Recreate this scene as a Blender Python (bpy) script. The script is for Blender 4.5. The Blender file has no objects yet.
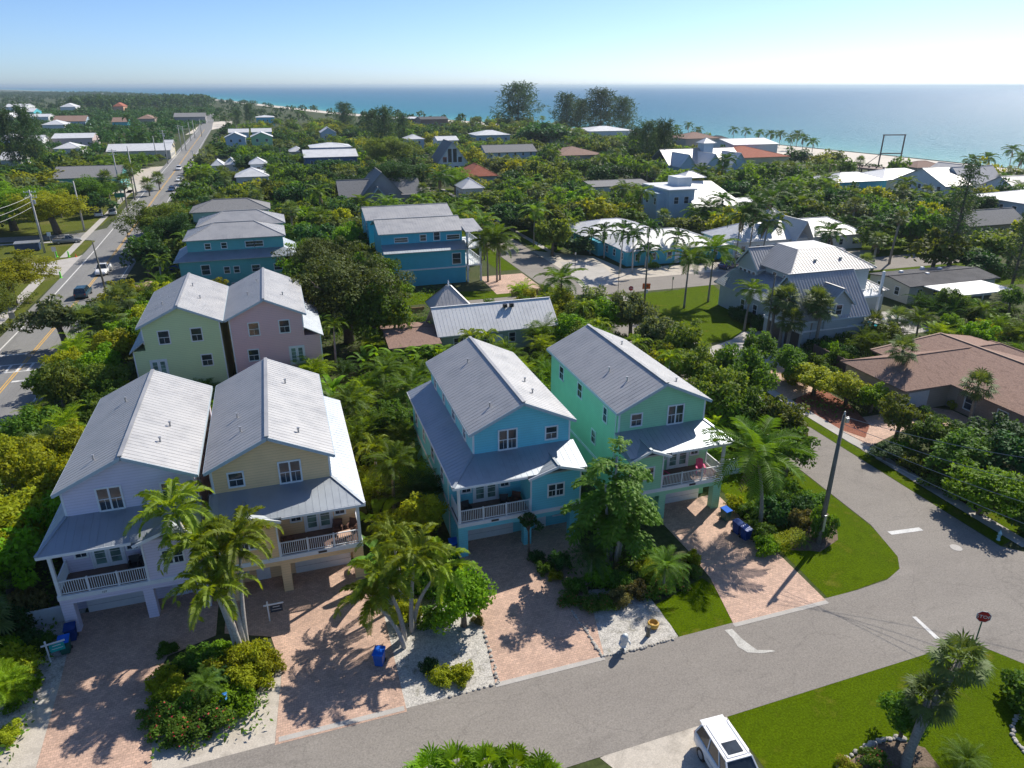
import bpy, math, random
from mathutils import Vector, Matrix, noise
R = math.radians
rnd = random.Random(11)
SC = bpy.context.scene
COL = SC.collection

# ---------------------------------------------------------------- camera geometry (street grid = world axes)
CAM_H = 32.0; FPX = 710.0; PITCH = R(22.8); YAW = R(18.0)
def P(u, v, z=0.0):
    """world point at height z that the photograph shows at pixel (u, v)"""
    x = u - 512; y = -(v - 384)
    a = FPX*math.cos(PITCH) + y*math.sin(PITCH); b = -FPX*math.sin(PITCH) + y*math.cos(PITCH)
    t = (z - CAM_H)/b
    x *= t; a *= t
    return Vector((x*math.cos(YAW) + a*math.sin(YAW), -x*math.sin(YAW) + a*math.cos(YAW), z))
def proj(x, y, z):
    z -= CAM_H
    rx = x*math.cos(YAW) - y*math.sin(YAW); ry = x*math.sin(YAW) + y*math.cos(YAW)
    f = ry*math.cos(PITCH) - z*math.sin(PITCH)
    if f < 0.5: return (-9999, -9999)
    up = ry*math.sin(PITCH) + z*math.cos(PITCH)
    return (512 + FPX*rx/f, 384 - FPX*up/f)

# ---------------------------------------------------------------- materials
MATS = {}
def nt(m):
    m.use_nodes = True; t = m.node_tree; t.nodes.clear(); return t
def N(t, typ, **kw):
    n = t.nodes.new(typ)
    for k, v in kw.items():
        if k.startswith('_'): setattr(n, k[1:], v)
        else: n.inputs[k.replace('~', ' ')].default_value = v
    return n
def L(t, a, ao, b, bi): t.links.new(a.outputs[ao], b.inputs[bi])
def ramp(t, stops):
    n = t.nodes.new('ShaderNodeValToRGB'); e = n.color_ramp.elements
    while len(e) < len(stops): e.new(0.5)
    for i, (p, c) in enumerate(stops):
        e[i].position = p; e[i].color = (*c, 1) if len(c) == 3 else c
    return n
def c4(c): return (c[0], c[1], c[2], 1)
def mul(c, k): return tuple(min(1, x*k) for x in c)
def simple(name, c, rough=0.6, metal=0.0, var=0.12, scale=3.0, bump=0.0, spec=0.5, emit=None):
    """principled with a little noise variation"""
    if name in MATS: return MATS[name]
    m = bpy.data.materials.new(name); t = nt(m)
    o = N(t, 'ShaderNodeOutputMaterial'); p = N(t, 'ShaderNodeBsdfPrincipled')
    p.inputs['Roughness'].default_value = rough; p.inputs['Metallic'].default_value = metal
    p.inputs['Specular IOR Level'].default_value = spec
    g = N(t, 'ShaderNodeNewGeometry'); nz = N(t, 'ShaderNodeTexNoise', Scale=scale, Detail=5.0)
    L(t, g, 'Position', nz, 'Vector')
    r = ramp(t, [(0.3, mul(c, 1-var)), (0.7, mul(c, 1+var))])
    L(t, nz, 'Fac', r, 'Fac'); L(t, r, 'Color', p, 'Base Color')
    if bump:
        n2 = N(t, 'ShaderNodeTexNoise', Scale=scale*12, Detail=3.0); L(t, g, 'Position', n2, 'Vector')
        b = N(t, 'ShaderNodeBump', Strength=bump, Distance=0.02); L(t, n2, 'Fac', b, 'Height'); L(t, b, 'Normal', p, 'Normal')
    L(t, p, 'BSDF', o, 'Surface'); MATS[name] = m; return m
def siding(name, c, pitch=0.2, var=0.08):
    m = bpy.data.materials.new(name); t = nt(m); MATS[name] = m
    o = N(t, 'ShaderNodeOutputMaterial'); p = N(t, 'ShaderNodeBsdfPrincipled', Roughness=0.6)
    g = N(t, 'ShaderNodeNewGeometry'); s = N(t, 'ShaderNodeSeparateXYZ'); L(t, g, 'Position', s, 'Vector')
    d = N(t, 'ShaderNodeMath', _operation='DIVIDE'); d.inputs[1].default_value = pitch; L(t, s, 'Z', d, 0)
    f = N(t, 'ShaderNodeMath', _operation='FRACT'); L(t, d, 0, f, 0)
    gap = ramp(t, [(0.0, (0.72,)*3), (0.10, (0.78,)*3), (0.18, (1,)*3), (1.0, (1,)*3)]); L(t, f, 0, gap, 'Fac')
    nz = N(t, 'ShaderNodeTexNoise', Scale=0.9, Detail=6.0); L(t, g, 'Position', nz, 'Vector')
    r = ramp(t, [(0.25, mul(c, 1-var)), (0.6, c), (0.8, mul(c, 1+var*0.6))]); L(t, nz, 'Fac', r, 'Fac')
    mx = N(t, 'ShaderNodeMix', _data_type='RGBA', _blend_type='MULTIPLY'); mx.inputs[0].default_value = 0.8
    L(t, r, 'Color', mx, 6); L(t, gap, 'Color', mx, 7); L(t, mx, 2, p, 'Base Color')
    b = N(t, 'ShaderNodeBump', Strength=0.6, Distance=0.02); L(t, f, 0, b, 'Height'); b.invert = True
    L(t, b, 'Normal', p, 'Normal'); L(t, p, 'BSDF', o, 'Surface'); return m
def leafmat(name, c, tr=0.38, hue=0.012, val=0.5, gloss=0.25):
    m = bpy.data.materials.new(name); t = nt(m); MATS[name] = m
    o = N(t, 'ShaderNodeOutputMaterial'); g = N(t, 'ShaderNodeNewGeometry'); oi = N(t, 'ShaderNodeObjectInfo')
    hs = N(t, 'ShaderNodeHueSaturation', Color=c4(c))
    a = N(t, 'ShaderNodeMapRange'); a.inputs['To Min'].default_value = 0.5-hue; a.inputs['To Max'].default_value = 0.5+hue*0.6
    L(t, oi, 'Random', a, 'Value'); L(t, a, 'Result', hs, 'Hue')
    ad = N(t, 'ShaderNodeMath', _operation='ADD'); L(t, g, 'Random Per Island', ad, 0); L(t, oi, 'Random', ad, 1)
    b = N(t, 'ShaderNodeMapRange'); b.inputs['From Max'].default_value = 2.0
    b.inputs['To Min'].default_value = 1-val; b.inputs['To Max'].default_value = 1+val
    L(t, ad, 0, b, 'Value'); L(t, b, 'Result', hs, 'Value')
    p = N(t, 'ShaderNodeBsdfPrincipled', Roughness=0.6); p.inputs['Specular IOR Level'].default_value = gloss*0.6
    L(t, hs, 'Color', p, 'Base Color')
    tl = N(t, 'ShaderNodeBsdfTranslucent'); mc = N(t, 'ShaderNodeMix', _data_type='RGBA', _blend_type='MULTIPLY'); mc.inputs[0].default_value = 1
    mc.inputs[7].default_value = (1.9, 1.6, 0.5, 1); L(t, hs, 'Color', mc, 6); L(t, mc, 2, tl, 'Color')
    x = N(t, 'ShaderNodeMixShader'); x.inputs[0].default_value = tr
    L(t, p, 'BSDF', x, 1); L(t, tl, 'BSDF', x, 2); L(t, x, 'Shader', o, 'Surface'); return m
def metalroof(name, c, rough=0.42, metal=0.35):
    m = bpy.data.materials.new(name); t = nt(m); MATS[name] = m
    o = N(t, 'ShaderNodeOutputMaterial'); p = N(t, 'ShaderNodeBsdfPrincipled', Roughness=rough, Metallic=metal)
    g = N(t, 'ShaderNodeNewGeometry')
    mp = N(t, 'ShaderNodeMapping'); mp.inputs['Scale'].default_value = (0.5, 0.5, 0.5); L(t, g, 'Position', mp, 'Vector')
    nz = N(t, 'ShaderNodeTexNoise', Scale=1.2, Detail=8.0, Roughness=0.65); L(t, mp, 'Vector', nz, 'Vector')
    r = ramp(t, [(0.25, mul(c, 0.82)), (0.5, c), (0.75, mul(c, 1.08))]); L(t, nz, 'Fac', r, 'Fac')
    L(t, r, 'Color', p, 'Base Color')
    rr = N(t, 'ShaderNodeMapRange'); rr.inputs['To Min'].default_value = rough-0.1; rr.inputs['To Max'].default_value = rough+0.15
    L(t, nz, 'Fac', rr, 'Value'); L(t, rr, 'Result', p, 'Roughness')
    L(t, p, 'BSDF', o, 'Surface'); return m
def grainy(name, cols, scale, detail=8.0, rough=0.9, fine=30.0, spec=0.15, finek=0.25, bump=0.3, bd=0.02, stretch=(1, 1, 1), crack=0):
    """two-scale noise ground material: cols = ramp of colours"""
    m = bpy.data.materials.new(name); t = nt(m); MATS[name] = m
    o = N(t, 'ShaderNodeOutputMaterial'); p = N(t, 'ShaderNodeBsdfPrincipled', Roughness=rough)
    p.inputs['Specular IOR Level'].default_value = spec
    g = N(t, 'ShaderNodeNewGeometry'); mp = N(t, 'ShaderNodeMapping'); mp.inputs['Scale'].default_value = stretch
    L(t, g, 'Position', mp, 'Vector')
    a = N(t, 'ShaderNodeTexNoise', Scale=scale, Detail=detail, Roughness=0.6); L(t, mp, 'Vector', a, 'Vector')
    b = N(t, 'ShaderNodeTexNoise', Scale=fine, Detail=4.0, Roughness=0.7); L(t, g, 'Position', b, 'Vector')
    n = len(cols); r = ramp(t, [(0.3+0.4*i/(n-1), c) for i, c in enumerate(cols)]); L(t, a, 'Fac', r, 'Fac')
    mr = N(t, 'ShaderNodeMapRange'); mr.inputs['From Min'].default_value = 0.3; mr.inputs['From Max'].default_value = 0.7
    mr.inputs['To Min'].default_value = 1-finek; mr.inputs['To Max'].default_value = 1+finek; L(t, b, 'Fac', mr, 'Value')
    mx = N(t, 'ShaderNodeVectorMath', _operation='SCALE'); L(t, r, 'Color', mx, 0); L(t, mr, 'Result', mx, 'Scale')
    if crack:
        wv = N(t, 'ShaderNodeTexNoise', Scale=1.2, Detail=4.0); L(t, g, 'Position', wv, 'Vector')
        va = N(t, 'ShaderNodeVectorMath', _operation='ADD'); L(t, g, 'Position', va, 0); L(t, wv, 'Color', va, 1)
        vo = N(t, 'ShaderNodeTexVoronoi', _feature='DISTANCE_TO_EDGE', Scale=crack); L(t, va, 'Vector', vo, 'Vector')
        cr_ = ramp(t, [(0.0, (0.87,)*3), (0.005, (0.92,)*3), (0.009, (1,)*3)]); L(t, vo, 'Distance', cr_, 'Fac')
        sp = N(t, 'ShaderNodeTexNoise', Scale=0.9, Detail=10.0, Roughness=0.75); L(t, mp, 'Vector', sp, 'Vector')
        sr = ramp(t, [(0.32, (0.86,)*3), (0.46, (1,)*3), (0.58, (1,)*3), (0.72, (1.12,)*3)]); L(t, sp, 'Fac', sr, 'Fac')
        m1 = N(t, 'ShaderNodeVectorMath', _operation='MULTIPLY'); L(t, mx, 'Vector', m1, 0); L(t, cr_, 'Color', m1, 1)
        mx = N(t, 'ShaderNodeVectorMath', _operation='MULTIPLY'); L(t, m1, 'Vector', mx, 0); L(t, sr, 'Color', mx, 1)
    L(t, mx, 'Vector', p, 'Base Color')
    bp = N(t, 'ShaderNodeBump', Strength=bump, Distance=bd); L(t, b, 'Fac', bp, 'Height'); L(t, bp, 'Normal', p, 'Normal')
    L(t, p, 'BSDF', o, 'Surface'); return m
def paver(name, c1, c2, mortar, sx=4.5):
    m = bpy.data.materials.new(name); t = nt(m); MATS[name] = m
    o = N(t, 'ShaderNodeOutputMaterial'); p = N(t, 'ShaderNodeBsdfPrincipled', Roughness=0.85)
    g = N(t, 'ShaderNodeNewGeometry')
    bk = N(t, 'ShaderNodeTexBrick', Color1=c4(c1), Color2=c4(c2), Mortar=c4(mortar), Scale=sx)
    bk.inputs['Mortar Size'].default_value = 0.035; bk.inputs['Brick Width'].default_value = 1.15; bk.inputs['Row Height'].default_value = 0.75; bk.inputs['Bias'].default_value = -0.1
    L(t, g, 'Position', bk, 'Vector')
    a = N(t, 'ShaderNodeTexNoise', Scale=0.5, Detail=8.0, Roughness=0.7); L(t, g, 'Position', a, 'Vector')
    b = N(t, 'ShaderNodeTexNoise', Scale=14, Detail=4.0); L(t, g, 'Position', b, 'Vector')
    ad = N(t, 'ShaderNodeMath', _operation='ADD'); L(t, a, 'Fac', ad, 0); L(t, b, 'Fac', ad, 1)
    mr = N(t, 'ShaderNodeMapRange'); mr.inputs['From Min'].default_value = 0.7; mr.inputs['From Max'].default_value = 1.3
    mr.inputs['To Min'].default_value = 0.72; mr.inputs['To Max'].default_value = 1.25; L(t, ad, 0, mr, 'Value')
    mx = N(t, 'ShaderNodeVectorMath', _operation='SCALE'); L(t, bk, 'Color', mx, 0); L(t, mr, 'Result', mx, 'Scale')
    L(t, mx, 'Vector', p, 'Base Color')
    bp = N(t, 'ShaderNodeBump', Strength=0.5, Distance=0.01); L(t, bk, 'Fac', bp, 'Height'); bp.invert = True; L(t, bp, 'Normal', p, 'Normal')
    L(t, p, 'BSDF', o, 'Surface'); return m
def glassmat(name, c=(0.02, 0.03, 0.04), rough=0.08, spec=0.8):
    m = bpy.data.materials.new(name); t = nt(m); MATS[name] = m
    o = N(t, 'ShaderNodeOutputMaterial'); p = N(t, 'ShaderNodeBsdfPrincipled', Roughness=rough); p.inputs['Specular IOR Level'].default_value = spec
    g = N(t, 'ShaderNodeNewGeometry'); nz = N(t, 'ShaderNodeTexNoise', Scale=1.3, Detail=2.0); L(t, g, 'Position', nz, 'Vector')
    r = ramp(t, [(0.4, c), (0.7, mul(c, 2.2))]); L(t, nz, 'Fac', r, 'Fac'); L(t, r, 'Color', p, 'Base Color')
    L(t, p, 'BSDF', o, 'Surface'); return m

M = {}
M['white'] = simple('white_trim_paint', (0.74, 0.76, 0.78), 0.5, var=0.05)
M['roof'] = metalroof('galvanised_roof_metal', (0.405, 0.405, 0.405), 0.48, 0.35)
M['porchmetal'] = metalroof('porch_roof_metal', (0.40, 0.44, 0.48), 0.58, 0.90)
M['roofwhite'] = metalroof('white_roof_metal', (0.62, 0.63, 0.64), 0.5, 0.0)
M['shingle'] = grainy('grey_shingle', [(0.17, 0.17, 0.17), (0.25, 0.25, 0.25), (0.20, 0.2, 0.2)], 1.5, fine=9, stretch=(1, 4, 1))
M['shinglebrown'] = grainy('brown_shingle', [(0.20, 0.13, 0.105), (0.29, 0.195, 0.155), (0.24, 0.16, 0.13)], 0.8, fine=7, finek=0.3, stretch=(3, 1, 1))
M['darkroof'] = grainy('dark_flat_roof', [(0.07, 0.07, 0.075), (0.12, 0.12, 0.125)], 0.4, fine=6)
M['redtile'] = grainy('red_tile', [(0.30, 0.10, 0.06), (0.38, 0.14, 0.09)], 0.8, fine=6)
M['glass'] = glassmat('window_glass')
M['doorglass'] = glassmat('curtained_door_glass', (0.10, 0.16, 0.14), 0.12, 0.6)
M['railing'] = simple('railing_white', (0.72, 0.74, 0.76), 0.5, var=0.03)
M['garage'] = simple('garage_door_paint', (0.66, 0.66, 0.66), 0.5, var=0.04)
M['seal'] = simple('dark_seal', (0.02, 0.02, 0.02), 0.8)
M['deck'] = simple('deck_boards', (0.16, 0.10, 0.08), 0.8)
M['bark'] = grainy('bark', [(0.10, 0.08, 0.06), (0.19, 0.16, 0.125)], 3.0, fine=14, bump=0.6)
M['palmbark'] = grainy('palm_bark', [(0.20, 0.18, 0.15), (0.32, 0.29, 0.25)], 3.0, fine=12, bump=0.5, stretch=(1, 1, 6))
M['palmpale'] = grainy('pale_palm_bark', [(0.34, 0.32, 0.30), (0.46, 0.44, 0.41)], 2.0, fine=12, bump=0.3, stretch=(1, 1, 6))
M['shaft'] = simple('green_crownshaft', (0.14, 0.22, 0.04), 0.5)
M['deadfrond'] = simple('dead_frond', (0.23, 0.16, 0.08), 0.8, var=0.3)
M['woodpole'] = grainy('weathered_pole', [(0.13, 0.125, 0.10), (0.20, 0.19, 0.16)], 2, fine=10, stretch=(4, 4, 0.4))
M['concpole'] = grainy('concrete_pole', [(0.40, 0.40, 0.38), (0.50, 0.49, 0.47)], 2, fine=12)
M['galv'] = simple('galvanised', (0.45, 0.46, 0.47), 0.4, 0.6)
M['black'] = simple('black_plastic', (0.015, 0.015, 0.015), 0.5)
M['wire'] = simple('wire_grey', (0.30, 0.31, 0.32), 0.5, 0.3)
LEAF = {
 'bright': leafmat('leaf_bright', (0.144, 0.286, 0.011)),
 'yellow': leafmat('leaf_yellow', (0.259, 0.308, 0.015)),
 'mid': leafmat('leaf_mid', (0.085, 0.179, 0.020)),
 'dark': leafmat('leaf_dark', (0.041, 0.112, 0.026), tr=0.28),
 'olive': leafmat('leaf_olive', (0.120, 0.176, 0.026)),
 'grey': leafmat('leaf_grey', (0.139, 0.193, 0.082)),
 'brown': leafmat('leaf_brown', (0.157, 0.153, 0.052)),
 'pine': leafmat('leaf_pine', (0.054, 0.109, 0.038), tr=0.2),
 'palm': leafmat('leaf_palm', (0.102, 0.193, 0.019), tr=0.35, gloss=0.45),
 'oak': leafmat('leaf_oak', (0.069, 0.092, 0.020), tr=.25),
 'palmr': leafmat('leaf_palm_arching', (0.185, 0.274, 0.020), tr=0.4, gloss=0.45),
 'palmy': leafmat('leaf_palm_yellow', (0.198, 0.308, 0.015), tr=0.4, gloss=0.45),
 'palmd': leafmat('leaf_palm_dark', (0.048, 0.116, 0.024), tr=0.3, gloss=0.45),
 'fan': leafmat('leaf_fan', (0.108, 0.166, 0.047), tr=0.3, gloss=0.45),
}
M['flower'] = simple('red_flower', (0.50, 0.04, 0.05), 0.6, var=0.3)
M['flowero'] = simple('orange_flower', (0.60, 0.16, 0.04), 0.6, var=0.3)

# ---------------------------------------------------------------- mesh builder
class MB:
    def __init__(s): s.v = []; s.f = []; s.m = []; s.cur = 0
    def face(s, pts):
        b = len(s.v); s.v.extend([tuple(p) for p in pts]); s.f.append(tuple(range(b, b+len(pts)))); s.m.append(s.cur)
    def box(s, x0, x1, y0, y1, z0, z1):
        if x0 > x1: x0, x1 = x1, x0
        if y0 > y1: y0, y1 = y1, y0
        b = len(s.v)
        s.v += [(x0,y0,z0),(x1,y0,z0),(x1,y1,z0),(x0,y1,z0),(x0,y0,z1),(x1,y0,z1),(x1,y1,z1),(x0,y1,z1)]
        for q in ((0,3,2,1),(4,5,6,7),(0,1,5,4),(1,2,6,5),(2,3,7,6),(3,0,4,7)):
            s.f.append(tuple(b+i for i in q)); s.m.append(s.cur)
    def beam(s, a, b, w, h, up=(0,0,1)):
        a = Vector(a); b = Vector(b); d = (b-a).normalized(); up = Vector(up)
        sd = d.cross(up)
        if sd.length < 1e-4: sd = Vector((1,0,0))
        sd.normalize(); u2 = sd.cross(d).normalized(); k = len(s.v)
        for p in (a, b):
            for i, j in ((-1,-1),(1,-1),(1,1),(-1,1)): s.v.append(tuple(p+sd*(i*w/2)+u2*(j*h/2)))
        for q in ((3,2,1,0),(4,5,6,7),(0,1,5,4),(1,2,6,5),(2,3,7,6),(3,0,4,7)):
            s.f.append(tuple(k+i for i in q)); s.m.append(s.cur)
    def prism(s, poly, z0, z1):
        n = len(poly); b = len(s.v)
        ar = sum(poly[i][0]*poly[(i+1)%n][1]-poly[(i+1)%n][0]*poly[i][1] for i in range(n))
        if ar < 0: poly = poly[::-1]
        s.v += [(p[0],p[1],z0) for p in poly]+[(p[0],p[1],z1) for p in poly]
        s.f.append(tuple(b+i for i in range(n))[::-1]); s.m.append(s.cur)
        s.f.append(tuple(b+n+i for i in range(n))); s.m.append(s.cur)
        for i in range(n):
            j = (i+1)%n; s.f.append((b+i,b+j,b+n+j,b+n+i)); s.m.append(s.cur)
    def slab(s, pts, t):
        """closed plate: top face pts (ccw from above), thickness t downwards"""
        n = len(pts); b = len(s.v)
        s.v += [tuple(p) for p in pts]+[(p[0],p[1],p[2]-t) for p in pts]
        s.f.append(tuple(b+i for i in range(n))); s.m.append(s.cur)
        s.f.append(tuple(b+n+i for i in range(n))[::-1]); s.m.append(s.cur)
        for i in range(n):
            j = (i+1)%n; s.f.append((b+j,b+i,b+n+i,b+n+j)); s.m.append(s.cur)
    def tube(s, path, rad, n=8, cap=True):
        path = [Vector(p) for p in path]; b = len(s.v); k = len(path)
        if not hasattr(rad, '__len__'): rad = [rad]*k
        for i, p in enumerate(path):
            d = (path[min(i+1,k-1)]-path[max(i-1,0)]).normalized()
            a = d.cross(Vector((0,0,1)))
            if a.length < 1e-3: a = Vector((1,0,0))
            a.normalize(); c = d.cross(a)
            for j in range(n):
                th = 2*math.pi*j/n; s.v.append(tuple(p+(a*math.cos(th)+c*math.sin(th))*rad[i]))
        for i in range(k-1):
            for j in range(n):
                j2 = (j+1)%n; s.f.append((b+i*n+j,b+i*n+j2,b+(i+1)*n+j2,b+(i+1)*n+j)); s.m.append(s.cur)
        if cap:
            s.f.append(tuple(b+j for j in range(n))[::-1]); s.m.append(s.cur)
            s.f.append(tuple(b+(k-1)*n+j for j in range(n))); s.m.append(s.cur)
    def lathe(s, prof, n=12, c=(0,0,0)):
        b = len(s.v); k = len(prof)
        for r, z in prof:
            for j in range(n):
                th = 2*math.pi*j/n; s.v.append((c[0]+r*math.cos(th), c[1]+r*math.sin(th), c[2]+z))
        for i in range(k-1):
            for j in range(n):
                j2 = (j+1)%n; s.f.append((b+i*n+j,b+i*n+j2,b+(i+1)*n+j2,b+(i+1)*n+j)); s.m.append(s.cur)
        s.f.append(tuple(b+j for j in range(n))[::-1]); s.m.append(s.cur)
        s.f.append(tuple(b+(k-1)*n+j for j in range(n))); s.m.append(s.cur)
    def mesh(s, name, mats, smooth=False):
        me = bpy.data.meshes.new(name); me.from_pydata(s.v, [], s.f)
        for m in mats: me.materials.append(m)
        me.polygons.foreach_set('material_index', s.m)
        if smooth: me.polygons.foreach_set('use_smooth', [True]*len(s.f))
        me.update(); return me
    def build(s, name, mats, parent=None, smooth=False, loc=None, rz=0.0):
        if not isinstance(mats, (list, tuple)): mats = [mats]
        o = bpy.data.objects.new(name, s.mesh(name, mats, smooth)); COL.objects.link(o)
        if parent: o.parent = parent
        if loc is not None: o.location = loc
        o.rotation_euler.z = rz
        return o
def bevel(o, w=0.02, seg=2):
    m = o.modifiers.new('bevel', 'BEVEL'); m.width = w; m.segments = seg; m.limit_method = 'ANGLE'; m.angle_limit = R(40); return o
def tag(o, label=None, cat=None, group=None, kind=None):
    if label: o['label'] = label
    if cat: o['category'] = cat
    if group: o['group'] = group
    if kind: o['kind'] = kind
    return o
def empty(name, loc=(0,0,0), rz=0.0, label=None, cat=None, group=None):
    o = bpy.data.objects.new(name, None); COL.objects.link(o); o.location = loc; o.rotation_euler.z = rz
    o.empty_display_size = 0.2
    return tag(o, label, cat, group)
def copy_tree(o, parent=None):
    c = o.copy(); COL.objects.link(c); c.parent = parent
    for ch in list(o.children): copy_tree(ch, c)
    return c

SEAM = [-0.004]
def panel(mb, pts, t=0.12, seam=0.45, ridge=None, ms=None):
    """roof plane; pts[0]->pts[1] is the eave; real standing seams run up the slope"""
    pts = [Vector(p) for p in pts]
    n = (pts[1]-pts[0]).cross(pts[2]-pts[0]).normalized()
    if n.z < 0: pts = [pts[1], pts[0]]+pts[:1:-1]; n = -n
    mb.slab(pts, t)
    if not seam: return
    A = pts[0]; e = (pts[1]-A).normalized(); n = (pts[1]-A).cross(pts[2]-A).normalized(); s = n.cross(e)
    q = [((p-A).dot(e), (p-A).dot(s)) for p in pts]
    lo = min(a for a, b in q); hi = max(a for a, b in q); k = max(1, int((hi-lo)/seam)); off = ((hi-lo)-k*seam)/2
    old = mb.cur
    if ms is not None: mb.cur = ms
    for i in range(k+1):
        x = lo+off+i*seam; ys = []
        for j in range(len(q)):
            (x0, y0), (x1, y1) = q[j], q[(j+1)%len(q)]
            if (x0-x)*(x1-x) < 0: ys.append(y0+(y1-y0)*(x-x0)/(x1-x0))
        if len(ys) >= 2 and max(ys)-min(ys) > 0.15:
            mb.beam(A+e*x+s*min(ys)+n*SEAM[0], A+e*x+s*max(ys)+n*SEAM[0], 0.03+max(0, SEAM[0]), 0.035, up=n)
    mb.cur = old
# ---------------------------------------------------------------- world, sun, camera
wd = bpy.data.worlds.new('World'); SC.world = wd; wd.use_nodes = True; t = wd.node_tree; t.nodes.clear()
SUN_EL, SUN_AZ = 41.5, 57.0        # azimuth clockwise from +Y
sky = N(t, 'ShaderNodeTexSky', _sky_type='NISHITA'); sky.sun_disc = False
sky.sun_elevation = R(SUN_EL); sky.sun_rotation = R(SUN_AZ); sky.air_density = 0.62; sky.dust_density = 0.5; sky.ozone_density = 7.0; sky.altitude = 0
bg = N(t, 'ShaderNodeBackground', Strength=0.095); ow = N(t, 'ShaderNodeOutputWorld'); L(t, sky, 'Color', bg, 'Color'); L(t, bg, 'Background', ow, 'Surface')
ld = bpy.data.lights.new('sun', 'SUN'); ld.energy = 3.8; ld.angle = R(0.5); ld.color = (1.0, 0.925, 0.81)
lo = bpy.data.objects.new('sun', ld); COL.objects.link(lo); lo.rotation_euler = (R(90-SUN_EL), 0, R(180-SUN_AZ)); lo.location = (60, 60, 90)
# direction check: light must travel from the sun's azimuth
d = Vector((0, 0, -1)); d.rotate(lo.rotation_euler); want = -Vector((math.sin(R(SUN_AZ))*math.cos(R(SUN_EL)), math.cos(R(SUN_AZ))*math.cos(R(SUN_EL)), math.sin(R(SUN_EL))))
if (d-want).length > 0.01: lo.rotation_euler = want.to_track_quat('-Z', 'Y').to_euler()
cd_ = bpy.data.cameras.new('camera'); cam = bpy.data.objects.new('camera', cd_); COL.objects.link(cam); SC.camera = cam
cd_.sensor_width = 36; cd_.lens = 36*FPX/1024; cd_.clip_end = 80000; cd_.clip_start = 0.5
cam.location = (0, 0, CAM_H); cam.rotation_euler = (R(90)-PITCH, 0, -YAW)
SC.view_settings.view_transform = 'Standard'; SC.view_settings.look = 'None'; SC.view_settings.gamma = 1; SC.view_settings.exposure = 0.72
SC.cycles.max_bounces = 8; SC.cycles.transparent_max_bounces = 6; SC.cycles.diffuse_bounces = 5; SC.cycles.use_denoising = True
SC.cycles.volume_bounces = 0; SC.cycles.use_adaptive_sampling = True; SC.cycles.adaptive_threshold = 0.015

# ---------------------------------------------------------------- ground, roads, beach, sea
M['land'] = grainy('undergrowth_soil', [(0.035,0.052,0.014), (0.065,0.075,0.03), (0.05,0.07,0.018), (0.10,0.095,0.055)], 0.12, fine=2.5, finek=0.4)
M['lawn'] = grainy('lawn_grass', [(0.052,0.088,0.001), (0.074,0.118,0.001), (0.062,0.102,0.001), (0.120,0.130,0.012)], 0.55, fine=9, spec=0.03, finek=0.42, bump=0.9, bd=0.05)
M['lawn2'] = grainy('park_grass', [(0.075,0.09,0.008), (0.09,0.11,0.008), (0.15,0.13,0.05)], 0.12, fine=4, finek=0.4, bump=0.6, bd=0.05)
M['asphalt'] = grainy('street_asphalt', [(0.225,0.208,0.187), (0.262,0.242,0.217), (0.24,0.221,0.199), (0.285,0.262,0.235)], 0.13, fine=10, finek=0.24, crack=0.16, bump=0.3, stretch=(0.5,1.2,1))
M['asphalt2'] = grainy('road_asphalt', [(0.19,0.19,0.19), (0.235,0.235,0.23), (0.21,0.21,0.208)], 0.2, fine=8, finek=0.2, crack=0.15, stretch=(1.6,0.15,1))
M['shoulder'] = grainy('sandy_shoulder', [(0.42,0.38,0.32), (0.52,0.475,0.41), (0.34,0.31,0.265)], 0.7, fine=12, finek=0.18)
M['conc'] = grainy('sidewalk_concrete', [(0.40,0.38,0.35), (0.48,0.46,0.43)], 0.5, fine=10, finek=0.1)
M['paver'] = paver('pink_pavers', (0.57,0.385,0.29), (0.43,0.295,0.23), (0.30,0.22,0.17))
M['shell'] = grainy('white_shell_gravel', [(0.34,0.33,0.30), (0.52,0.50,0.46), (0.42,0.405,0.375), (0.26,0.25,0.20)], 1.5, fine=9, finek=0.45, bump=0.8, bd=0.04)
M['mulch'] = grainy('red_mulch', [(0.20,0.075,0.045), (0.30,0.12,0.08)], 1.5, fine=9, finek=0.4, bump=0.8, bd=0.04)
M['mulchb'] = grainy('brown_mulch', [(0.13,0.095,0.07), (0.21,0.16,0.12)], 1.5, fine=9, finek=0.4, bump=0.8, bd=0.04)
M['sand'] = grainy('beach_sand', [(0.55,0.50,0.43), (0.66,0.61,0.53)], 0.03, fine=0.8, finek=0.1)
M['mark'] = grainy('road_paint_white', [(0.55,0.55,0.54), (0.72,0.72,0.70)], 1.2, fine=9, finek=0.15)
M['marky'] = grainy('road_paint_yellow', [(0.55,0.33,0.08), (0.66,0.40,0.10)], 0.6, fine=9, finek=0.15)
M['patch'] = grainy('pale_patch', [(0.42,0.41,0.38), (0.55,0.54,0.50)], 1.5, fine=12, finek=0.2)
Z = [0.0]
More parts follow.
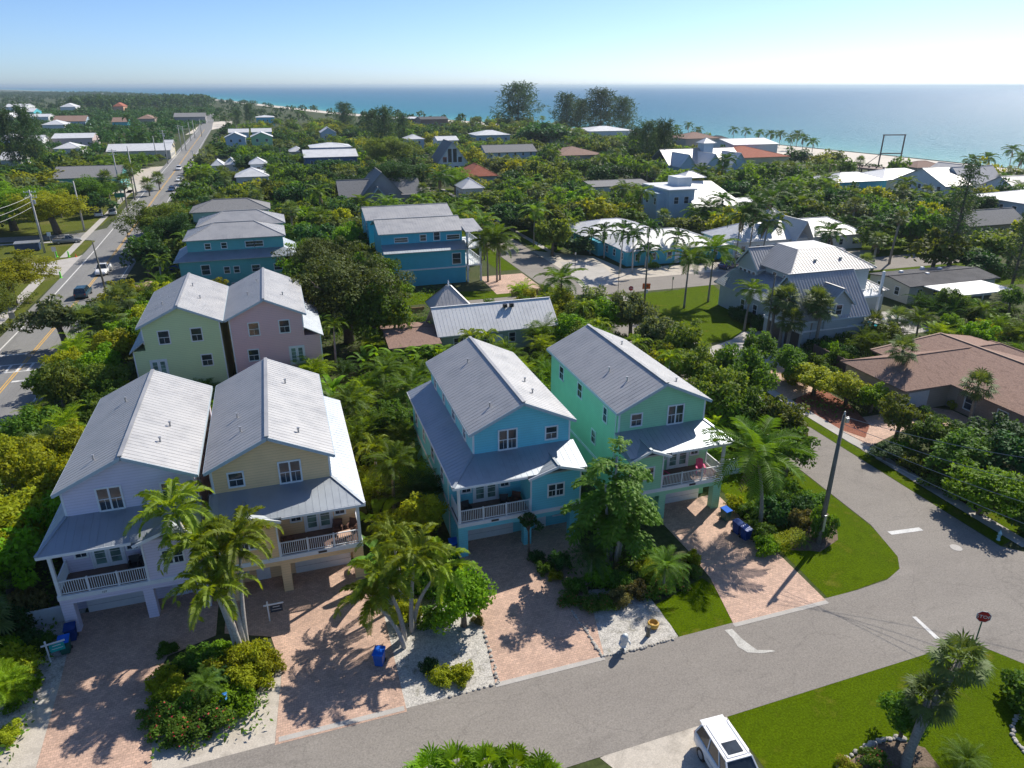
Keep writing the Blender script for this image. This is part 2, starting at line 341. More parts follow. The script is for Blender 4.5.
def sheet(name, poly, z, mat, kind='structure', jitter=0.0, label=None, cat=None):
    """flat sheet from a polygon in world x, y"""
    if jitter:
        q = []
        n = len(poly)
        for i in range(n):
            a, b = Vector(poly[i]), Vector(poly[(i+1)%n]); k = max(1, int((b-a).length/0.6)); dd = (b-a).normalized(); nn = Vector((-dd.y, dd.x))
            for j in range(k):
                p = a+(b-a)*j/k; q.append(tuple(p+nn*(noise.noise(Vector((p.x*1.3, p.y*1.3, 5)))*jitter)))
        poly = q
    ar = sum(poly[i][0]*poly[(i+1)%len(poly)][1]-poly[(i+1)%len(poly)][0]*poly[i][1] for i in range(len(poly)))
    if ar < 0: poly = poly[::-1]
    from mathutils.geometry import tessellate_polygon
    vs = [Vector((p[0], p[1], z)) for p in poly]
    me = bpy.data.meshes.new(name); me.from_pydata(vs, [], [tuple(f) for f in tessellate_polygon([vs])]); me.materials.append(M[mat])
    me.update()
    if me.polygons[0].normal.z < 0: me.flip_normals()
    o = bpy.data.objects.new(name, me); COL.objects.link(o)
    if kind: o['kind'] = kind
    return tag(o, label, cat)
def rect(x0, x1, y0, y1): return [(x0,y0),(x1,y0),(x1,y1),(x0,y1)]
def px(pts, z=0): return [tuple(P(u, v, z)[:2]) for u, v in pts]
COAST = [(345,-3000),(318,-200),(303,150),(296,300),(286,405),(255,540),(180,760),(95,1000),(-190,2500),(-730,4000),(-2100,7600),(-8600,22000),(-16000,42000)]
BI = [(290,-3000),(270,-200),(250,150),(240,300),(230,405),(203,535),(138,740),(72,980),(-215,2480),(-760,3980),(-2140,7580),(-8700,22000),(-16100,42000)]
sheet('ground', [(-30000,-3000)]+BI+[(-30000,42000)], 0.0, 'land')
bm_ = MB()
for i in range(len(COAST)-1):
    a, b, c, d = BI[i], BI[i+1], COAST[i+1], COAST[i]
    bm_.face([(a[0]-3,a[1],0.02),(d[0]+8,d[1],-0.75),(c[0]+8,c[1],-0.75),(b[0]-3,b[1],0.02)])
o = bm_.build('beach', M['sand']); o['kind'] = 'structure'
# sea with a depth attribute
D = [0, 25, 60, 110, 200, 400, 800, 2000, 6000, 30000]; dv = Vector((0.93, 0.37))
vs = []; fs = []; dep = []
for (x, y) in COAST:
    for q in D: vs.append((x+dv.x*q, y+dv.y*q, -0.35)); dep.append(min(1.0, (math.log10(1+q/18)/2.0)))
m_ = len(D)
for i in range(len(COAST)-1):
    for j in range(m_-1): fs.append((i*m_+j, i*m_+j+1, (i+1)*m_+j+1, (i+1)*m_+j))
me = bpy.data.meshes.new('sea'); me.from_pydata(vs, [], fs); at = me.attributes.new('depth', 'FLOAT', 'POINT'); at.data.foreach_set('value', dep); me.update()
m = bpy.data.materials.new('sea_water'); t = nt(m); MATS['sea'] = m
o_ = N(t, 'ShaderNodeOutputMaterial'); p = N(t, 'ShaderNodeBsdfPrincipled', Roughness=0.35); p.inputs['IOR'].default_value = 1.33; p.inputs['Specular IOR Level'].default_value = 0.25
a = N(t, 'ShaderNodeAttribute', _attribute_name='depth'); g = N(t, 'ShaderNodeNewGeometry')
n1 = N(t, 'ShaderNodeTexNoise', Scale=0.012, Detail=6.0); L(t, g, 'Position', n1, 'Vector')
ad = N(t, 'ShaderNodeMath', _operation='MULTIPLY_ADD'); ad.inputs[1].default_value = 0.14; ad.inputs[2].default_value = -0.07; L(t, n1, 'Fac', ad, 0)
a2 = N(t, 'ShaderNodeMath', _operation='ADD'); L(t, a, 'Fac', a2, 0); L(t, ad, 0, a2, 1)
r = ramp(t, [(0.0, (0.12,0.36,0.32)), (0.15, (0.035,0.28,0.29)), (0.38, (0.010,0.185,0.24)), (0.7, (0.004,0.13,0.21)), (1.0, (0.003,0.10,0.19))]); L(t, a2, 0, r, 'Fac'); L(t, r, 'Color', p, 'Base Color')
mp = N(t, 'ShaderNodeMapping'); mp.inputs['Rotation'].default_value = (0,0,R(-20)); mp.inputs['Scale'].default_value = (1.0, 0.35, 1); L(t, g, 'Position', mp, 'Vector')
n2 = N(t, 'ShaderNodeTexNoise', Scale=0.16, Detail=8.0, Roughness=0.72); L(t, mp, 'Vector', n2, 'Vector')
b = N(t, 'ShaderNodeBump', Strength=1.0, Distance=3.2); L(t, n2, 'Fac', b, 'Height'); L(t, b, 'Normal', p, 'Normal'); L(t, p, 'BSDF', o_, 'Surface')
me.materials.append(m); o = bpy.data.objects.new('sea', me); COL.objects.link(o); o['kind'] = 'structure'

# lawns first (lowest), then paths, roads, marks
CL = [(-32.4,20),(-32.4,130),(-33.2,170),(-36,260),(-38,340),(-41,435),(-47,640),(-64,1000)]
def strip(pts, l, r): return [(x+l, y) for x, y in pts]+[(x+r, y) for x, y in pts[::-1]]
z1, z2, z3, z4, z5 = 0.012, 0.020, 0.028, 0.034, 0.040
sheet('lawn', [(-160,60),(-38.8,60),(-38.8,140),(-38.4,149),(-62,149),(-62,160),(-39.5,160),(-39.5,180),(-160,180)], z1, 'lawn2')
sheet('lawn', [(-160,191),(-50,191),(-41.8,200),(-43.5,262),(-60,268),(-160,262)], z1, 'lawn2')
sheet('sidewalk', [(-41.0,60),(-39.6,60),(-39.9,114),(-41.2,146),(-43,146),(-41.5,114)], z2, 'conc')
sheet('sidewalk', [(-41.4,163),(-42.9,163),(-44.4,216),(-46.3,270),(-44.6,270),(-42.9,216)], z2, 'conc')
sheet('sidewalk', rect(-120,-42.6,180.4,181.8), z2, 'conc')
sheet('side_road', [(-140,184),(-46,184),(-41,181),(-37.6,178),(-38.4,198),(-42.5,192.5),(-46,190.5),(-140,190.5)], z2-.004, 'asphalt2')
sheet('parking_apron', [(-64,149.5),(-44,149.5),(-39.5,147),(-37.5,142),(-37.8,168),(-39.6,163),(-44,159.5),(-64,159.5)], z2, 'conc')
sheet('parking_apron', [(-50,262),(-39,262),(-42.0,350),(-52,345)], z2, 'shoulder')
sheet('road', strip(CL, -6.0, 5.2), z3, 'asphalt2')
sheet('side_parking', [(-27.4,126),(-14,126),(-14,137),(-27.4,137)], z2, 'paver')
sheet('sand_shoulder', [(-27,29.9),(-27,33.5),(-15.4,34.5),(-15.2,45.5),(-18.5,45.5),(-19,40),(-20,36),(-27,34)], z1, 'shell', jitter=0.3)
sheet('sand_shoulder', [(-19,29.4),(-3.0,29.4),(-2.9,35.5),(-4.5,33.6),(-7.5,32.6),(-10.2,33.4),(-10.2,38),(-15.3,38),(-17,34),(-19,33.5)], z1+.004, 'shoulder', jitter=0.25)
sheet('gravel_bed', [(3.3,29.8),(9.2,29.8),(9.4,35),(8.6,38),(3.4,40)], z1, 'shell', jitter=0.12)
sheet('gravel_bed', px([(572,612),(602,657),(672,641),(679,636),(655,604),(640,585),(590,590)]), z1, 'shell', jitter=0.08)
sheet('lawn', px([(656,605),(702,578),(722,592),(734,612),(734,628),(681,640)]), z1, 'lawn', jitter=0.06)
sheet('lawn', [(32.3,30.15),(34.8,30.35),(37.6,30.6),(38.6,30.85),(39.5,31.3),(40.1,31.9),(40.6,32.7),(41.0,33.8),(41.5,36.3),(42.0,44.7),(42.0,62),(34.5,62),(33.4,45),(32.9,40)], z1, 'lawn', jitter=0.05)
NC = px([(727,717),(930,653),(952,647),(975,645),(990,650),(1024,664)])
sheet('lawn', [(20.2,-10)]+NC+[(41,-10)], z1, 'lawn', jitter=0.05)
sheet('driveway', [(-15.0,29.5),(-9.4,29.5),(-10.2,36),(-9.6,38.2),(-6.9,39.2),(-6.9,44.1),(-15.7,44.1),(-15.3,38),(-15.1,33)], z3, 'paver')
sheet('driveway', [(-3.5,29.6),(3.5,29.6),(3.45,44.1),(-6.4,44.1),(-6.4,39.2),(-3.6,38.0),(-3.0,35)], z3, 'paver')
sheet('driveway', [(8.7,29.8),(15.6,29.8),(16.4,33),(17.2,36),(18.7,39.5),(19.0,44.1),(9.7,44.1),(9.6,38),(9.1,33)], z3, 'paver', jitter=0.05)
sheet('driveway', [(24.7,29.8),(32.0,29.9),(32.3,36),(32.6,44.1),(26.0,44.1),(26.1,38),(25.9,34.5)], z3, 'paver')
for a_, b_ in ((-3.3, 3.4), (8.7, 15.6), (24.7, 32.0)):
    sheet('driveway_edge', rect(a_, b_, 29.72, 30.05), z4, 'conc')
sheet('street', [(-19,22.2),(-19,29.3),(-10,29.6),(-3,29.75),(8,29.9),(34.8,30.25),(37.6,30.5),(39.4,31.2),(40.4,32.4),(41.6,36.3),(42.1,45),(42.0,104),(27,104.3),(27,107.6),(42,107.6),(42,240),(36,330),(44,330),(50.5,240),(49.6,112),(135,112.6),(135,103.6),(50,104),(48.8,90),(48.75,31),(50.2,29.5),(56,29),(56,22.5)]+NC[::-1][0:1]+NC[1:-1][::-1]+NC[0:1]+[(10,23.6)], z2, 'asphalt')
sheet('street', [(40.5,-10),(41.5,22),(56,23.5),(56,-10)], z2-0.004, 'asphalt')
sheet('parking_lot', [(51,112),(88,112),(88,118.5),(61,119.5),(60,131),(49.5,140),(49.7,112)], z1+.002, 'shoulder')
sheet('parking_lot', px([(583,289),(620,283),(600,262),(560,262)]), z1+0.012, 'conc')
sheet('driveway', [(-1+34,109.8),(41.6,109.8),(41.6,122),(33.4,122)], z1+0.004, 'paver')
sheet('lawn', [(12,107.9),(41.8,107.9),(41.8,109.7),(33,112),(12,117)], z1, 'lawn')
sheet('driveway_apron', px([(20+660,735-15),(727,717),(742,745),(760,790),(640,790),(600,758)]), z1+0.004, 'shoulder')
sheet('street_patch', px([(725,631),(733,629),(741,639),(750,645),(757,650),(772,650),(776,652),(762,654),(748,652),(738,647),(733,639)]), z3+0.004, 'patch', jitter=0.16)
sheet('lawn_strip', [(48.85,31),(50.15,31.3),(50.1,76),(51.0,104),(50.4,104),(48.9,88)], z1, 'lawn')
sheet('sidewalk', [(50.2,30.4),(51.35,30.6),(51.4,60),(51.6,76),(52.8,103),(51.6,103.6),(50.2,76)], z2+0.004, 'conc')
sheet('tactile_ramp', rect(50.25,51.3,29.6,30.35), z3, 'marky')
sheet('lawn_strip', [(51.4,29.6),(58,29.5),(58,36),(51.4,34.5)], z1, 'lawn')
sheet('driveway', [(51.4,58.5),(57.5,60.5),(59,66),(51.6,70)], z3, 'paver'); sheet('driveway', [(51.4,47),(51.4,52.6),(58,52.5),(60,56),(66,51),(66,44),(60.5,46),(58,49)], z1+0.004, 'paver')
sheet('mulch_bed', px([(793,405),(800,393),(820,388),(850,405),(870,425),(865,438),(835,428),(812,418)]), z2, 'mulch', jitter=0.15)
sheet('mulch_bed', px([(790,520),(812,500),(835,520),(838,540),(820,552),(790,550)]), z2, 'mulchb', jitter=0.1)
sheet('lawn', px([(625,295),(677,290),(712,284),(730,300),(752,312),(748,336),(701,345)]), z1, 'lawn')
sheet('driveway', [(60.3,80.5),(64.5,79.5),(62.6,71.3),(62.4,68),(56,66),(51.6,70),(51.6,76),(57,78)], z1+0.004, 'conc')
sheet('lawn', [(86,94),(132,86),(134,103.4),(88,103.8)], z1, 'lawn'); sheet('lawn', [(106,112.8),(150,114),(150,140),(112,134),(106,124)], z1, 'lawn')
sheet('parking_lot', [(93,112.4),(112,112.4),(118,118),(110,122),(93,118)], z1+0.004, 'shoulder')
sheet('lawn', [(51,121+12),(57,140),(56,240),(51,240)], z1, 'lawn'); sheet('sidewalk', [(52.6,135),(53.8,135),(54,240),(52.8,240)], z2, 'conc'); sheet('lawn', [(38,125),(41.8,125),(41.8,240),(38,240)], z1, 'lawn')
sheet('beach_path', px([(185,135),(205,122),(232,121),(232,126),(200,132)]), z1, 'sand')
# painted markings
def marks(name, polys, z, mat):
    mb = MB()
    for q in polys: mb.face([(x, y, z) for x, y in q])
    o = mb.build(name, M[mat]); o['kind'] = 'structure'
    return o
w_ = 0.07
def cl_x(y):
    for (x0, y0), (x1, y1) in zip(CL, CL[1:]):
        if y0 <= y <= y1: return x0+(x1-x0)*(y-y0)/(y1-y0)
    return CL[-1][0]
ys = list(range(20, 96, 8))+[97.5]; ys2 = [101]+list(range(108, 640, 12))
def seg(ya, yb, dx, w): return [[(cl_x(a)+dx-w, a), (cl_x(a)+dx+w, a), (cl_x(b)+dx+w, b), (cl_x(b)+dx-w, b)] for a, b in zip(range(ya, yb, 10), range(ya+10, yb+10, 10))]
marks('centre_line', seg(20, 92, -0.15, .07)+seg(20, 92, .15, .07)+seg(101, 640, -0.15, .07)+seg(101, 640, .15, .07), z4, 'marky')
marks('edge_line', seg(20, 640, -4.4, .1)+seg(20, 640, 4.4, .08), z4+.004, 'mark')
cw = [[(-36.6,94.4),(-28.2,94.4),(-28.2,94.65),(-36.6,94.65)], [(-36.6,97.2),(-28.2,97.2),(-28.2,97.45),(-36.6,97.45)]]
for i in range(7): x = -36.2+i*1.2; cw.append([(x,94.65),(x+.3,94.65),(x+.3,97.2),(x,97.2)])
cw.append([(-32,90.8),(-28.3,90.8),(-28.3,91.3),(-32,91.3)]); cw.append([(-36.5,101.2),(-33,101.2),(-33,101.7),(-36.5,101.7)])
marks('crosswalk', cw, z5, 'mark')
marks('stop_line', [[(42.1,34.7),(44.9,34.4),(44.9,34.85),(42.1,35.15)]], z4, 'mark')
sb = px([(912,617),(916,617),(940,639),(935,639)]); marks('stop_line', [sb], z4, 'mark')
mb = MB(); c = P(956, 548); mb.lathe([(0.01,0),(0.42,0),(0.42,0.01),(0.01,0.012)], 20, (c.x, c.y, z3)); o = mb.build('manhole_cover', M['conc']); tag(o, 'round manhole cover set in the street near the stop line', 'manhole cover')
# ---------------------------------------------------------------- walls, windows, railings
def fmap(face, plane):
    if face == 'S': return lambda a, o, z: (a, plane-o, z)
    if face == 'N': return lambda a, o, z: (a, plane+o, z)
    if face == 'W': return lambda a, o, z: (plane-o, a, z)
    return lambda a, o, z: (plane+o, a, z)
def fbox(mb, f, a0, a1, o0, o1, z0, z1):
    p = f(a0, o0, z0); q = f(a1, o1, z1); mb.box(p[0], q[0], p[1], q[1], z0, z1)
def window(parent, face, plane, c, z, w, h, n=1, far=False, bars=True, glass=None, name='window', tr=0.11):
    f = fmap(face, plane); mb = MB(); g = MB(); gm = glass or M['glass']
    x0, x1 = c-w/2, c+w/2
    pane = mb if far else g
    if far: mb.cur = 1
    fbox(pane, f, x0+0.01, x1-0.01, 0.0 if far else 0.004, 0.02, z+0.01, z+h-0.01)
    mb.cur = 0
    fbox(mb, f, x0-tr, x0, 0.0, 0.06, z-tr, z+h+tr); fbox(mb, f, x1, x1+tr, 0.0, 0.06, z-tr, z+h+tr)
    fbox(mb, f, x0, x1, 0.0, 0.056, z+h, z+h+tr); fbox(mb, f, x0, x1, 0.0, 0.07, z-tr, z)
    for i in range(1, n):
        xm = x0+w*i/n; fbox(mb, f, xm-0.055, xm+0.055, 0.0, 0.052, z, z+h)
    if bars:
        fbox(mb, f, x0, x1, 0.021, 0.045, z+h*0.5-0.025, z+h*0.5+0.025)
        if not far:
            for i in range(n):
                cx = x0+w*(i+0.5)/n; fbox(mb, f, cx-0.012, cx+0.012, 0.021, 0.032, z, z+h*0.5-0.03)
    o = mb.build(name, [M['white'], gm], parent)
    if not far: g.build('pane', gm, o)
    return o
def french(parent, face, plane, c, z, w=1.8, h=2.15, far=False):
    f = fmap(face, plane); mb = MB(); x0, x1 = c-w/2, c+w/2
    fbox(mb, f, x0-0.1, x0, 0, 0.06, z, z+h+0.1); fbox(mb, f, x1, x1+0.1, 0, 0.06, z, z+h+0.1); fbox(mb, f, x0, x1, 0, 0.058, z+h, z+h+0.1)
    o = mb.build('door_frame', M['white'], parent)
    for i in (0, 1):
        d = MB(); a0 = x0+i*w/2+0.01; a1 = a0+w/2-0.02
        fbox(d, f, a0, a0+0.14, 0.01, 0.05, z+0.02, z+h-0.01); fbox(d, f, a1-0.14, a1, 0.01, 0.05, z+0.02, z+h-0.01)
        fbox(d, f, a0+0.14, a1-0.14, 0.01, 0.05, z+0.02, z+0.3); fbox(d, f, a0+0.14, a1-0.14, 0.01, 0.05, z+h-0.17, z+h-0.01)
        for k in range(1, 4 if not far else 1):
            zz = z+0.3+(h-0.47)*k/4; fbox(d, f, a0+0.14, a1-0.14, 0.022, 0.042, zz-0.012, zz+0.012)
        dd = d.build('door', M['white'], parent)
        g = MB(); fbox(g, f, a0+0.14, a1-0.14, 0.004, 0.02, z+0.3, z+h-0.17); g.build('pane', M['doorglass'], dd)
def railing(parent, pts, z, h=1.0, sp=0.13, name='railing'):
    mb = MB()
    for (a, b) in zip(pts, pts[1:]):
        a = Vector((*a, z)); b = Vector((*b, z)); ln = (b-a).length; d = (b-a)/ln; up = Vector((0,0,1))
        mb.beam(a+up*h, b+up*h, 0.09, 0.05); mb.beam(a+up*0.1, b+up*0.1, 0.05, 0.05)
        k = max(1, round(ln/1.9))
        for i in range(k+1):
            p = a+d*(ln*i/k); mb.box(p.x-0.05, p.x+0.05, p.y-0.05, p.y+0.05, z, z+h+0.08)
        m = int(ln/sp)
        for i in range(1, m):
            p = a+d*(ln*i/m); mb.box(p.x-0.017, p.x+0.017, p.y-0.017, p.y+0.017, z+0.12, z+h-0.02)
    return mb.build(name, M['railing'], parent)
def wallbox(mb, x0, x1, y0, y1, z0, z1, gable=None, zr=0):
    """closed wall body; gable 'y' = ridge along y (gable ends face S/N), 'x' = ridge along x"""
    if not gable: mb.box(x0, x1, y0, y1, z0, z1); return
    if gable == 'y':
        xm = (x0+x1)/2; A = [(x0,z0),(x1,z0),(x1,z1),(xm,zr),(x0,z1)]
        S = [(x,y0,z) for x, z in A]; Nn = [(x,y1,z) for x, z in A]
    else:
        ym = (y0+y1)/2; A = [(y0,z0),(y1,z0),(y1,z1),(ym,zr),(y0,z1)]
        S = [(x1,y,z) for y, z in A]; Nn = [(x0,y,z) for y, z in A]
    b = len(mb.v); mb.v += S+Nn; n = 5
    mb.f.append(tuple(b+i for i in range(n))); mb.m.append(mb.cur)
    mb.f.append(tuple(b+n+i for i in range(n))[::-1]); mb.m.append(mb.cur)
    for i in range(n):
        j = (i+1)%n; mb.f.append((b+j,b+i,b+n+i,b+n+j)); mb.m.append(mb.cur)
def ridgecap(mb, a, b, w=0.26):
    mb.beam(Vector(a)+Vector((0,0,0.03)), Vector(b)+Vector((0,0,0.03)), w, 0.07)
def gable_roof(x0, x1, y0, y1, ze, zr, axis, ov=0.35, seam=0.45, t=0.14, mat=None, parent=None, name='roof', trim=True):
    """gable roof over the wall box; ze = eave height at wall, zr = ridge height"""
    mb = MB(); half = (x1-x0)/2 if axis == 'y' else (y1-y0)/2; sl = (zr-ze)/half; ez = ze-sl*ov+t*0.9; rz = zr+t*0.9
    if axis == 'y':
        xm = (x0+x1)/2; a, b = y0-ov, y1+ov
        panel(mb, [(x0-ov,b,ez),(x0-ov,a,ez),(xm,a,rz),(xm,b,rz)], t, seam)
        panel(mb, [(x1+ov,a,ez),(x1+ov,b,ez),(xm,b,rz),(xm,a,rz)], t, seam)
        ridgecap(mb, (xm,a,rz), (xm,b,rz))
    else:
        ym = (y0+y1)/2; a, b = x0-ov, x1+ov
        panel(mb, [(a,y0-ov,ez),(b,y0-ov,ez),(b,ym,rz),(a,ym,rz)], t, seam)
        panel(mb, [(b,y1+ov,ez),(a,y1+ov,ez),(a,ym,rz),(b,ym,rz)], t, seam)
        ridgecap(mb, (a,ym,rz), (b,ym,rz))
    o = mb.build(name, mat or M['roof'], parent)
    if trim:
        tb = MB(); w = 0.05
        if axis == 'y':
            for y in (a-0.03, b+0.03):
                tb.beam((x0-ov,y,ez-0.13),(xm,y,rz-0.13),w,0.22,up=(0,0,1)); tb.beam((x1+ov,y,ez-0.13),(xm,y,rz-0.13),w,0.22,up=(0,0,1))
            tb.box(x0-ov-0.05,x0-ov,a,b,ez-0.24,ez-0.03); tb.box(x1+ov,x1+ov+0.05,a,b,ez-0.24,ez-0.03)
        else:
            for x in (a-0.03, b+0.03):
                tb.beam((x,y0-ov,ez-0.13),(x,ym,rz-0.13),w,0.22,up=(0,0,1)); tb.beam((x,y1+ov,ez-0.13),(x,ym,rz-0.13),w,0.22,up=(0,0,1))
            tb.box(a,b,y0-ov-0.05,y0-ov,ez-0.24,ez-0.03); tb.box(a,b,y1+ov,y1+ov+0.05,ez-0.24,ez-0.03)
        tb.build('fascia', M['fascia'], o)
    return o
def hip_roof(x0, x1, y0, y1, ze, zr, ov=0.5, seam=0.5, t=0.12, mat=None, parent=None, name='roof', flat=None):
    """hip roof; flat = height where it is cut to a flat deck"""
    mb = MB(); x0 -= ov; x1 += ov; y0 -= ov; y1 += ov; w, d = x1-x0, y1-y0; r = min(w, d)/2; k = 1.0
    if flat is not None: k = (flat-ze)/(zr-ze); zr = flat
    r *= k
    a = [(x0,y0,ze),(x1,y0,ze),(x1,y1,ze),(x0,y1,ze)]; b = [(x0+r,y0+r,zr),(x1-r,y0+r,zr),(x1-r,y1-r,zr),(x0+r,y1-r,zr)]
    for i in range(4):
        j = (i+1)%4; q = [a[i],a[j],b[j],b[i]]
        if (Vector(b[i])-Vector(b[j])).length < 0.05: q = q[:3]
        panel(mb, q, t, seam)
        if (Vector(a[i])-Vector(b[i])).length > 0.1: ridgecap(mb, a[i], b[i], 0.18)
    if flat is not None: mb.slab([Vector(p)+Vector((0,0,0.03)) for p in b], 0.1)
    elif abs(w-d) > 0.1:
        ridgecap(mb, b[0], b[1] if w > d else b[3], 0.2)
    return mb.build(name, mat or M['roof'], parent)
M['fascia'] = simple('fascia_paint', (0.42, 0.50, 0.56), 0.5, var=0.04)

# ---------------------------------------------------------------- the six narrow three-storey houses
def narrow_house(label, xb, sg, se, b, col, name='narrow_house', number=None, garage_dark=False):
    """xb = x of the bay-side wall, sg = direction towards the porch side, se = full width, b = bay width"""
    t = empty(name, (0,0,0), label=label, cat='house', group='narrow three-storey houses')
    wm = siding('siding_'+col[0], col[1]); X = lambda s: xb+sg*s
    W = 7.6; yf, yb, yp = 44.6, 59.2, 42.2
    def bx(mb, s0, s1, *r): mb.box(X(s0), X(s1), *r)
    # upper body
    mb = MB(); xs = sorted((X(0), X(W)))
    wallbox(mb, xs[0], xs[1], yf, yb, 2.9, 8.95, 'y', 10.75)
    bx(mb, 0.02, W, yf-0.5, yb, 0, 2.9)
    bx(mb, W, se, yf, yb, 0, 6.25)                                   # side extension
    bx(mb, 0, b, yp, yf, 2.9, 6.0)                                    # projecting bay
    xm = X(b/2); x0, x1 = sorted((X(0), X(b)))
    mb.face([(x0,yp,6.0),(x1,yp,6.0),(xm,yp,6.55)]); 
    bx(mb, 0, se, yp, yp+0.4, 2.25, 2.62)                             # beam over the garage
    mb.build('wall', wm, t)
    for s0, s1 in ((0, 0.75), (b-0.1, b+0.5), (se-0.7, se)):
        cs = MB(); bx(cs, s0, s1, yp+0.02, yp+0.6, 0, 2.25); cs.build('column', wm, t)
    # band, corner boards
    tb = MB(); bx(tb, -0.03, se+0.03, yp-0.06, yp+0.1, 2.62, 2.92)
    for s in (0, W): bx(tb, s-0.1 if s else -0.03, s+0.03 if s else 0.1, yf-0.03, yf+0.05, 6.6, 8.85)
    for s in (-0.03, b-0.08): bx(tb, s, s+0.11, yp-0.04, yp+0.04, 2.92, 6.0)
    bx(tb, se-0.02, se+0.04, yp, yb, 2.7, 2.95)
    bx(tb, -0.04, 0.0, yf, yb, 2.7, 2.95)
    tb.build('trim', M['white'], t)
    # porch floor, ceiling, post
    fl = MB(); bx(fl, b+0.02, se-0.02, yp+0.1, yf, 2.70, 2.93); fl.build('porch_floor', M['deck'], t)
    ps = MB(); bx(ps, se-0.22, se-0.02, yp+0.0, yp+0.2, 2.93, 6.1); ps.build('porch_post', M['white'], t)
    ce = MB(); bx(ce, b, se, yp, yf, 6.0, 6.06); ce.build('porch_ceiling', M['white'], t)
    railing(t, [(X(b)+sg*0.05, yp+0.08), (X(se)-sg*0.12, yp+0.08), (X(se)-sg*0.12, yf-0.05)], 2.93)
    # garage door and entry
    g = MB(); bx(g, b+0.75, se-0.8, yf-0.56, yf-0.5, 0.02, 2.2)
    o = g.build('garage_door', M['garage'], t)
    for k in range(1, 4):
        q = MB(); bx(q, b+0.75, se-0.8, yf-0.575, yf-0.56, 0.55*k-0.01, 0.55*k+0.01); q.build('panel_joint', M['wire'], o)
    e = MB(); c = X(b*0.62); f = fmap('S', yf-0.5); fbox(e, f, c-0.45, c+0.45, 0, 0.05, 0.02, 2.1)
    e.build('entry_door', M['white'], t)
    window(t, 'S', yf-0.5, X(b*0.25), 0.9, 0.7, 0.9)
    # windows on the front
    window(t, 'S', yf, X(4.95), 7.16, 1.3, 1.5, 2); window(t, 'S', yf, X(1.5), 7.45, 0.85, 0.95, 1)
    cd = (b+se)/2; french(t, 'S', yf, X(cd), 2.95)
    for s in (cd-1.5, cd+1.5):
        if b+0.35 < s < se-0.3: window(t, 'S', yf, X(s), 4.0, 0.62, 0.95)
    window(t, 'S', yp, X(b*0.5), 3.95, 1.15, 0.95, 2)
    # side windows
    side = 'W' if X(se) < X(0) else 'E'
    for y, w in ((47, .7), (50.5, .9), (54, .6), (57.3, .7)):
        window(t, side, X(W), y, 7.25, w, 0.95)
        if se-W > 0.5: window(t, side, X(se), y, 3.9, w, 1.2)
    side2 = 'W' if side == 'E' else 'E'
    for y, w in ((47, .6), (52.2, .9), (56.5, .9)): window(t, side2, X(0), y, 6.9, w, 1.2)
    window(t, side2, X(0), 49, 4.0, .7, 1.1)
    # roofs
    gable_roof(xs[0], xs[1], yf, yb, 8.95, 10.75, 'y', 0.34, parent=t)
    r = MB(); ye, zt, zl, zo = yp-0.42, 7.08, 6.22, 6.22; so, sw = se+0.36, W
    def pt(s, y, z): return (X(s), y, z)
    ry = yf-0.0; rs = W
    panel(r, [pt(-0.3,ye,zl), pt(so,ye,zl), pt(rs,ry,zt), pt(-0.3,ry,zt)], 0.12)         # front slope
    yq = yb+0.35
    panel(r, [pt(so,ye,zl), pt(so,yq,zl), pt(rs,yq,zt), pt(rs,ry,zt)], 0.12)              # side slope
    ridgecap(r, pt(so,ye,zl), pt(rs,ry,zt), 0.2)
    # bay gable
    xm = X(b/2); hw = b/2+0.35; zs = 6.0; za = 6.72; yy = ye-0.12; yr = yf-0.4
    s0, s1 = -0.35, b+0.35
    panel(r, [pt(s0,yr-0.4,zs), pt(s0,yy,zs), (xm,yy,za), (xm,yr,za)], 0.12)
    panel(r, [pt(s1,yy,zs), pt(s1,yr-1.6,zs), (xm,yr,za), (xm,yy,za)], 0.12)
    ridgecap(r, (xm,yy,za), (xm,yr,za), 0.2)
    rf = r.build('porch_roof', M['porchmetal'], t)
    fa = MB()
    fa.beam(pt(s0,yy-0.03,zs-0.08), (xm,yy-0.03,za-0.08), 0.05, 0.2); fa.beam(pt(s1,yy-0.03,zs-0.08), (xm,yy-0.03,za-0.08), 0.05, 0.2)
    bx(fa, b+0.4, so, ye-0.05, ye, zl-0.2, zl-0.02); bx(fa, so, so+0.05, ye, yq, zl-0.2, zl-0.02)
    fa.build('fascia', M['white'], rf)
    # roof vents and a house number plate
    for s, y in ((2.0, 47.5), (1.7, 50.2), (5.8, 46.3), (5.2, 55)):
        v = MB(); z = 8.95+1.8*(1-abs(s-W/2)/(W/2)); v.lathe([(0.06,0),(0.06,0.42),(0.10,0.42),(0.10,0.5)], 8, (X(s),y,z)); v.build('roof_vent', M['galv'], t)
    for s in (-0.02, se-0.04):                                        # downpipes
        dp = MB(); x_ = X(s)+(-sg*.07 if s < 0 else sg*.07); dp.tube([(x_, yf+.35, 0.1), (x_, yf+.35, 5.9 if s > 1 else 8.6)], .045, 6); dp.build('downpipe', M['white'], t)
    nb = MB(); c = X(cd); fbox(nb, fmap('S', yp-0.06), c-0.28, c+0.28, 0, 0.02, 2.69, 2.85)
    if number:
        text_obj('house_number', number, (c, yp-0.075, 2.68), 0.2, M['black'], t, rot=(R(90),0,0))
    else: nb.build('house_number_plate', M['black'], t)
    return t
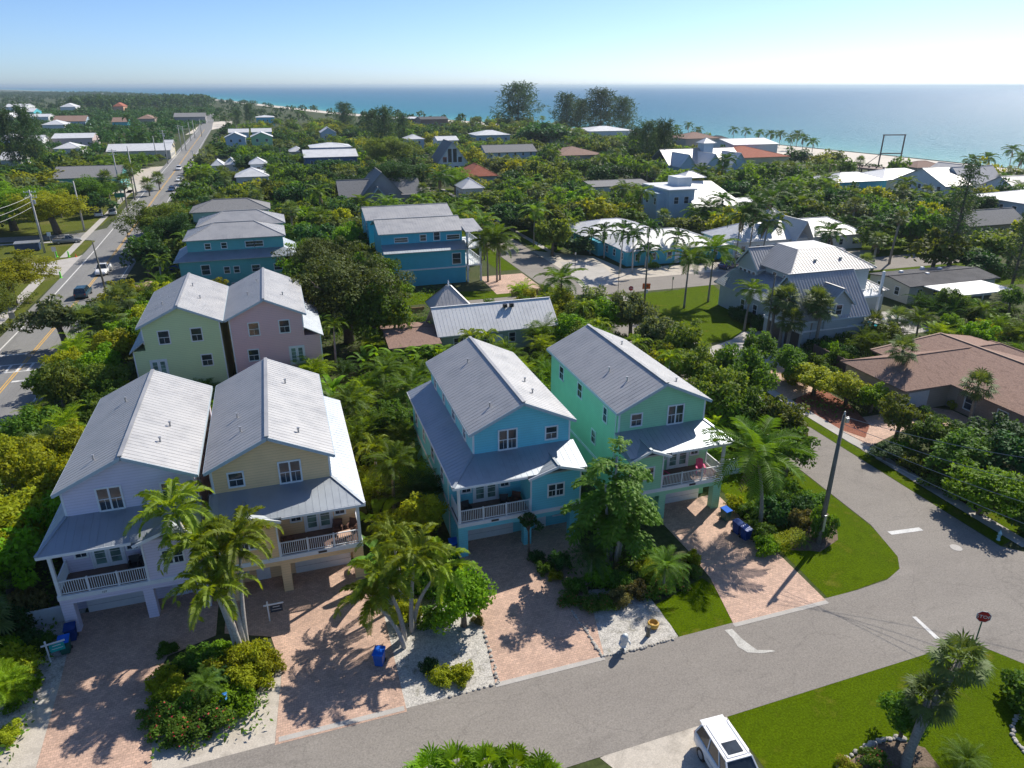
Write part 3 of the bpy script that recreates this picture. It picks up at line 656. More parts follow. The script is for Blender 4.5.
def text_obj(name, s, loc, size, mat, parent=None, rot=(0,0,0), ext=0.004, al='CENTER'):
    c = bpy.data.curves.new(name, 'FONT'); c.body = s; c.size = size; c.align_x = al; c.extrude = ext; c.resolution_u = 2
    o = bpy.data.objects.new(name, c); COL.objects.link(o); o.location = loc; o.rotation_euler = rot; c.materials.append(mat)
    bpy.context.view_layer.update()
    me = bpy.data.meshes.new_from_object(o.evaluated_get(bpy.context.evaluated_depsgraph_get())); bpy.data.objects.remove(o)
    o = bpy.data.objects.new(name, me); COL.objects.link(o); o.location = loc; o.rotation_euler = rot
    if parent: o.parent = parent
    return o
narrow_house('lavender narrow three-storey house with white porch, left of the peach house', -7.3, -1, 8.45, 3.3, ('lavender', (0.70, 0.65, 0.78)), number='107')
narrow_house('peach yellow narrow three-storey house with wicker chairs on its porch', -6.25, 1, 9.1, 3.7, ('peach', (0.88, 0.60, 0.32)))
narrow_house('sky blue narrow three-storey house with blue side roof and white porch railing', 19.1, -1, 9.45, 3.95, ('skyblue', (0.17, 0.60, 0.70)))
narrow_house('mint green narrow three-storey house with pink chairs on its porch', 23.2, 1, 8.35, 2.8, ('mint', (0.34, 0.68, 0.42)))

def rear_house(label, xb, sg, se, col):
    """same house type seen from its back"""
    t = empty('narrow_house', label=label, cat='house', group='narrow three-storey houses')
    wm = siding('siding_'+col[0], col[1], var=0.04); X = lambda s: xb+sg*s; W = 7.6; y0, y1 = 78.9, 92.9
    mb = MB(); xs = sorted((X(0), X(W))); wallbox(mb, xs[0], xs[1], y0, y1, 0, 8.95, 'y', 10.75)
    mb.box(X(W), X(se), y0, y1, 0, 6.2); mb.build('wall', wm, t)
    gable_roof(xs[0], xs[1], y0, y1, 8.95, 10.75, 'y', 0.42, parent=t)
    r = MB(); panel(r, [(X(se+.35),y0-.35,6.15),(X(se+.35),y1+.35,6.15),(X(W),y1+.35,7.3),(X(W),y0-.35,7.3)], 0.12)
    rf = r.build('side_roof', M['porchmetal'], t)
    tb = MB(); 
    for s, z0, z1 in ((0,0,8.9),(W,6.9,8.9),(se,0,6.1)):
        tb = MB(); tb.box(X(s)-0.06, X(s)+0.06, y0-0.03, y0+0.06, z0, z1); tb.build('corner_board', M['white'], t)
    for s in (2.4, 5.6): window(t, 'S', y0, X(s), 6.8, 1.0, 1.35)
    window(t, 'S', y0, X(2.0 if sg > 0 else 1.8), 3.9, 1.0, 1.2); french(t, 'S', y0, X(6.6), 2.9, 1.5, 2.1)
    for s, y in ((2, 84), (5.8, 83), (3, 88)):
        v = MB(); z = 8.95+1.8*(1-abs(s-W/2)/(W/2)); v.lathe([(0.06,0),(0.06,0.42),(0.10,0.42),(0.10,0.5)], 8, (X(s),y,z)); v.build('roof_vent', M['galv'], t)
    return t
rear_house('pale lime narrow three-storey house seen from its back', -7.4, -1, 8.8, ('lime', (0.66, 0.76, 0.42)))
rear_house('pale pink narrow three-storey house seen from its back', -6.4, 1, 9.3, ('pink', (0.80, 0.50, 0.50)))

# ---------------------------------------------------------------- other buildings
COLS = {'teal': (0.13, 0.46, 0.46), 'aqua': (0.10, 0.50, 0.56), 'cyan': (0.06, 0.45, 0.58), 'bluegrey': (0.40, 0.46, 0.48), 'white': (0.72, 0.74, 0.74),
 'paleblue': (0.42, 0.54, 0.64), 'palegreen': (0.36, 0.60, 0.34), 'sage': (0.38, 0.47, 0.42), 'grey': (0.30, 0.29, 0.30), 'tan': (0.42, 0.36, 0.30), 'navy': (0.06, 0.13, 0.28),
 'yellow': (0.62, 0.55, 0.32), 'cream': (0.60, 0.57, 0.48), 'pinkish': (0.62, 0.50, 0.50), 'brick': (0.30, 0.16, 0.12), 'dark': (0.10, 0.09, 0.09), 'orange': (0.60, 0.33, 0.20)}
def cm(c):
    k = 'wall_'+c; return MATS.get(k) or siding(k, COLS[c], 0.25)
def winrow(t, face, plane, a0, a1, zs, w=1.0, h=1.2, n=None, far=True):
    ln = abs(a1-a0); n = n or max(1, int(ln/3.2))
    for z in zs:
        for i in range(n):
            window(t, face, plane, min(a0, a1)+ln*(i+0.5)/n, z, w*(0.8+0.4*rnd.random()), h, 1, far=far)
def building(name, label, x0, x1, y0, y1, ze, zr, roof, wall, rmat='roof', storeys=1, seam=0.5, wins='SW', cat='house', group=None, ov=0.5, door=True):
    t = empty(name, label=label, cat=cat, group=group)
    mb = MB(); ax = {'gx': 'x', 'gy': 'y'}.get(roof); wallbox(mb, x0, x1, y0, y1, 0, ze, ax, zr); mb.build('wall', cm(wall), t)
    rm = M[rmat]; sm = seam if rmat in ('roof', 'roofwhite') else 0
    if ax: gable_roof(x0, x1, y0, y1, ze, zr, ax, ov, sm, mat=rm, parent=t, trim=False)
    elif roof == 'hip': hip_roof(x0, x1, y0, y1, ze+0.12, zr, ov, sm, mat=rm, parent=t)
    elif roof == 'flat':
        r = MB(); r.box(x0-ov, x1+ov, y0-ov, y1+ov, ze, ze+0.25); r.build('roof', rm, t)
    zs = [1.0+2.9*i for i in range(storeys)]
    if 'S' in wins: winrow(t, 'S', y0, x0+0.5, x1-0.5, zs)
    if 'W' in wins: winrow(t, 'W', x0, y0+0.5, y1-0.5, zs)
    if 'E' in wins: winrow(t, 'E', x1, y0+0.5, y1-0.5, zs)
    if door:
        d = MB(); fbox(d, fmap('S', y0), (x0+x1)/2-0.5, (x0+x1)/2+0.5, 0, 0.05, 0.02, 2.1); d.build('door', M['white'], t)
    return t
# teal three-roof block left
def skirt(t, x0, x1, y0, y1, z0, z1, out, name='skirt_roof', mat='porchmetal', sides='SEW'):
    mb = MB(); a = dict(S=[(x0-out,y0-out,z0),(x1+out,y0-out,z0),(x1,y0,z1),(x0,y0,z1)], E=[(x1+out,y0-out,z0),(x1+out,y1,z0),(x1,y1,z1),(x1,y0,z1)], W=[(x0-out,y1,z0),(x0-out,y0-out,z0),(x0,y0,z1),(x0,y1,z1)])
    for k in sides: panel(mb, a[k], 0.12, 0.5)
    return mb.build(name, M[mat], t)
t = building('three_storey_house', 'teal three-storey house with blue skirt roof, nearest of the block behind the lime house', -14.6, 0.3, 124.8, 133.4, 8.9, 10.9, 'hip', 'teal', storeys=0, wins='')
skirt(t, -14.6, 0.3, 124.8, 133.4, 6.0, 7.1, 2.2)
mb = MB(); mb.box(-16.0, 0.2, 123.0, 124.8, 0, 6.0); mb.build('lower_wall', cm('teal'), t)
for x, w in ((-11.5, .8), (-9, .8), (-5, 1.3), (-3.6, 1.3)): window(t, 'S', 124.8, x, 7.45, w, 0.85, far=True)
for x, w, h in ((-12.2, 1.2, 1.5), (-9.0, .8, 1.0), (-7.5, .8, 1.0), (-4.5, 1.2, 1.0), (-1, 1.2, 1.0)): window(t, 'S', 123.0, x, 3.7, w, h, far=True)
for x in (-12, -8): window(t, 'S', 123.0, x, 0.8, 1, 1.2, far=True)
t = building('three_storey_house', 'pale teal three-storey house, middle roof of the block behind the lime house', -13.6, 0.6, 137.2, 145.5, 8.9, 10.9, 'hip', 'teal', storeys=3, wins='SE')
t = building('three_storey_house', 'sage three-storey house with dark grey roof, farthest of the block behind the lime house', -16.0, -1.8, 154.2, 162.0, 8.9, 10.8, 'hip', 'sage', 'shingle', storeys=3, wins='SE')
# bright blue pair
t = building('three_storey_house', 'bright blue three-storey house with white porch tower beside coconut palms', 16.1, 30.2, 121.3, 130.6, 8.9, 10.4, 'gx', 'cyan', storeys=0, wins='')
sk = MB(); panel(sk, [(16.0,118.5,6.0),(30.6,118.5,6.0),(30.6,121.3,7.0),(16.0,121.3,7.0)], 0.12); sk.build('skirt_roof', M['porchmetal'], t)
lw = MB(); lw.box(16.1, 30.2, 119.2, 121.3, 0, 6.0); lw.build('lower_wall', cm('cyan'), t)
tb = MB(); tb.box(16.1, 30.2, 119.1, 119.2, 2.7, 2.95); tb.build('trim', M['white'], t)
for x, w, h in ((19.5, 2.2, .7), (23.3, 1, 1), (25.7, 1, 1.4), (28.6, 2.2, .7)): window(t, 'S', 121.3, x, 7.3, w, h, far=True)
window(t, 'S', 119.2, 28.6, 3.4, 1.4, 1.8, far=True); window(t, 'S', 119.2, 17.6, 0.2, 1.8, 1.9, far=True)
pt_ = MB()
for x in (30.6, 33.0):
    for y in (119.4, 128.0): pt_.box(x-.15, x+.15, y-.15, y+.15, 0, 8.9)
pt_.build('porch_post', M['white'], t)
pf = MB()
for z in (2.8, 5.8): pf.box(30.2, 33.2, 119.2, 129, z, z+0.2)
pf.build('porch_floor', M['white'], t)
railing(t, [(30.5,119.3),(33.1,119.3),(33.1,128)], 3.0, sp=0.3); railing(t, [(30.5,119.3),(33.1,119.3),(33.1,128)], 6.0, sp=0.3)
pr_ = MB(); panel(pr_, [(30.3,119,8.8),(33.5,119,8.8),(33.5,125.8,9.9),(30.3,125.8,9.9)], .12); panel(pr_, [(33.5,129.5,8.8),(30.3,129.5,8.8),(30.3,125.8,9.9),(33.5,125.8,9.9)], .12); pr_.build('porch_roof', M['roof'], t)
building('three_storey_house', 'blue three-storey house mostly hidden behind its bright blue twin', 15.8, 31.6, 135.5, 145.5, 8.9, 10.4, 'gx', 'cyan', storeys=3, wins='SW')
# cottage between
t = building('cottage', 'low cottage with long grey metal roof behind the sky blue house', 17.8, 33.2, 84.0, 90.4, 3.0, 5.4, 'gx', 'sage', 'roofwhite', wins='SW')
tw = MB(); tw.box(18.6, 23.2, 90.4, 94.4, 0, 4.2); tw.build('tower_wall', cm('bluegrey'), t)
hip_roof(18.6, 23.2, 90.4, 94.4, 4.2, 6.9, 0.5, mat=M['roof'], parent=t, name='pyramid_roof')
f_ = MB(); f_.lathe([(0.12,0),(0.12,.5),(0.02,.9)], 8, (20.9,92.4,6.8)); f_.build('finial', M['white'], t)
v = MB()
for x in (26.8, 27.7): v.box(x, x+0.5, 86.0, 86.5, 5.0, 5.45)
v.build('roof_vent', M['black'], t)
building('shed', 'brown roofed shed left of the low cottage, under banana leaves', 11.4, 17.0, 82.5, 91.0, 2.4, 3.2, 'gx', 'tan', 'shinglebrown', wins='', cat='shed', door=False)

# mansion with pool
SEAM[0] = 0.03
t = empty('mansion', label='large grey-blue house with metal roofs and pool beside the palm lawn', cat='house')
w = cm('bluegrey'); mb = MB(); mb.box(68.8, 82.6, 82.4, 93.2, 0, 7.2); mb.box(64.6, 68.8, 79.2, 93.2, 0, 3.6); wallbox(mb, 67.6, 72, 88.5, 93.3, 0, 6.8, 'x', 8.9); mb.build('wall', w, t)
hip_roof(68.8, 82.6, 82.4, 94.5, 7.2, 11.2, 0.7, parent=t, flat=9.7)
gable_roof(67.6, 73, 88.5, 93.3, 6.8, 9.2, 'x', 0.35, parent=t, name='gable_roof')
lr = MB(); panel(lr, [(63.9,94,3.6),(63.9,78.6,3.6),(68.8,81.9,6.2),(68.8,94,6.2)], .12); lr.build('lower_roof', M['porchmetal'], t)
wg = MB(); wallbox(wg, 62.6, 72.2, 71.2, 79.1, 0, 4.6, 'x', 9.2); wg.build('garage_wall', w, t)
gable_roof(62.6, 72.2, 71.2, 79.1, 4.6, 9.2, 'x', 0.45, parent=t, name='garage_roof')
dg = MB(); wallbox(dg, 65.6, 69.4, 71.0, 74.5, 2.8, 6.2, 'y', 8.0); dg.build('dormer_wall', w, t)
gable_roof(65.6, 69.4, 71.0, 74.6, 6.2, 8.0, 'y', 0.35, parent=t, name='dormer_roof')
for y in (73.1, 76.9):
    d = MB(); fbox(d, fmap('W', 62.6), y-1.35, y+1.35, 0, 0.06, 0.05, 2.2); d.build('garage_door', simple('dark_garage_door', (0.05,0.045,0.045), .5), t)
tb = MB(); tb.box(62.45, 62.6, 71.1, 79.2, 2.35, 2.7); tb.box(62.4, 72.3, 71.05, 71.2, 2.6, 2.8); tb.box(62.4,62.6,74.8,75.2,0,2.35); tb.build('trim', M['white'], t)
window(t, 'W', 62.6, 75.1, 5.0, 1.3, 1.5, 2, far=True); window(t, 'S', 71.0, 67.5, 4.6, .9, 1.3, far=True)
for y in (81, 84, 87): window(t, 'W', 64.6, y, 1.0, .9, 1.5, far=True)
for y in (83.6, 86): window(t, 'W', 68.8, y, 5.6, .8, 1.0, far=True)
for y in (89.3, 90.4, 91.5, 92.6): window(t, 'W', 67.6, y, 4.2, .7, 1.7, far=True)
window(t, 'S', 82.4, 77, 4.2, 1.3, 1.9, far=True); window(t, 'S', 82.4, 74.4, 4.2, 1.3, 1.9, far=True)
pv = MB(); 
for x in (76.2, 83.2): pv.box(x-.15, x+.15, 80.0, 80.3, 0, 7.0)
pv.box(73.5, 83.4, 79.9, 82.4, 3.3, 3.55); pv.build('veranda', M['white'], t)
railing(t, [(73.6,80.0),(83.3,80.0),(83.3,82.4)], 3.55, sp=.3)
hip_roof(82.6, 87, 83, 92, 3.2, 4.6, .4, mat=M['roof'], parent=t, name='side_roof')
mb = MB(); mb.box(82.6, 87, 83, 92, 0, 3.2); mb.build('side_wall', w, t)
for x in (73.5, 78.0):
    v = MB(); v.box(x, x+.35, 83.6, 83.9, 7.4, 8.7); v.build('roof_vent', M['galv'], t)
SEAM[0] = -0.004
# ranch house
t = empty('ranch_house', label='low brown-shingled ranch house behind two cabbage palms', cat='house')
mb = MB(); mb.box(60.2, 74, 52.2, 60.6, 0, 2.65); mb.box(66.4, 81.4, 30, 62.2, 0, 2.65); mb.build('wall', cm('tan'), t)
hip_roof(60.2, 82, 52.2, 60.6, 2.72, 4.45, 0.5, 0, mat=M['shinglebrown'], parent=t, name='wing_roof')
rr = MB(); z = 2.75
panel(rr, [(65.8,63,z),(65.8,29,z),(73.9,29,4.6),(73.9,61,4.6)], .14, 0); panel(rr, [(82,29,z),(82,63,z),(73.9,61,4.6),(73.9,29,4.6)], .14, 0); panel(rr, [(82,63,z),(65.8,63,z),(73.9,61,4.6)], .14, 0)
rr.build('roof', M['shinglebrown'], t)
rc = MB(); ridgecap(rc, (73.9,29,4.62), (73.9,61,4.62)); ridgecap(rc, (65.8,63,z), (73.9,61,4.62)); rc.build('ridge_cap', simple('ridge_tile', (0.36,0.25,0.19), .9), t)
d = MB(); fbox(d, fmap('S', 52.2), 60.9, 63.6, 0, .06, .05, 2.2); d.build('garage_door', M['garage'], t)
br = MB(); fbox(br, fmap('W', 66.4), 30, 51, .0, .08, 0, 2.6); br.build('brick_front', grainy('brick_pale', [(0.30,0.22,0.18),(0.40,0.31,0.26)], 3, fine=12, stretch=(1,1,4)), t)
for y in (49.5, 45.8, 42, 38): window(t, 'W', 66.3, y, .7, 1.0, 1.4, far=True)
# aqua motel, two hips
g_ = 'aqua motel buildings by the parking lot'
t = building('motel_building', 'aqua low building with large white hip roof behind slim palms', 62.4, 84, 120.9, 135.5, 2.8, 5.3, 'hip', 'cyan', 'roofwhite', cat='motel', group=g_)
t = building('motel_building', 'smaller aqua low building with white hip roof beside the yellow-green palm', 60.6, 78, 137.0, 150.5, 2.8, 5.0, 'hip', 'cyan', 'roofwhite', cat='motel', group=g_)
cn = MB(); cn.box(60.9, 67, 131, 137.0, 0, 2.7); cn.build('link_wall', cm('cyan'), t)
# white cottages behind the mansion
t = building('resort_building', 'long low white-roofed building with small blue cupola behind the mansion', 86, 118, 121, 132, 3.0, 5.9, 'hip', 'white', 'roofwhite', cat='resort')
cu = MB(); cu.box(96.2, 98.4, 124.2, 126.4, 4.5, 7.6); cu.build('cupola', cm('navy'), t); hip_roof(96.2, 98.4, 124.2, 126.4, 7.6, 8.7, .5, 0, mat=M['roofwhite'], parent=t, name='cupola_roof')
gable_roof(99.5, 103.5, 119.5, 126, 3.2, 6.6, 'y', .4, mat=M['roofwhite'], parent=t, name='cross_gable', trim=False)
# modern white house
t = empty('modern_house', label='white modern house with sweeping white roof and boxy tower behind the oaks', cat='house')
mb = MB(); mb.box(92, 99, 158, 171, 0, 8.2); mb.box(89.8, 92, 160, 168, 0, 7.4); mb.box(99, 110, 158, 171, 0, 5); mb.build('wall', cm('paleblue'), t)
r = MB(); panel(r, [(97.5,155,4.3),(112,155,4.3),(108,165,9.2),(99,165,9.6)], .15, 0); panel(r, [(112,175,4.3),(97.5,175,4.3),(99,165,9.6),(108,165,9.2)], .15, 0); r.box(91.5,99.4,157.5,171.5,8.2,8.5); r.build('roof', M['roofwhite'], t)
mb = MB(); mb.box(97, 101, 163, 168, 8.4, 10.6); mb.build('roof_tower', cm('white'), t); hip_roof(100, 106, 165, 170, 10.2, 11.6, .3, 0, mat=M['roofwhite'], parent=t, name='tower_roof')
for y in (161, 165, 169): window(t, 'W', 89.8 if y < 168 else 92, y, 4.6, 1, 1.6, far=True)
window(t, 'S', 158, 94, 5, 1.2, 1.6, far=True); window(t, 'S', 158, 96.8, 5, 1.2, 1.6, far=True); window(t, 'S', 158, 102, 1, 3, 1.8, far=True)
building('annex', 'small flat white-roofed annex right of the sweeping white roof', 112, 121, 158, 165, 4.2, 4.2, 'flat', 'white', 'roofwhite', cat='annex', wins='S')
t = building('flat_roof_house', 'low house with dark grey flat roof and bright white patio roof', 93.2, 111, 84.2, 92.4, 2.9, 3.5, 'gx', 'cream', 'darkroof', wins='SW')
pp = MB(); pp.box(95.4, 107.2, 77.6, 84.0, 2.75, 2.9); pp.build('patio_roof', M['roofwhite'], t)
for x in (95.7, 101, 106.9): pc = MB(); pc.box(x-.07, x+.07, 77.8, 77.94, 0, 2.75); pc.build('patio_post', M['white'], t)
for x, y in ((97, 90), (100, 87.6), (105, 89.8), (102.5,91)):
    v = MB(); v.box(x, x+.5, y, y+.5, 3.2, 3.7); v.build('roof_vent', M['white'], t)
t = building('beach_house', 'long aqua house with two white hip roofs in front of the boardwalk', 165, 184, 183.5, 196, 4.4, 6.6, 'hip', 'cyan', 'roofwhite', storeys=1)
hip_roof(184, 206, 185, 199, 4.5, 6.9, .6, 0, mat=M['roofwhite'], parent=t, name='second_roof'); mb = MB(); mb.box(184, 206, 185, 199, 0, 4.4); mb.build('second_wall', cm('sage'), t)
t = building('beach_house', 'white beach house with several steep gables below the beach swing frame', 182, 191, 160, 178, 5.6, 9.6, 'gx', 'white', 'roof', storeys=2)
for x0, x1, y0, y1, zr in ((191, 206, 162, 172, 9.8), (200, 213, 172, 186, 9.0), (196, 212, 150, 160, 8.2)):
    mb = MB(); wallbox(mb, x0, x1, y0, y1, 0, 5.6, 'y' if x1-x0 < 14 else 'x', zr); mb.build('wing_wall', cm('white'), t); gable_roof(x0, x1, y0, y1, 5.6, zr, 'y' if x1-x0 < 14 else 'x', .4, .6, mat=M['roof'], parent=t, name='wing_roof', trim=False)
t = building('beach_house', 'blue two-storey house with white roof at the right edge', 169.5, 190, 126.5, 141, 6.0, 8.0, 'hip', 'paleblue', 'roofwhite', storeys=2)
railing(t, [(168.5,141),(168.5,125.5),(190,125.5)], 3.0, sp=.5)
building('bungalow', 'grey roofed bungalow behind the tall pine on the right', 146.5, 163, 120.5, 128.5, 3.2, 5.6, 'gx', 'tan', 'shingle')
t = building('gabled_house', 'grey house with steep front gable and fish-scale peak behind the olive trees', 22.5, 32.5, 197, 211, 5.4, 10.6, 'gy', 'grey', 'shingle', storeys=2)
mb = MB(); wallbox(mb, 23.6, 28.0, 194.0, 197, 0, 4.6, 'y', 7.2); mb.box(32.5, 37, 198, 208, 0, 4.6); mb.build('porch_wall', cm('grey'), t); gable_roof(23.6, 28, 193.6, 197, 4.6, 7.2, 'y', .4, 0, mat=M['shingle'], parent=t, name='porch_roof')
gable_roof(16.5, 38, 199, 209, 4.6, 8.2, 'x', .5, 0, mat=M['shingle'], parent=t, name='wing_roof', trim=False)
mb = MB(); mb.box(17, 22.5, 199.4, 208.6, 0, 4.6); mb.build('wing_wall', cm('grey'), t)

# far houses, each from its own place, size and look
def far_house(label, u0, u1, ve, ze, dep, zr, roof, wall, rmat='roofwhite', st=1, name='house', wins='SW'):
    a = P(u0, ve, ze); x0, y0 = a.x, a.y; lo, hi = x0, x0+900
    for _ in range(40):
        m = (lo+hi)/2
        if proj(m, y0, ze)[0] < u1: lo = m
        else: hi = m
    return building(name, label, x0, lo, y0, y0+dep, ze, zr, roof, wall, rmat, storeys=st, seam=0, wins=wins if x0 > -5 else wins.replace('W', 'E'), ov=.5)
FAR = [
 ('pale blue three-storey house with white porches left of its green twin', 225, 245, 137.5, 9, 10, 11, 'gy', 'paleblue', 'roofwhite', 3),
 ('light green three-storey house with white porches right of its blue twin', 251, 272, 137, 9, 10, 11, 'gy', 'palegreen', 'roofwhite', 3),
 ('white long-roofed house just behind the pale blue three-storey house', 229, 248, 132.5, 9, 9, 10.5, 'gx', 'paleblue', 'roofwhite', 3),
 ('white long-roofed house just behind the light green three-storey house', 252, 271, 132, 9, 9, 10.5, 'gx', 'paleblue', 'roofwhite', 3),
 ('small white hip-roofed cottage below the pale blue three-storey house', 212, 223, 166, 4, 9, 6, 'hip', 'white', 'roofwhite', 1),
 ('small white cottage right of a similar one below the blue twin house', 225, 237, 165, 4, 9, 6.3, 'hip', 'white', 'roofwhite', 1),
 ('white two-storey cottage with tall windows below the light green house', 250, 266, 164.5, 6, 9, 8, 'hip', 'white', 'roofwhite', 2),
 ('white hip-roofed bungalow partly hidden behind the brown-green tree row', 236, 268, 177.5, 3.5, 12, 6, 'hip', 'white', 'roofwhite', 1),
 ('teal flat-roofed beach house on the far shore', 256, 274, 117.5, 7, 18, 8.5, 'hip', 'cyan', 'roofwhite', 2),
 ('white two-storey house with shallow gable left of the round pine', 321, 336, 132.5, 7, 12, 9.5, 'gy', 'paleblue', 'roofwhite', 2),
 ('navy blue two-storey house with white roof behind the clipped hedge', 305, 357, 157.5, 6.5, 16, 8.6, 'gx', 'navy', 'roofwhite', 2),
 ('navy house with long white roof just behind a similar navy house', 311, 351, 148, 8.5, 14, 10, 'hip', 'navy', 'roofwhite', 2),
 ('long dark beachfront building with white roof on its left half', 391, 422, 119, 7, 22, 8, 'gx', 'dark', 'roofwhite', 2),
 ('dark red-brown beachfront building with chimney block', 421, 448, 119.5, 8, 22, 9.5, 'gx', 'brick', 'darkroof', 2),
 ('small pale hip-roofed house left of the glass gable house', 407, 424, 139.5, 6, 12, 8.2, 'hip', 'paleblue', 'roofwhite', 2),
 ('white flat-gabled house behind the glass gable house', 438, 458, 140.5, 6, 12, 7.6, 'gx', 'white', 'roofwhite', 1),
 ('aqua-white two-storey hip house near the beach left of the round tree', 476, 510, 135.5, 6.5, 16, 8.8, 'hip', 'paleblue', 'roofwhite', 2),
 ('small white hip house right of the dark round tree', 550, 564, 137, 7, 16, 9.5, 'hip', 'white', 'roofwhite', 2),
 ('grey shingled aqua house with two roof sections in front of the round tree', 486, 536, 152.5, 5.5, 12, 8, 'gx', 'paleblue', 'shingle', 2),
 ('tan house with broad brown hip roof below the tall pines', 558, 604, 156, 4, 22, 7, 'hip', 'tan', 'shinglebrown', 1),
 ('house with brick red hip roof above white tents by the street', 467, 497, 177, 3.6, 16, 7, 'hip', 'sage', 'redtile', 1),
 ('white cottage with pointed hip roof beside the small street', 463, 483, 189, 3.4, 9, 6, 'hip', 'white', 'roofwhite', 1),
 ('long white roof between the two groups of tall pines', 589, 634, 131.5, 6, 26, 8.4, 'hip', 'white', 'roofwhite', 1),
 ('grey flat-roofed house left of the white modern house', 594, 650, 187, 3.6, 14, 4.4, 'gx', 'white', 'shingle', 1),
 ('red tile roofed yellow villa in front of the white terrace building', 730, 789, 158.5, 5.5, 26, 9, 'hip', 'yellow', 'redtile', 1),
 ('white terrace building with white roof behind the red tile villa', 734, 778, 145, 8.5, 22, 10.2, 'gx', 'white', 'roofwhite', 2),
 ('brown roofed mansion at the beach behind the blue gabled house', 686, 719, 139, 9, 16, 11.5, 'hip', 'tan', 'shinglebrown', 2),
 ('charcoal roofed house at the beach left of the white terrace building', 717, 738, 142.5, 7, 16, 9.5, 'hip', 'brick', 'darkroof', 1),
 ('teal shopfront with long grey roof on the left beyond the park', 54, 120, 178.5, 4.6, 15, 7.4, 'gx', 'teal', 'shingle', 1),
 ('long white-roofed building beside the main road', 107, 170, 151.5, 4, 18, 6.5, 'gx', 'cream', 'roofwhite', 1),
 ('pinkish house with large white roof left of the main road', 52, 92, 138.5, 4.5, 20, 6.5, 'gx', 'pinkish', 'roofwhite', 1),
 ('white hip-roofed house in front of the pinkish house', 54, 80, 149, 4, 14, 6.5, 'hip', 'white', 'roofwhite', 1),
 ('brown roofed long house far left behind the pinkish house', 53, 85, 121.5, 4, 26, 8, 'gx', 'paleblue', 'shinglebrown', 1),
 ('white house left of the brown roofed long house', 42, 64, 125, 5, 22, 8, 'hip', 'white', 'roofwhite', 1),
 ('small aqua house with tan roof right of the fan-shaped palm', 112, 127, 122, 5, 20, 8, 'gx', 'aqua', 'shinglebrown', 1),
 ('tan roofed house among trees above the main road', 137, 154, 119, 5, 26, 8, 'hip', 'tan', 'shinglebrown', 1),
 ('white roofed house at the left edge behind the tall pine', 0, 14, 140, 4, 18, 7, 'hip', 'white', 'roofwhite', 1),
 ('white gabled house at the left edge below another white house', 0, 20, 160, 4, 14, 6.5, 'gx', 'white', 'roofwhite', 1),
 ('small white house behind the two leaning pines', 28, 42, 141, 4, 14, 6.5, 'gx', 'white', 'roofwhite', 1),
 ('pale house with orange tile roof far off among the dark trees', 113, 123, 106.5, 9, 30, 13, 'hip', 'orange', 'redtile', 1),
 ('white building far away at the left edge near the horizon', 4, 26, 107, 8, 40, 11, 'gx', 'white', 'roofwhite', 1),
 ('blue building with white roof far away on the left', 14, 33, 112, 8, 30, 11, 'gx', 'aqua', 'roofwhite', 1),
 ('white hip-roofed house far away left of the dark tree wood', 60, 75, 107, 8, 30, 12, 'hip', 'white', 'roofwhite', 1),
 ('far white house at the left edge below the horizon trees', 0, 13, 117, 6, 30, 9, 'hip', 'cream', 'roofwhite', 1),
 ('long white house far away below the dark tree wood', 24, 48, 117, 6, 24, 8, 'gx', 'white', 'roofwhite', 1),
 ('grey house at the main road where the road bends', 174, 205, 117, 6, 20, 9, 'gx', 'grey', 'shingle', 1),
 ('small cream house right of the road poles', 164, 172, 145, 5, 10, 7, 'gx', 'yellow', 'roofwhite', 1),
 ('white cottage between palms left of the three white beach cottages', 290, 304, 152, 4, 10, 6, 'hip', 'cream', 'roofwhite', 1),
 ('brown roofed beach house with cupola near the swing frame', 917, 945, 168, 3, 10, 5, 'hip', 'tan', 'shinglebrown', 1),
]
for q in FAR: far_house(*q)
# glass-gabled A-frame house
t = empty('gabled_house', label='white house with a steep glass-filled gable left of the long aqua house', cat='house')
a = P(438, 163, 4.5); x0 = a.x; y0 = a.y; x1 = x0+11.5
mb = MB(); wallbox(mb, x0, x1, y0, y0+14, 0, 4.5, 'y', 12); mb.build('wall', cm('white'), t)
gable_roof(x0, x1, y0, y0+14, 4.5, 12, 'y', .7, 0, mat=M['shingle'], parent=t, trim=True)
for i, (dx, h) in enumerate(((-3, 2.0), (-1, 5.0), (1, 5.0), (3, 2.0))): window(t, 'S', y0, (x0+x1)/2+dx, 4.6, 1.5, h, far=True, bars=False)
winrow(t, 'S', y0, x0, x1, [1.2], 1.6, 2, 4)
# blue many-gabled house near the beach
t = empty('gabled_house', label='light blue house with many white gables and a square cupola near the beach', cat='house')
a = P(678, 166, 6); x0, y0 = a.x, a.y
mb = MB(); mb.box(x0, x0+30, y0+6, y0+20, 0, 6); mb.build('wall', cm('paleblue'), t)
gable_roof(x0, x0+30, y0+6, y0+20, 6, 10.5, 'x', .6, 0, mat=M['roof'], parent=t, trim=False)
for i in range(3):
    xx = x0+1+i*10.5; mb = MB(); wallbox(mb, xx, xx+6, y0, y0+8, 0, 6, 'y', 9.6); mb.build('gable_wall', cm('paleblue'), t)
    gable_roof(xx, xx+6, y0, y0+11, 6, 9.6, 'y', .5, 0, mat=M['roofwhite'], parent=t, name='gable_roof', trim=False)
    window(t, 'S', y0, xx+3, 1.2, 2, 3, far=True)
mb = MB(); mb.box(x0+16, x0+20, y0+10, y0+14, 9, 12.6); mb.build('cupola', cm('paleblue'), t); hip_roof(x0+16, x0+20, y0+10, y0+14, 12.6, 14.4, .8, 0, mat=M['roofwhite'], parent=t, name='cupola_roof')
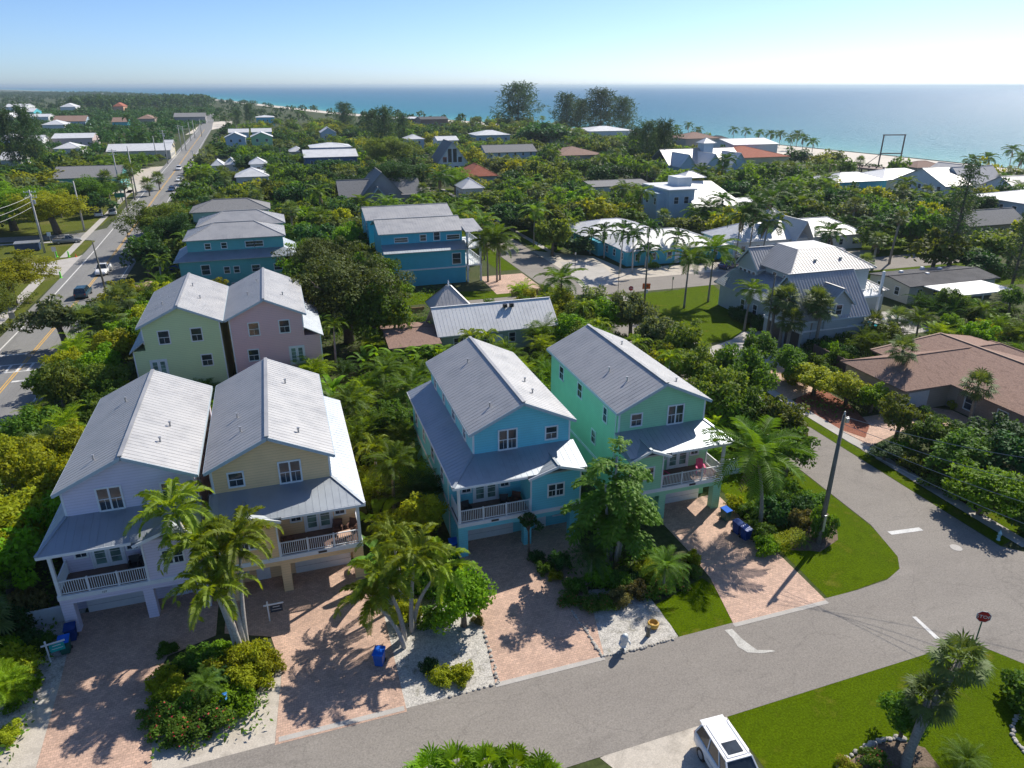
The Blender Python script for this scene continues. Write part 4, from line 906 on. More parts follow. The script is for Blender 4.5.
# ---------------------------------------------------------------- plants: meshes
def leafquad(mb, c, d, n, l, w):
    """pointed leaf: c base, d direction, n normal"""
    s = d.cross(n); s.normalize(); b = len(mb.v)
    mb.v += [tuple(c), tuple(c+d*l*0.45+s*w*0.5), tuple(c+d*l), tuple(c+d*l*0.45-s*w*0.5)]
    mb.f.append((b, b+1, b+2, b+3)); mb.m.append(mb.cur)
def rv(r):
    while True:
        v = Vector((r.uniform(-1,1), r.uniform(-1,1), r.uniform(-1,1)))
        if 0.05 < v.length < 1: return v.normalized()
def crown_mesh(name, seed, nb=70, nl=90, leaf=0.3, rx=1.0, rz=0.8, br=0.30, low=-0.35, rough=0.35, flowers=0, lw=0.55):
    """unit-radius crown of leaf clumps; base of the crown at z = 0 centre"""
    r = random.Random(seed); mb = MB(); blobs = []
    for i in range(nb):
        for _ in range(20):
            d = rv(r)
            if d.z > low: break
        f = 1+rough*noise.noise(d*1.7+Vector((seed*3.1, 0, 0)))*1.6
        q = r.random()**0.45
        if i % 5 == 0: q *= 0.55
        blobs.append((Vector((d.x*rx*f*q, d.y*rx*f*q, d.z*rz*f*q)), br*r.uniform(0.65, 1.25)))
    for c, b in blobs:
        for k in range(nl):
            d = rv(r)
            if d.z < -0.3 and r.random() < 0.6: d.z = -d.z
            p = c+Vector((d.x, d.y, d.z*0.75))*b*r.uniform(0.55, 1.0)
            up = (d*0.8+Vector((0,0,0.7))+rv(r)*0.6).normalized(); dr = d.cross(rv(r)); dr = (dr.normalized()+d*0.5-Vector((0,0,0.25))).normalized()
            mb.cur = 1 if flowers and r.random() < flowers and d.z > 0 else 0
            s = leaf*r.uniform(0.6, 1.3)
            leafquad(mb, p, dr, up, s*(0.6 if mb.cur else 1), s*lw*(1.3 if mb.cur else 1))
    return mb
def frond(mb, o, az, el, ln, nleaf=18, ll=0.6, lw=0.06, droop=1.2, ldroop=0.35, vshape=0.35, r=rnd, stem=True, twist=0.0):
    """pinnate palm leaf starting at o"""
    pts = []; p = Vector(o); e = el; st = ln/8
    for i in range(9):
        pts.append(p.copy()); p = p+Vector((math.cos(az)*math.cos(e), math.sin(az)*math.cos(e), math.sin(e)))*st
        e -= droop/8*(0.6+i*0.12)
    def at(t):
        x = t*8; i = min(7, int(x)); return pts[i].lerp(pts[i+1], x-i), (pts[i+1]-pts[i]).normalized()
    if stem:
        for i in range(8):
            w = 0.035*ln/3*(1-i/9); d = (pts[i+1]-pts[i]).normalized(); s = d.cross(Vector((0,0,1))); s.normalize()
            mb.face([pts[i]-s*w, pts[i+1]-s*w*0.8, pts[i+1]+s*w*0.8, pts[i]+s*w])
    for i in range(nleaf):
        t = 0.16+0.84*(i+0.3)/nleaf; p, d = at(min(t, 0.995)); s = d.cross(Vector((0,0,1)))
        if s.length < 0.01: s = Vector((1,0,0))
        s.normalize(); u = s.cross(d)
        l = ll*(math.sin(math.pi*(0.18+0.72*t))**0.7)*r.uniform(0.85, 1.1)
        for sg in (-1, 1):
            a = (s*sg*math.cos(vshape)+u*math.sin(vshape*(1-twist)) + d*(0.35+0.5*t)).normalized()
            a2 = (a-Vector((0,0,ldroop*r.uniform(0.6, 1.4)))).normalized(); m = p+a*l*0.5; e2 = m+a2*l*0.5; ws = d*lw*0.5
            b = len(mb.v); mb.v += [tuple(p-ws*0.6), tuple(p+ws*0.6), tuple(m+ws), tuple(e2), tuple(m-ws)]
            mb.f.append((b, b+1, b+2, b+3, b+4)); mb.m.append(mb.cur)
def palm_crown(seed, n=18, ln=3.2, nleaf=22, ll=0.75, lw=0.075, e0=1.25, e1=-0.35, droop=1.3, ldroop=0.4, vshape=0.3, dead=0):
    r = random.Random(seed); mb = MB()
    for i in range(n):
        t = (i+0.5)/n; az = i*2.39996+r.uniform(-.25, .25); el = e0+(e1-e0)*t+r.uniform(-.12, .12)
        frond(mb, (0, 0, 0.0), az, el, ln*r.uniform(.85, 1.1)*(0.75+0.25*math.sin(math.pi*t)), nleaf, ll, lw, droop*r.uniform(.8, 1.2), ldroop, vshape, r)
    mb.cur = 1
    for i in range(dead): frond(mb, (0,0,-0.1), r.uniform(0, 6.3), -1.0, ln*0.7, 10, ll*.7, lw, 0.5, 1.5, -.5, r)
    return mb
def fan_leaf(mb, o, az, el, st, rad, r, nb=13):
    d = Vector((math.cos(az)*math.cos(el), math.sin(az)*math.cos(el), math.sin(el))); o = Vector(o); h = o+d*st
    s = d.cross(Vector((0,0,1))); s.normalize(); u = s.cross(d); w = .025
    mb.face([o-s*w, h-s*w, h+s*w, o+s*w])
    for i in range(nb):
        a = -2.1+4.2*(i+.5)/nb; dr = d*math.cos(a)+s*math.sin(a)-Vector((0,0,.12)); dr.normalize()
        l = rad*(0.75+0.35*math.cos(a*0.6))*r.uniform(.85, 1.1); dn = (dr-Vector((0,0,.55))).normalized(); m = h+dr*l*.6; e = m+dn*l*.42
        sd = dr.cross(u); sd.normalize(); hw = rad*.085; b = len(mb.v)
        mb.v += [tuple(h), tuple(m+sd*hw), tuple(e), tuple(m-sd*hw)]; mb.f.append((b,b+1,b+2,b+3)); mb.m.append(mb.cur)
def fan_crown(seed, n=34, rad=0.75, st=0.95, e0=1.35, e1=-0.7, dead=6):
    r = random.Random(seed); mb = MB()
    for i in range(n):
        t = (i+.5)/n; fan_leaf(mb, (0,0,0), i*2.39996+r.uniform(-.2,.2), e0+(e1-e0)*t+r.uniform(-.1,.1), st*r.uniform(.8,1.15), rad*r.uniform(.85,1.1), r)
    mb.cur = 1
    for i in range(dead): fan_leaf(mb, (0,0,-.15), r.uniform(0,6.3), -1.15, st*.7, rad*.8, r, 9)
    return mb
def trunk_mesh(h, r0, r1, bend=(0,0), seed=0, n=10, bulge=0, rings=False):
    mb = MB(); path = []; rad = []; k = 10; r = random.Random(seed)
    for i in range(k+1):
        t = i/k; path.append((bend[0]*t*t, bend[1]*t*t, h*t-0.1)); rad.append(r0+(r1-r0)*t+bulge*math.sin(math.pi*min(1,t*1.3))*(1-t)+(0.25*r0*(1-t)**6))
    mb.tube(path, rad, n); return mb
def limb_mesh(seed, h=1.0, r=0.09, spread=0.55, nl=6, top=1.35):
    """trunk with limbs in crown units: trunk up to z = h, limbs reach outwards into the crown"""
    q = random.Random(seed); mb = MB(); lean = (q.uniform(-.08,.08), q.uniform(-.08,.08))
    mb.tube([(0,0,-.1), (lean[0]*.4,lean[1]*.4,h*.4), (lean[0],lean[1],h*.8)], [r*1.25, r*.95, r*.85], 8)
    for i in range(nl):
        a = i*6.283/nl+q.uniform(-.4,.4); e = spread*q.uniform(.6,1.2); z1 = h*.8; zt = h+(top-h)*q.uniform(.3,.9)
        p0 = Vector((lean[0],lean[1],z1*.92)); p2 = Vector((math.cos(a)*e, math.sin(a)*e, zt)); p1 = p0.lerp(p2, .5)+Vector((q.uniform(-.06,.06), q.uniform(-.06,.06), .06))
        mb.tube([p0,p1,p2], [r*.62, r*.42, r*.14], 6)
        for j in range(2):
            b = p1.lerp(p2, .3+.4*j); mb.tube([b, b+Vector((math.cos(a+1.2*(1-2*j)), math.sin(a+1.2*(1-2*j)), .7))*.22], [r*.25, r*.08], 5)
    return mb
def pine_mesh(seed, h=12.0, rad=2.8, n=85, tufts=24, leaf=0.5):
    """feathery beach pine: trunk + whorled ascending branches with drooping tufts"""
    r = random.Random(seed); tr = MB(); cr = MB(); lean = (r.uniform(-.5,.5), r.uniform(-.5,.5))
    tr.tube([(0,0,-.1),(lean[0]*.3,lean[1]*.3,h*.5),(lean[0],lean[1],h*.97)], [.26,.16,.03], 7)
    for i in range(n):
        t = 0.14+0.84*(i/n); z = h*t; a = i*2.4+r.uniform(-.3,.3); ln = rad*(1-t)**(0.42 if rad > 4 else .55)*(r.uniform(.25,1.3) if rad > 4 else r.uniform(.45,1.15))*(0.6+0.4*min(1,(t-.1)*6))+.25
        b = Vector((lean[0]*t, lean[1]*t, z)); e = b+Vector((math.cos(a)*ln, math.sin(a)*ln, ln*.42))
        tr.tube([b, b.lerp(e,.55)+Vector((0,0,-.05)), e], [.05*(1.2-t), .03, .01], 4, cap=False)
        for k in range(tufts):
            s = r.uniform(.2, 1.05); p = b.lerp(e, s)+rv(r)*.28*rad/2.5
            d = (Vector((math.cos(a), math.sin(a), 0))*.5+rv(r)*.7+Vector((0,0,-.35))).normalized()
            leafquad(cr, p, d, rv(r), leaf*r.uniform(.6,1.4), leaf*.2)
    return tr, cr
def paddle_plant(seed, n=11, ln=2.6, stem=1.6, w=0.55):
    """banana-like plant with torn paddle leaves"""
    r = random.Random(seed); mb = MB()
    for i in range(n):
        az = i*2.4+r.uniform(-.3,.3); el = r.uniform(.75, 1.45); d = Vector((math.cos(az)*math.cos(el), math.sin(az)*math.cos(el), math.sin(el)))
        p = Vector((r.uniform(-.35,.35), r.uniform(-.35,.35), 0)); q = p+d*stem*r.uniform(.7,1.1); s = d.cross(Vector((0,0,1))); s.normalize()
        mb.face([p-s*.03, q-s*.02, q+s*.02, p+s*.03]); e = el; c = q; k = 7; pr = None
        for j in range(k+1):
            ww = w*.5*math.sin(math.pi*(0.08+.84*j/k))**.6; u = Vector((0,0,1))
            row = (c-s*ww+u*.10*ww, c.copy(), c+s*ww+u*.10*ww)
            if pr:
                g = .0 if j % 2 else .04
                mb.face([pr[0], pr[1], row[1], row[0]]); mb.face([pr[1], pr[2], row[2], row[1]])
            pr = row; c = c+Vector((math.cos(az)*math.cos(e), math.sin(az)*math.cos(e), math.sin(e)))*ln*.5*r.uniform(.9,1.1)/k*1.6; e -= .24
    return mb
def areca_mesh(seed, stems=9, n=7, h=2.6, ln=2.2):
    r = random.Random(seed); mb = MB()
    for i in range(stems):
        a = r.uniform(0,6.3); rr = r.uniform(0,.75); hh = h*r.uniform(.35,1.0); bx = Vector((math.cos(a)*rr*1.4, math.sin(a)*rr*1.4, hh))
        mb.cur = 1; mb.tube([(bx.x*.5,bx.y*.5,-.05),(bx.x,bx.y,hh)], [.06,.045], 5); mb.cur = 0
        for j in range(n): frond(mb, bx, j*2.4+r.uniform(-.4,.4), r.uniform(.55,1.35), ln*r.uniform(.75,1.15), 15, .52, .06, 1.5, .35, .45, r)
    return mb

VM = {}     # mesh cache:  key -> list of (part name, mesh, material override slot)
def reg(key, mesh): VM[key] = mesh; return mesh
U_ = M['bark']
for i in range(4): reg(f'crown{i}', crown_mesh('crown', 10+i, 95, 85, .135, br=.27, rough=.45).mesh('crown_leaves', [LEAF['mid']]))
for i in range(2): reg(f'fine{i}', crown_mesh('crown', 110+i, 210, 130, .055, br=.20, rough=.5, lw=.6).mesh('crown_leaves', [LEAF['mid']]))
for i in range(3): reg(f'open{i}', crown_mesh('crown', 30+i, 60, 75, .13, br=.20, rough=.6, rz=.6).mesh('crown_leaves', [LEAF['mid']]))
for i in range(3): reg(f'fcrown{i}', crown_mesh('crown', 50+i, 60, 48, .22, br=.30, rough=.5).mesh('crown_leaves', [LEAF['mid']]))
for i in range(3): reg(f'bush{i}', crown_mesh('bush', 70+i, 60, 75, .17, rz=.75, br=.30, low=-.1, rough=.3).mesh('bush_leaves', [LEAF['mid']]))
for i in range(2): reg(f'flow{i}', crown_mesh('bush', 80+i, 60, 75, .15, rz=.7, br=.30, low=-.1, rough=.3, flowers=.05).mesh('flower_bush_leaves', [LEAF['mid'], M['flower']]))
for i in range(3): reg(f'limb{i}', limb_mesh(i).mesh('trunk_limbs', [U_], True))
for i in range(3): reg(f'coco{i}', palm_crown(i+1, 20, 3.3, 24, .85, .085, dead=2).mesh('palm_crown', [LEAF['palm'], M['deadfrond']]))
for i in range(3): reg(f'royal{i}', palm_crown(i+11, 14, 3.0, 34, .55, .075, e0=1.4, e1=.0, droop=2.1, ldroop=.9, vshape=.55).mesh('palm_crown', [LEAF['palm'], M['deadfrond']]))
for i in range(2): reg(f'pygmy{i}', palm_crown(i+21, 34, 1.7, 20, .30, .035, e0=1.45, e1=-.2, droop=1.5, ldroop=.2, vshape=.2).mesh('palm_crown', [LEAF['palm'], M['deadfrond']]))
for i in range(3): reg(f'fan{i}', fan_crown(i+31).mesh('fan_crown', [LEAF['fan'], M['deadfrond']]))
for i in range(2): reg(f'farpalm{i}', palm_crown(i+41, 14, 3.0, 10, 1.0, .22, dead=1).mesh('palm_crown', [LEAF['palm'], M['deadfrond']]))
for i in range(3): reg(f'areca{i}', areca_mesh(i+51).mesh('areca', [LEAF['palmy'], M['shaft']]))
for i in range(3): reg(f'paddle{i}', paddle_plant(i+61).mesh('paddle', [LEAF['bright']]))
for i in range(2):
    a, b = pine_mesh(i+71); reg(f'pinet{i}', a.mesh('pine_trunk', [U_])); reg(f'pinec{i}', b.mesh('pine_crown', [LEAF['pine']]))
for i in range(3):
    a, b = pine_mesh(i+75, 13, 5.8, 52, 74, .95); reg(f'bpinet{i}', a.mesh('pine_trunk', [U_])); reg(f'bpinec{i}', b.mesh('pine_crown', [LEAF['pine']]))
TR = {}
def tmesh(key, *a, mat='palmbark', **k):
    if key not in TR: TR[key] = trunk_mesh(*a, **k).mesh('trunk', [M[mat]], True)
    return TR[key]
PL = []    # every plant: dict(obj, kind, adj, x, y, z)
def inst(name, me, parent=None, mat=None, scale=None, loc=None, rz=0):
    o = bpy.data.objects.new(name, me); COL.objects.link(o); o.parent = parent
    if loc is not None: o.location = loc
    if scale is not None: o.scale = scale if hasattr(scale, '__len__') else (scale,)*3
    o.rotation_euler.z = rz
    if mat is not None:
        o.material_slots[0].link = 'OBJECT'; o.material_slots[0].material = mat
    return o
OCC = []
def plant(obj, kind, adj, x, y, z, label=None, group=None):
    PL.append(dict(o=obj, kind=kind, adj=adj, x=x, y=y, z=z, label=label, group=group)); return obj
TONE = {'oak': 'dark olive', 'bright': 'bright green', 'yellow': 'yellow-green', 'mid': 'mid-green', 'dark': 'dark green', 'olive': 'olive green', 'grey': 'grey-green', 'brown': 'brownish'}
AUTO = []   # trees of the wider neighbourhood, decided after all are known
HS = []     # house fronts as they show: (u0, u1, v_eave, v_base, y)
def clear_h(x, y, R_, H, dy=0):
    """lower a tree until the houses behind it stay in view"""
    while H > 1.6:
        u, vt = proj(x, y, H); ru = abs(proj(x+R_, y, H)[0]-u); ok = True
        for u0, u1, ve, vb, hy in HS:
            if hy > y and u0-ru*.7 < u < u1+ru*.7 and vt < ve+(vb-ve)*.45 and proj(x, y, 0)[1] > ve: ok = False; break
        if ok: return H
        H *= .88; R_ *= .96
    return 0
def tree(x, y, R_, H, tone='mid', form='crown', label=None, far=False, rzs=None, crz=None, seed=None):
    """broadleaf tree: R_ crown radius, H total height"""
    s = seed if seed is not None else rnd.randrange(1000); rz = rnd.uniform(0, 6.28)
    if label is None and far:
        h2 = clear_h(x, y, R_, H)
        if h2 == 0: return None
        if h2 < H: R_ = max(R_*.7, R_*(h2/H)**.5)
        AUTO.append((x, y, R_, h2, tone, s, rz)); return None
    return tree_obj(x, y, R_, H, tone, form, label, far, crz, s, rz)
def tree_obj(x, y, R_, H, tone, form, label, far, crz, s, rz):
    key = {'crown': f'crown{s%4}', 'open': f'open{s%3}', 'far': f'fcrown{s%3}', 'fine': f'fine{s%2}'}['far' if far else ('fine' if R_ >= 4 and form == 'crown' else form)]
    rzz = crz or (0.42*H/0.8 if H < 2.4*R_ else 1.0*R_)
    cz = H-0.80*rzz
    t = empty('broadleaf_tree', (x, y, 0), rz)
    inst('crown', VM[key], t, LEAF[tone], (R_, R_, rzz), (0, 0, cz))
    inst('trunk', VM[f'limb{s%3}'], t, None, (R_, R_, max(.5, cz)), (0, 0, 0))
    return plant(t, 'tree', TONE[tone], x, y, H, label)
def bush(x, y, R_, H, tone='mid', flowers=None, label=None, rx=None):
    s = rnd.randrange(100)
    key = f'flow{s%2}' if flowers else f'bush{s%3}'
    o = inst('shrub', VM[key], None, LEAF[tone], (R_, rx or R_, H/1.15), (x, y, H*.28), rnd.uniform(0, 6.28) if not rx else 0)
    return plant(o, 'shrub', TONE[tone]+(' red-flowered' if flowers else ''), x, y, H, label)
def palm(x, y, H, kind='coco', bend=None, sc=1.0, tone=None, label=None, far=False, seed=None):
    s = seed if seed is not None else rnd.randrange(100); bend = bend if bend is not None else (rnd.uniform(-.5,.5)*H/8, rnd.uniform(-.5,.5)*H/8)
    t = empty('palm_tree', (x, y, 0), 0)
    key = {'coco': f'coco{s%3}', 'royal': f'royal{s%3}', 'pygmy': f'pygmy{s%2}', 'fan': f'fan{s%3}'}[kind]
    if far and kind == 'coco': key = f'farpalm{s%2}'
    r0 = {'coco': .14, 'royal': .11, 'pygmy': .09, 'fan': .19}[kind]; mat = {'coco': 'palmbark', 'royal': 'palmpale', 'pygmy': 'palmbark', 'fan': 'palmbark'}[kind]
    tm = trunk_mesh(H, r0*1.15, r0*.75 if kind != 'fan' else r0, bend, s, 7 if far else 9, bulge=.05 if kind == 'royal' else 0).mesh('trunk', [M[mat]], True)
    inst('trunk', tm, t)
    if kind == 'royal':
        sh = MB(); sh.tube([(bend[0]*.9, bend[1]*.9, H-.7), (bend[0], bend[1], H+.15)], [.13*sc, .07*sc], 8); sh.build('crownshaft', M['shaft'], t, True)
    inst('crown', VM[key], t, LEAF[tone or {'coco': 'palm', 'royal': 'palmr', 'pygmy': 'palm', 'fan': 'fan'}[kind]], sc, (bend[0], bend[1], H), rnd.uniform(0, 6.28))
    adj = {'coco': 'feathery', 'royal': 'slim smooth-trunked', 'pygmy': 'dwarf', 'fan': 'fan-leaved'}[kind]
    return plant(t, 'palm', adj, x, y, H, label)
def areca(x, y, sc=1.0, tone='palmy', label=None, z=0):
    s = rnd.randrange(100); o = inst('areca_palm', VM[f'areca{s%3}'], None, LEAF[tone], (sc, sc, sc*rnd.uniform(.9, 1.15)), (x, y, z), rnd.uniform(0, 6.28))
    return plant(o, 'palm clump', {'palmy': 'yellow-green', 'palm': 'mid-green', 'palmd': 'dark green'}[tone], x, y, 3.5*sc, label)
def paddle(x, y, sc=1.0, tone='bright', label=None):
    s = rnd.randrange(100); o = inst('banana_plant', VM[f'paddle{s%3}'], None, LEAF[tone], sc, (x, y, 0), rnd.uniform(0, 6.28))
    return plant(o, 'banana-leaved plant', 'torn-leaf', x, y, 3*sc, label)
def pine(x, y, H, big=False, label=None, sx=1.0, lean=None):
    s = rnd.randrange(100); t = empty('pine_tree', (x, y, 0), rnd.uniform(0, 6.28)); k = H/13 if big else H/12
    a, b = (f'bpinet{s%3}', f'bpinec{s%3}') if big else (f'pinet{s%2}', f'pinec{s%2}')
    if lean: t.rotation_euler = (lean[0], lean[1], 0)
    inst('trunk', VM[a], t, None, (k*sx, k*sx, k)); inst('crown', VM[b], t, None, (k*sx, k*sx, k))
    return plant(t, 'pine', 'feathery dark', x, y, H, label)

# ---------------------------------------------------------------- where plants may not stand
NO = [(-39,-25.8,0,700),(-19,56,22,30.2),(41.3,51.6,22,107),(26,135,103,113),(41.5,50.5,104,330),                  # streets
 (-16.2,-6.6,40.5,60),(-6.8,3.4,40.5,60),(9.2,19.6,40.5,60),(22.8,32,40.5,60),(-16.6,-7,78,94),(-6.8,3.2,78,94),           # narrow houses
 (-15.8,-9.6,29,44),(-3.8,3.8,29,44),(8.4,16.4,29,44),(24.5,33,29,44),                                                    # driveways
 (-17,1.5,121,163),(15.5,34,117.5,147),(17,34,83,95),(10.8,17.4,82,91.5),(62,87.5,70,95),(59.5,83,28,63.5),(60,85,119.5,151),(60,67,80,92),
 (85,119,119.5,133),(89,122,154,176),(92,112,76.5,93.5),(163,214,148,200),(168,192,125,142),(145,165,119,130),(16,39,193,212),
 (49,88,111,121),(52.5,65,77,104),(73,87,72,84),(-64,-38,149,160),(-140,-38,179.5,192),(-27,-14,125,138),(51,60,44,53),(51,60,58,78),(200,236,208,250),(185,240,270,310)]
for o in COL.objects:
    if o.get('category') in ('house','motel','annex','resort','shed','cottage') and o.parent is None:
        xs = []; ysl = []
        for c in o.children:
            if c.type == 'MESH' and c.name.startswith('wall'):
                for v in c.data.vertices: xs.append(v.co.x); ysl.append(v.co.y)
        if xs: NO.append((min(xs)-1, max(xs)+1, min(ysl)-1, max(ysl)+1))
def free(x, y, m=0.0):
    for a, b, c, d in NO:
        if a-m < x < b+m and c-m < y < d+m: return False
    return True
def inview(x, y, z, m=60):
    u, v = proj(x, y, z); u2, v2 = proj(x, y, 0)
    return -m < u < 1024+m and v < 768+m and v2 > 60 and u2 > -400
PTS = []
def scatter(x0, x1, y0, y1, sp, fn, m=0.6, zz=4, keep=1.0, seed=0, cond=None):
    r = random.Random(seed); n = int((x1-x0)*(y1-y0)/(sp*sp)*6)
    loc = []
    for _ in range(n):
        x, y = r.uniform(x0, x1), r.uniform(y0, y1)
        if not free(x, y, m) or not inview(x, y, zz): continue
        if cond and not cond(x, y): continue
        if any((x-a)**2+(y-b)**2 < sp*sp for a, b in loc): continue
        if any((x-a)**2+(y-b)**2 < (c*.75)**2 for a, b, c in PTS): continue
        loc.append((x, y))
        if r.random() > keep: continue
        fn(x, y, r)
    return len(loc)
def at(u, v, fn, *a, z=0, **k):
    p = P(u, v, z); return fn(p.x, p.y, *a, **k)
def big(u, v, z, R_, H, tone, label, form='crown', **k):
    """tree whose crown centre (height z) shows at pixel (u, v)"""
    p = P(u, v, z); PTS.append((p.x, p.y, R_)); return tree(p.x, p.y, R_, H, tone, form, label, **k)

# ---------------------------------------------------------------- plants: the ones one can point at
# palms in front of the lavender and peach houses
def lean_palm(ub, vb, uc, vc, H, kind='fan', **k):
    a = P(ub, vb, 0); c = P(uc, vc, H); return palm(a.x, a.y, H, kind, (c.x-a.x, c.y-a.y), **k)
lean_palm(238, 655, 174, 512, 7.8, 'royal', sc=1.2, label='leftmost of three smooth-trunked palms in the flower bed by the lavender house', seed=0)
lean_palm(248, 650, 240, 540, 6.6, 'royal', sc=1.1, label='rightmost palm of three in the flower bed between the two left driveways', seed=1)
lean_palm(243, 657, 212, 590, 5.0, 'royal', sc=1.1, label='lowest of three smooth-trunked palms in the bed before the lavender house', seed=2)
lean_palm(246, 652, 222, 558, 5.8, 'royal', sc=1.15, label='inner palm crown between the taller ones of the flower bed', seed=1)
lean_palm(240, 650, 196, 545, 6.2, 'royal', sc=1.05, label='second palm from left in the flower bed between the left driveways', seed=2)
lean_palm(404, 648, 372, 600, 3.4, 'royal', sc=1.0, label='lowest palm leaning over the peach house driveway above the blue bin', seed=2)
lean_palm(414, 628, 440, 570, 4.6, 'royal', sc=1.0, label='right palm of the clump beside the bright round tree', seed=0)
palm(-7.0, 33.8, 1.2, 'pygmy', (0,0), .8, label='dwarf palm low in the flower bed between the two left driveways')
lean_palm(405, 640, 383, 578, 4.4, 'royal', sc=1.05, label='yellow-green palm above the tipped blue bin, left of a pair', seed=0)
lean_palm(412, 632, 415, 556, 5.6, 'royal', sc=1.05, label='yellow-green palm behind its twin, right of the peach house driveway', seed=1)
palm(4.8, 38.6, 4.8, 'royal', (-.2,.6), .9, label='small palm against the right corner of the peach house', seed=2)
tree(8.2, 35.2, 1.9, 3.7, 'bright', label='rounded bright green tree on white gravel left of the sky blue house driveway')
areca(*P(12,706,0)[:2], .7, label='yellow-green palm clump at the lower left edge beside white gravel')
p_ = P(765, 452, 6.3)
palm(p_.x+.1, p_.y-.6, 6.2, 'coco', (-.6, .9), 1.4, tone='palm', label='coconut palm with brown hanging frond beside the mint green house', seed=0)
# fishtail palm cluster with tiers
def fishtail(x, y, label):
    r = random.Random(5); t = empty('fishtail_palm', (x, y, 0)); cr = MB(); tk = MB()
    for i, (dx, dy, h) in enumerate(((-.6,0,6.8),(.1,.3,8.6),(.7,-.2,7.4),(.3,-.6,5.4),(-1.1,.4,5.0),(1.2,.3,4.6))):
        tk.tube([(dx*.5,dy*.5,-.1),(dx*.8,dy*.8,h*.5),(dx*1.3,dy*1.3,h)], [.13,.11,.08], 7)
        for k in range(9):
            t_ = k/9; z = h*(1-.55*t_); az = k*2.4+i; ln = 2.3-.3*t_
            pts = []; e = .75-.5*t_
            base = Vector((dx*1.1,dy*1.1,z)); p = base.copy()
            for s in range(7):
                pts.append(p.copy()); p = p+Vector((math.cos(az)*math.cos(e), math.sin(az)*math.cos(e), math.sin(e)))*ln/6; e -= .26
            for s in range(1, 7):
                for sg in (-1, 0, 1):
                    d = (pts[s]-pts[s-1]).normalized(); sd = d.cross(Vector((0,0,1))).normalized(); l2 = .75*math.sin(math.pi*(s+.5)/8)+.15
                    dd = (sd*sg+d*(.7 if sg else 1)).normalized(); q = pts[s].copy()
                    for w in range(7):
                        ff = (w+.5)/7*l2
                        for g in (-1, 1): leafquad(cr, q+dd*ff, (dd*.5+Vector((dd.y,-dd.x,0))*g*.8-Vector((0,0,.45))+rv(r)*.25).normalized(), (Vector((0,0,1))+rv(r)*.4).normalized(), .30, .17)
    tk.build('trunk', M['palmpale'], t, True); cr.build('crown', LEAF['palm'], t)
    return plant(t, 'palm', 'tiered', x, y, 8, label)
p_ = P(612, 566, 0); fishtail(p_.x, p_.y+.2, 'tall tiered green palm cluster with pale stems between the sky blue and mint houses')
palm(*P(590, 585, 0)[:2], 2.3, 'pygmy', (0,0), 1.15, tone='palmd', label='dark dwarf palm left of the tiered palm cluster')
palm(*P(663, 590, 0)[:2], 1.9, 'pygmy', (0,0), 1.25, label='dwarf palm in front of the mint house driveway bed')
palm(*P(800, 545, 0)[:2], .4, 'pygmy', (0,0), .6, label='low spiky palm beside the clipped hedge near the wooden pole')
# sabal palms lower right
lean_palm(905, 764, 960, 660, 4.9, sc=.95, label='taller fan palm leaning right in the lower right corner', seed=0)
lean_palm(905, 768, 929, 698, 3.4, sc=.85, label='shorter fan palm beside a taller leaning one in the lower right', seed=1)
lean_palm(900, 396, 903, 350, 5.6, sc=1.1, label='fan palm in front of the brown ranch house garage', seed=2)
lean_palm(969, 424, 978, 386, 4.4, sc=1.15, label='fan palm right of the one by the ranch garage', seed=0)
for i, (u, v, h) in enumerate(((430,760,2.3),(457,755,2.6),(487,755,2.5),(514,757,2.4),(541,766,2.2),(408,780,2.0))):
    p = P(u, v+16, h); palm(p.x, p.y, h, 'fan', (0,0), .82, tone='bright', label=['leftmost of the fan palm tops at the bottom edge','second fan palm top from the left at the bottom edge','middle fan palm top at the bottom edge with upright leaf','fourth fan palm top from the left at the bottom edge','rightmost of the fan palm tops at the bottom edge','lowest fan palm top at the bottom edge'][i])
tree(*P(905,722,1.2)[:2], 1.1, 2.4, 'mid', label='round sea-grape bush behind the lower right fan palms')
bush(*P(1030,695,.8)[:2], 1.5, 1.8, 'mid', label='dark shrub cut by the right edge near the lower lawn')
bush(*P(872,758,.3)[:2], .7, .8, 'mid', True, label='small red-flowered shrub in the ring bed at the bottom right')
bush(*P(848,766,.3)[:2], .6, .6, 'yellow', True, label='low yellow-red shrub at the bottom edge of the right lawn')
palm(*P(965,762,.5)[:2], .5, 'pygmy', (0,0), .9, label='dwarf palm at the foot of the lower right fan palms')
# beds: flower bed between lavender and peach driveways
k_ = 0
for x, y, r_, h, tn, fl in ((-8.9,31.4,1.0,.9,'mid',1),(-7.8,30.9,1.0,1.0,'mid',1),(-6.6,31.2,1.1,1.1,'mid',1),(-5.5,32.0,1.0,1.2,'bright',0),(-4.8,33.4,1.0,1.4,'yellow',0),(-4.6,34.8,.9,1.5,'yellow',0),(-5.2,36.2,.8,1.3,'yellow',0),(-9.6,32.6,.8,.9,'mid',1),(-9.0,33.8,.8,1.0,'yellow',0),(-6.5,33.6,.9,1.0,'dark',0),(-8.0,32.6,.9,1.0,'mid',1),(-9.2,36.5,.6,.6,'dark',0),(-9.6,38.6,.5,.5,'mid',0),(-5.4,37.4,.5,.5,'mid',0),(-6.0,34.9,.9,1.1,'yellow',0),(-7.4,35.9,.8,1.0,'mid',0),(-3.9,34.2,.8,1.3,'yellow',0),(-8.3,37.0,.7,.8,'mid',0),(-6.6,37.0,.8,.8,'bright',0),(-9.4,34.8,.8,1.0,'yellow',0)):
    bush(x, y+(.9 if y < 36 else 0), r_*1.15, h, tn, fl)
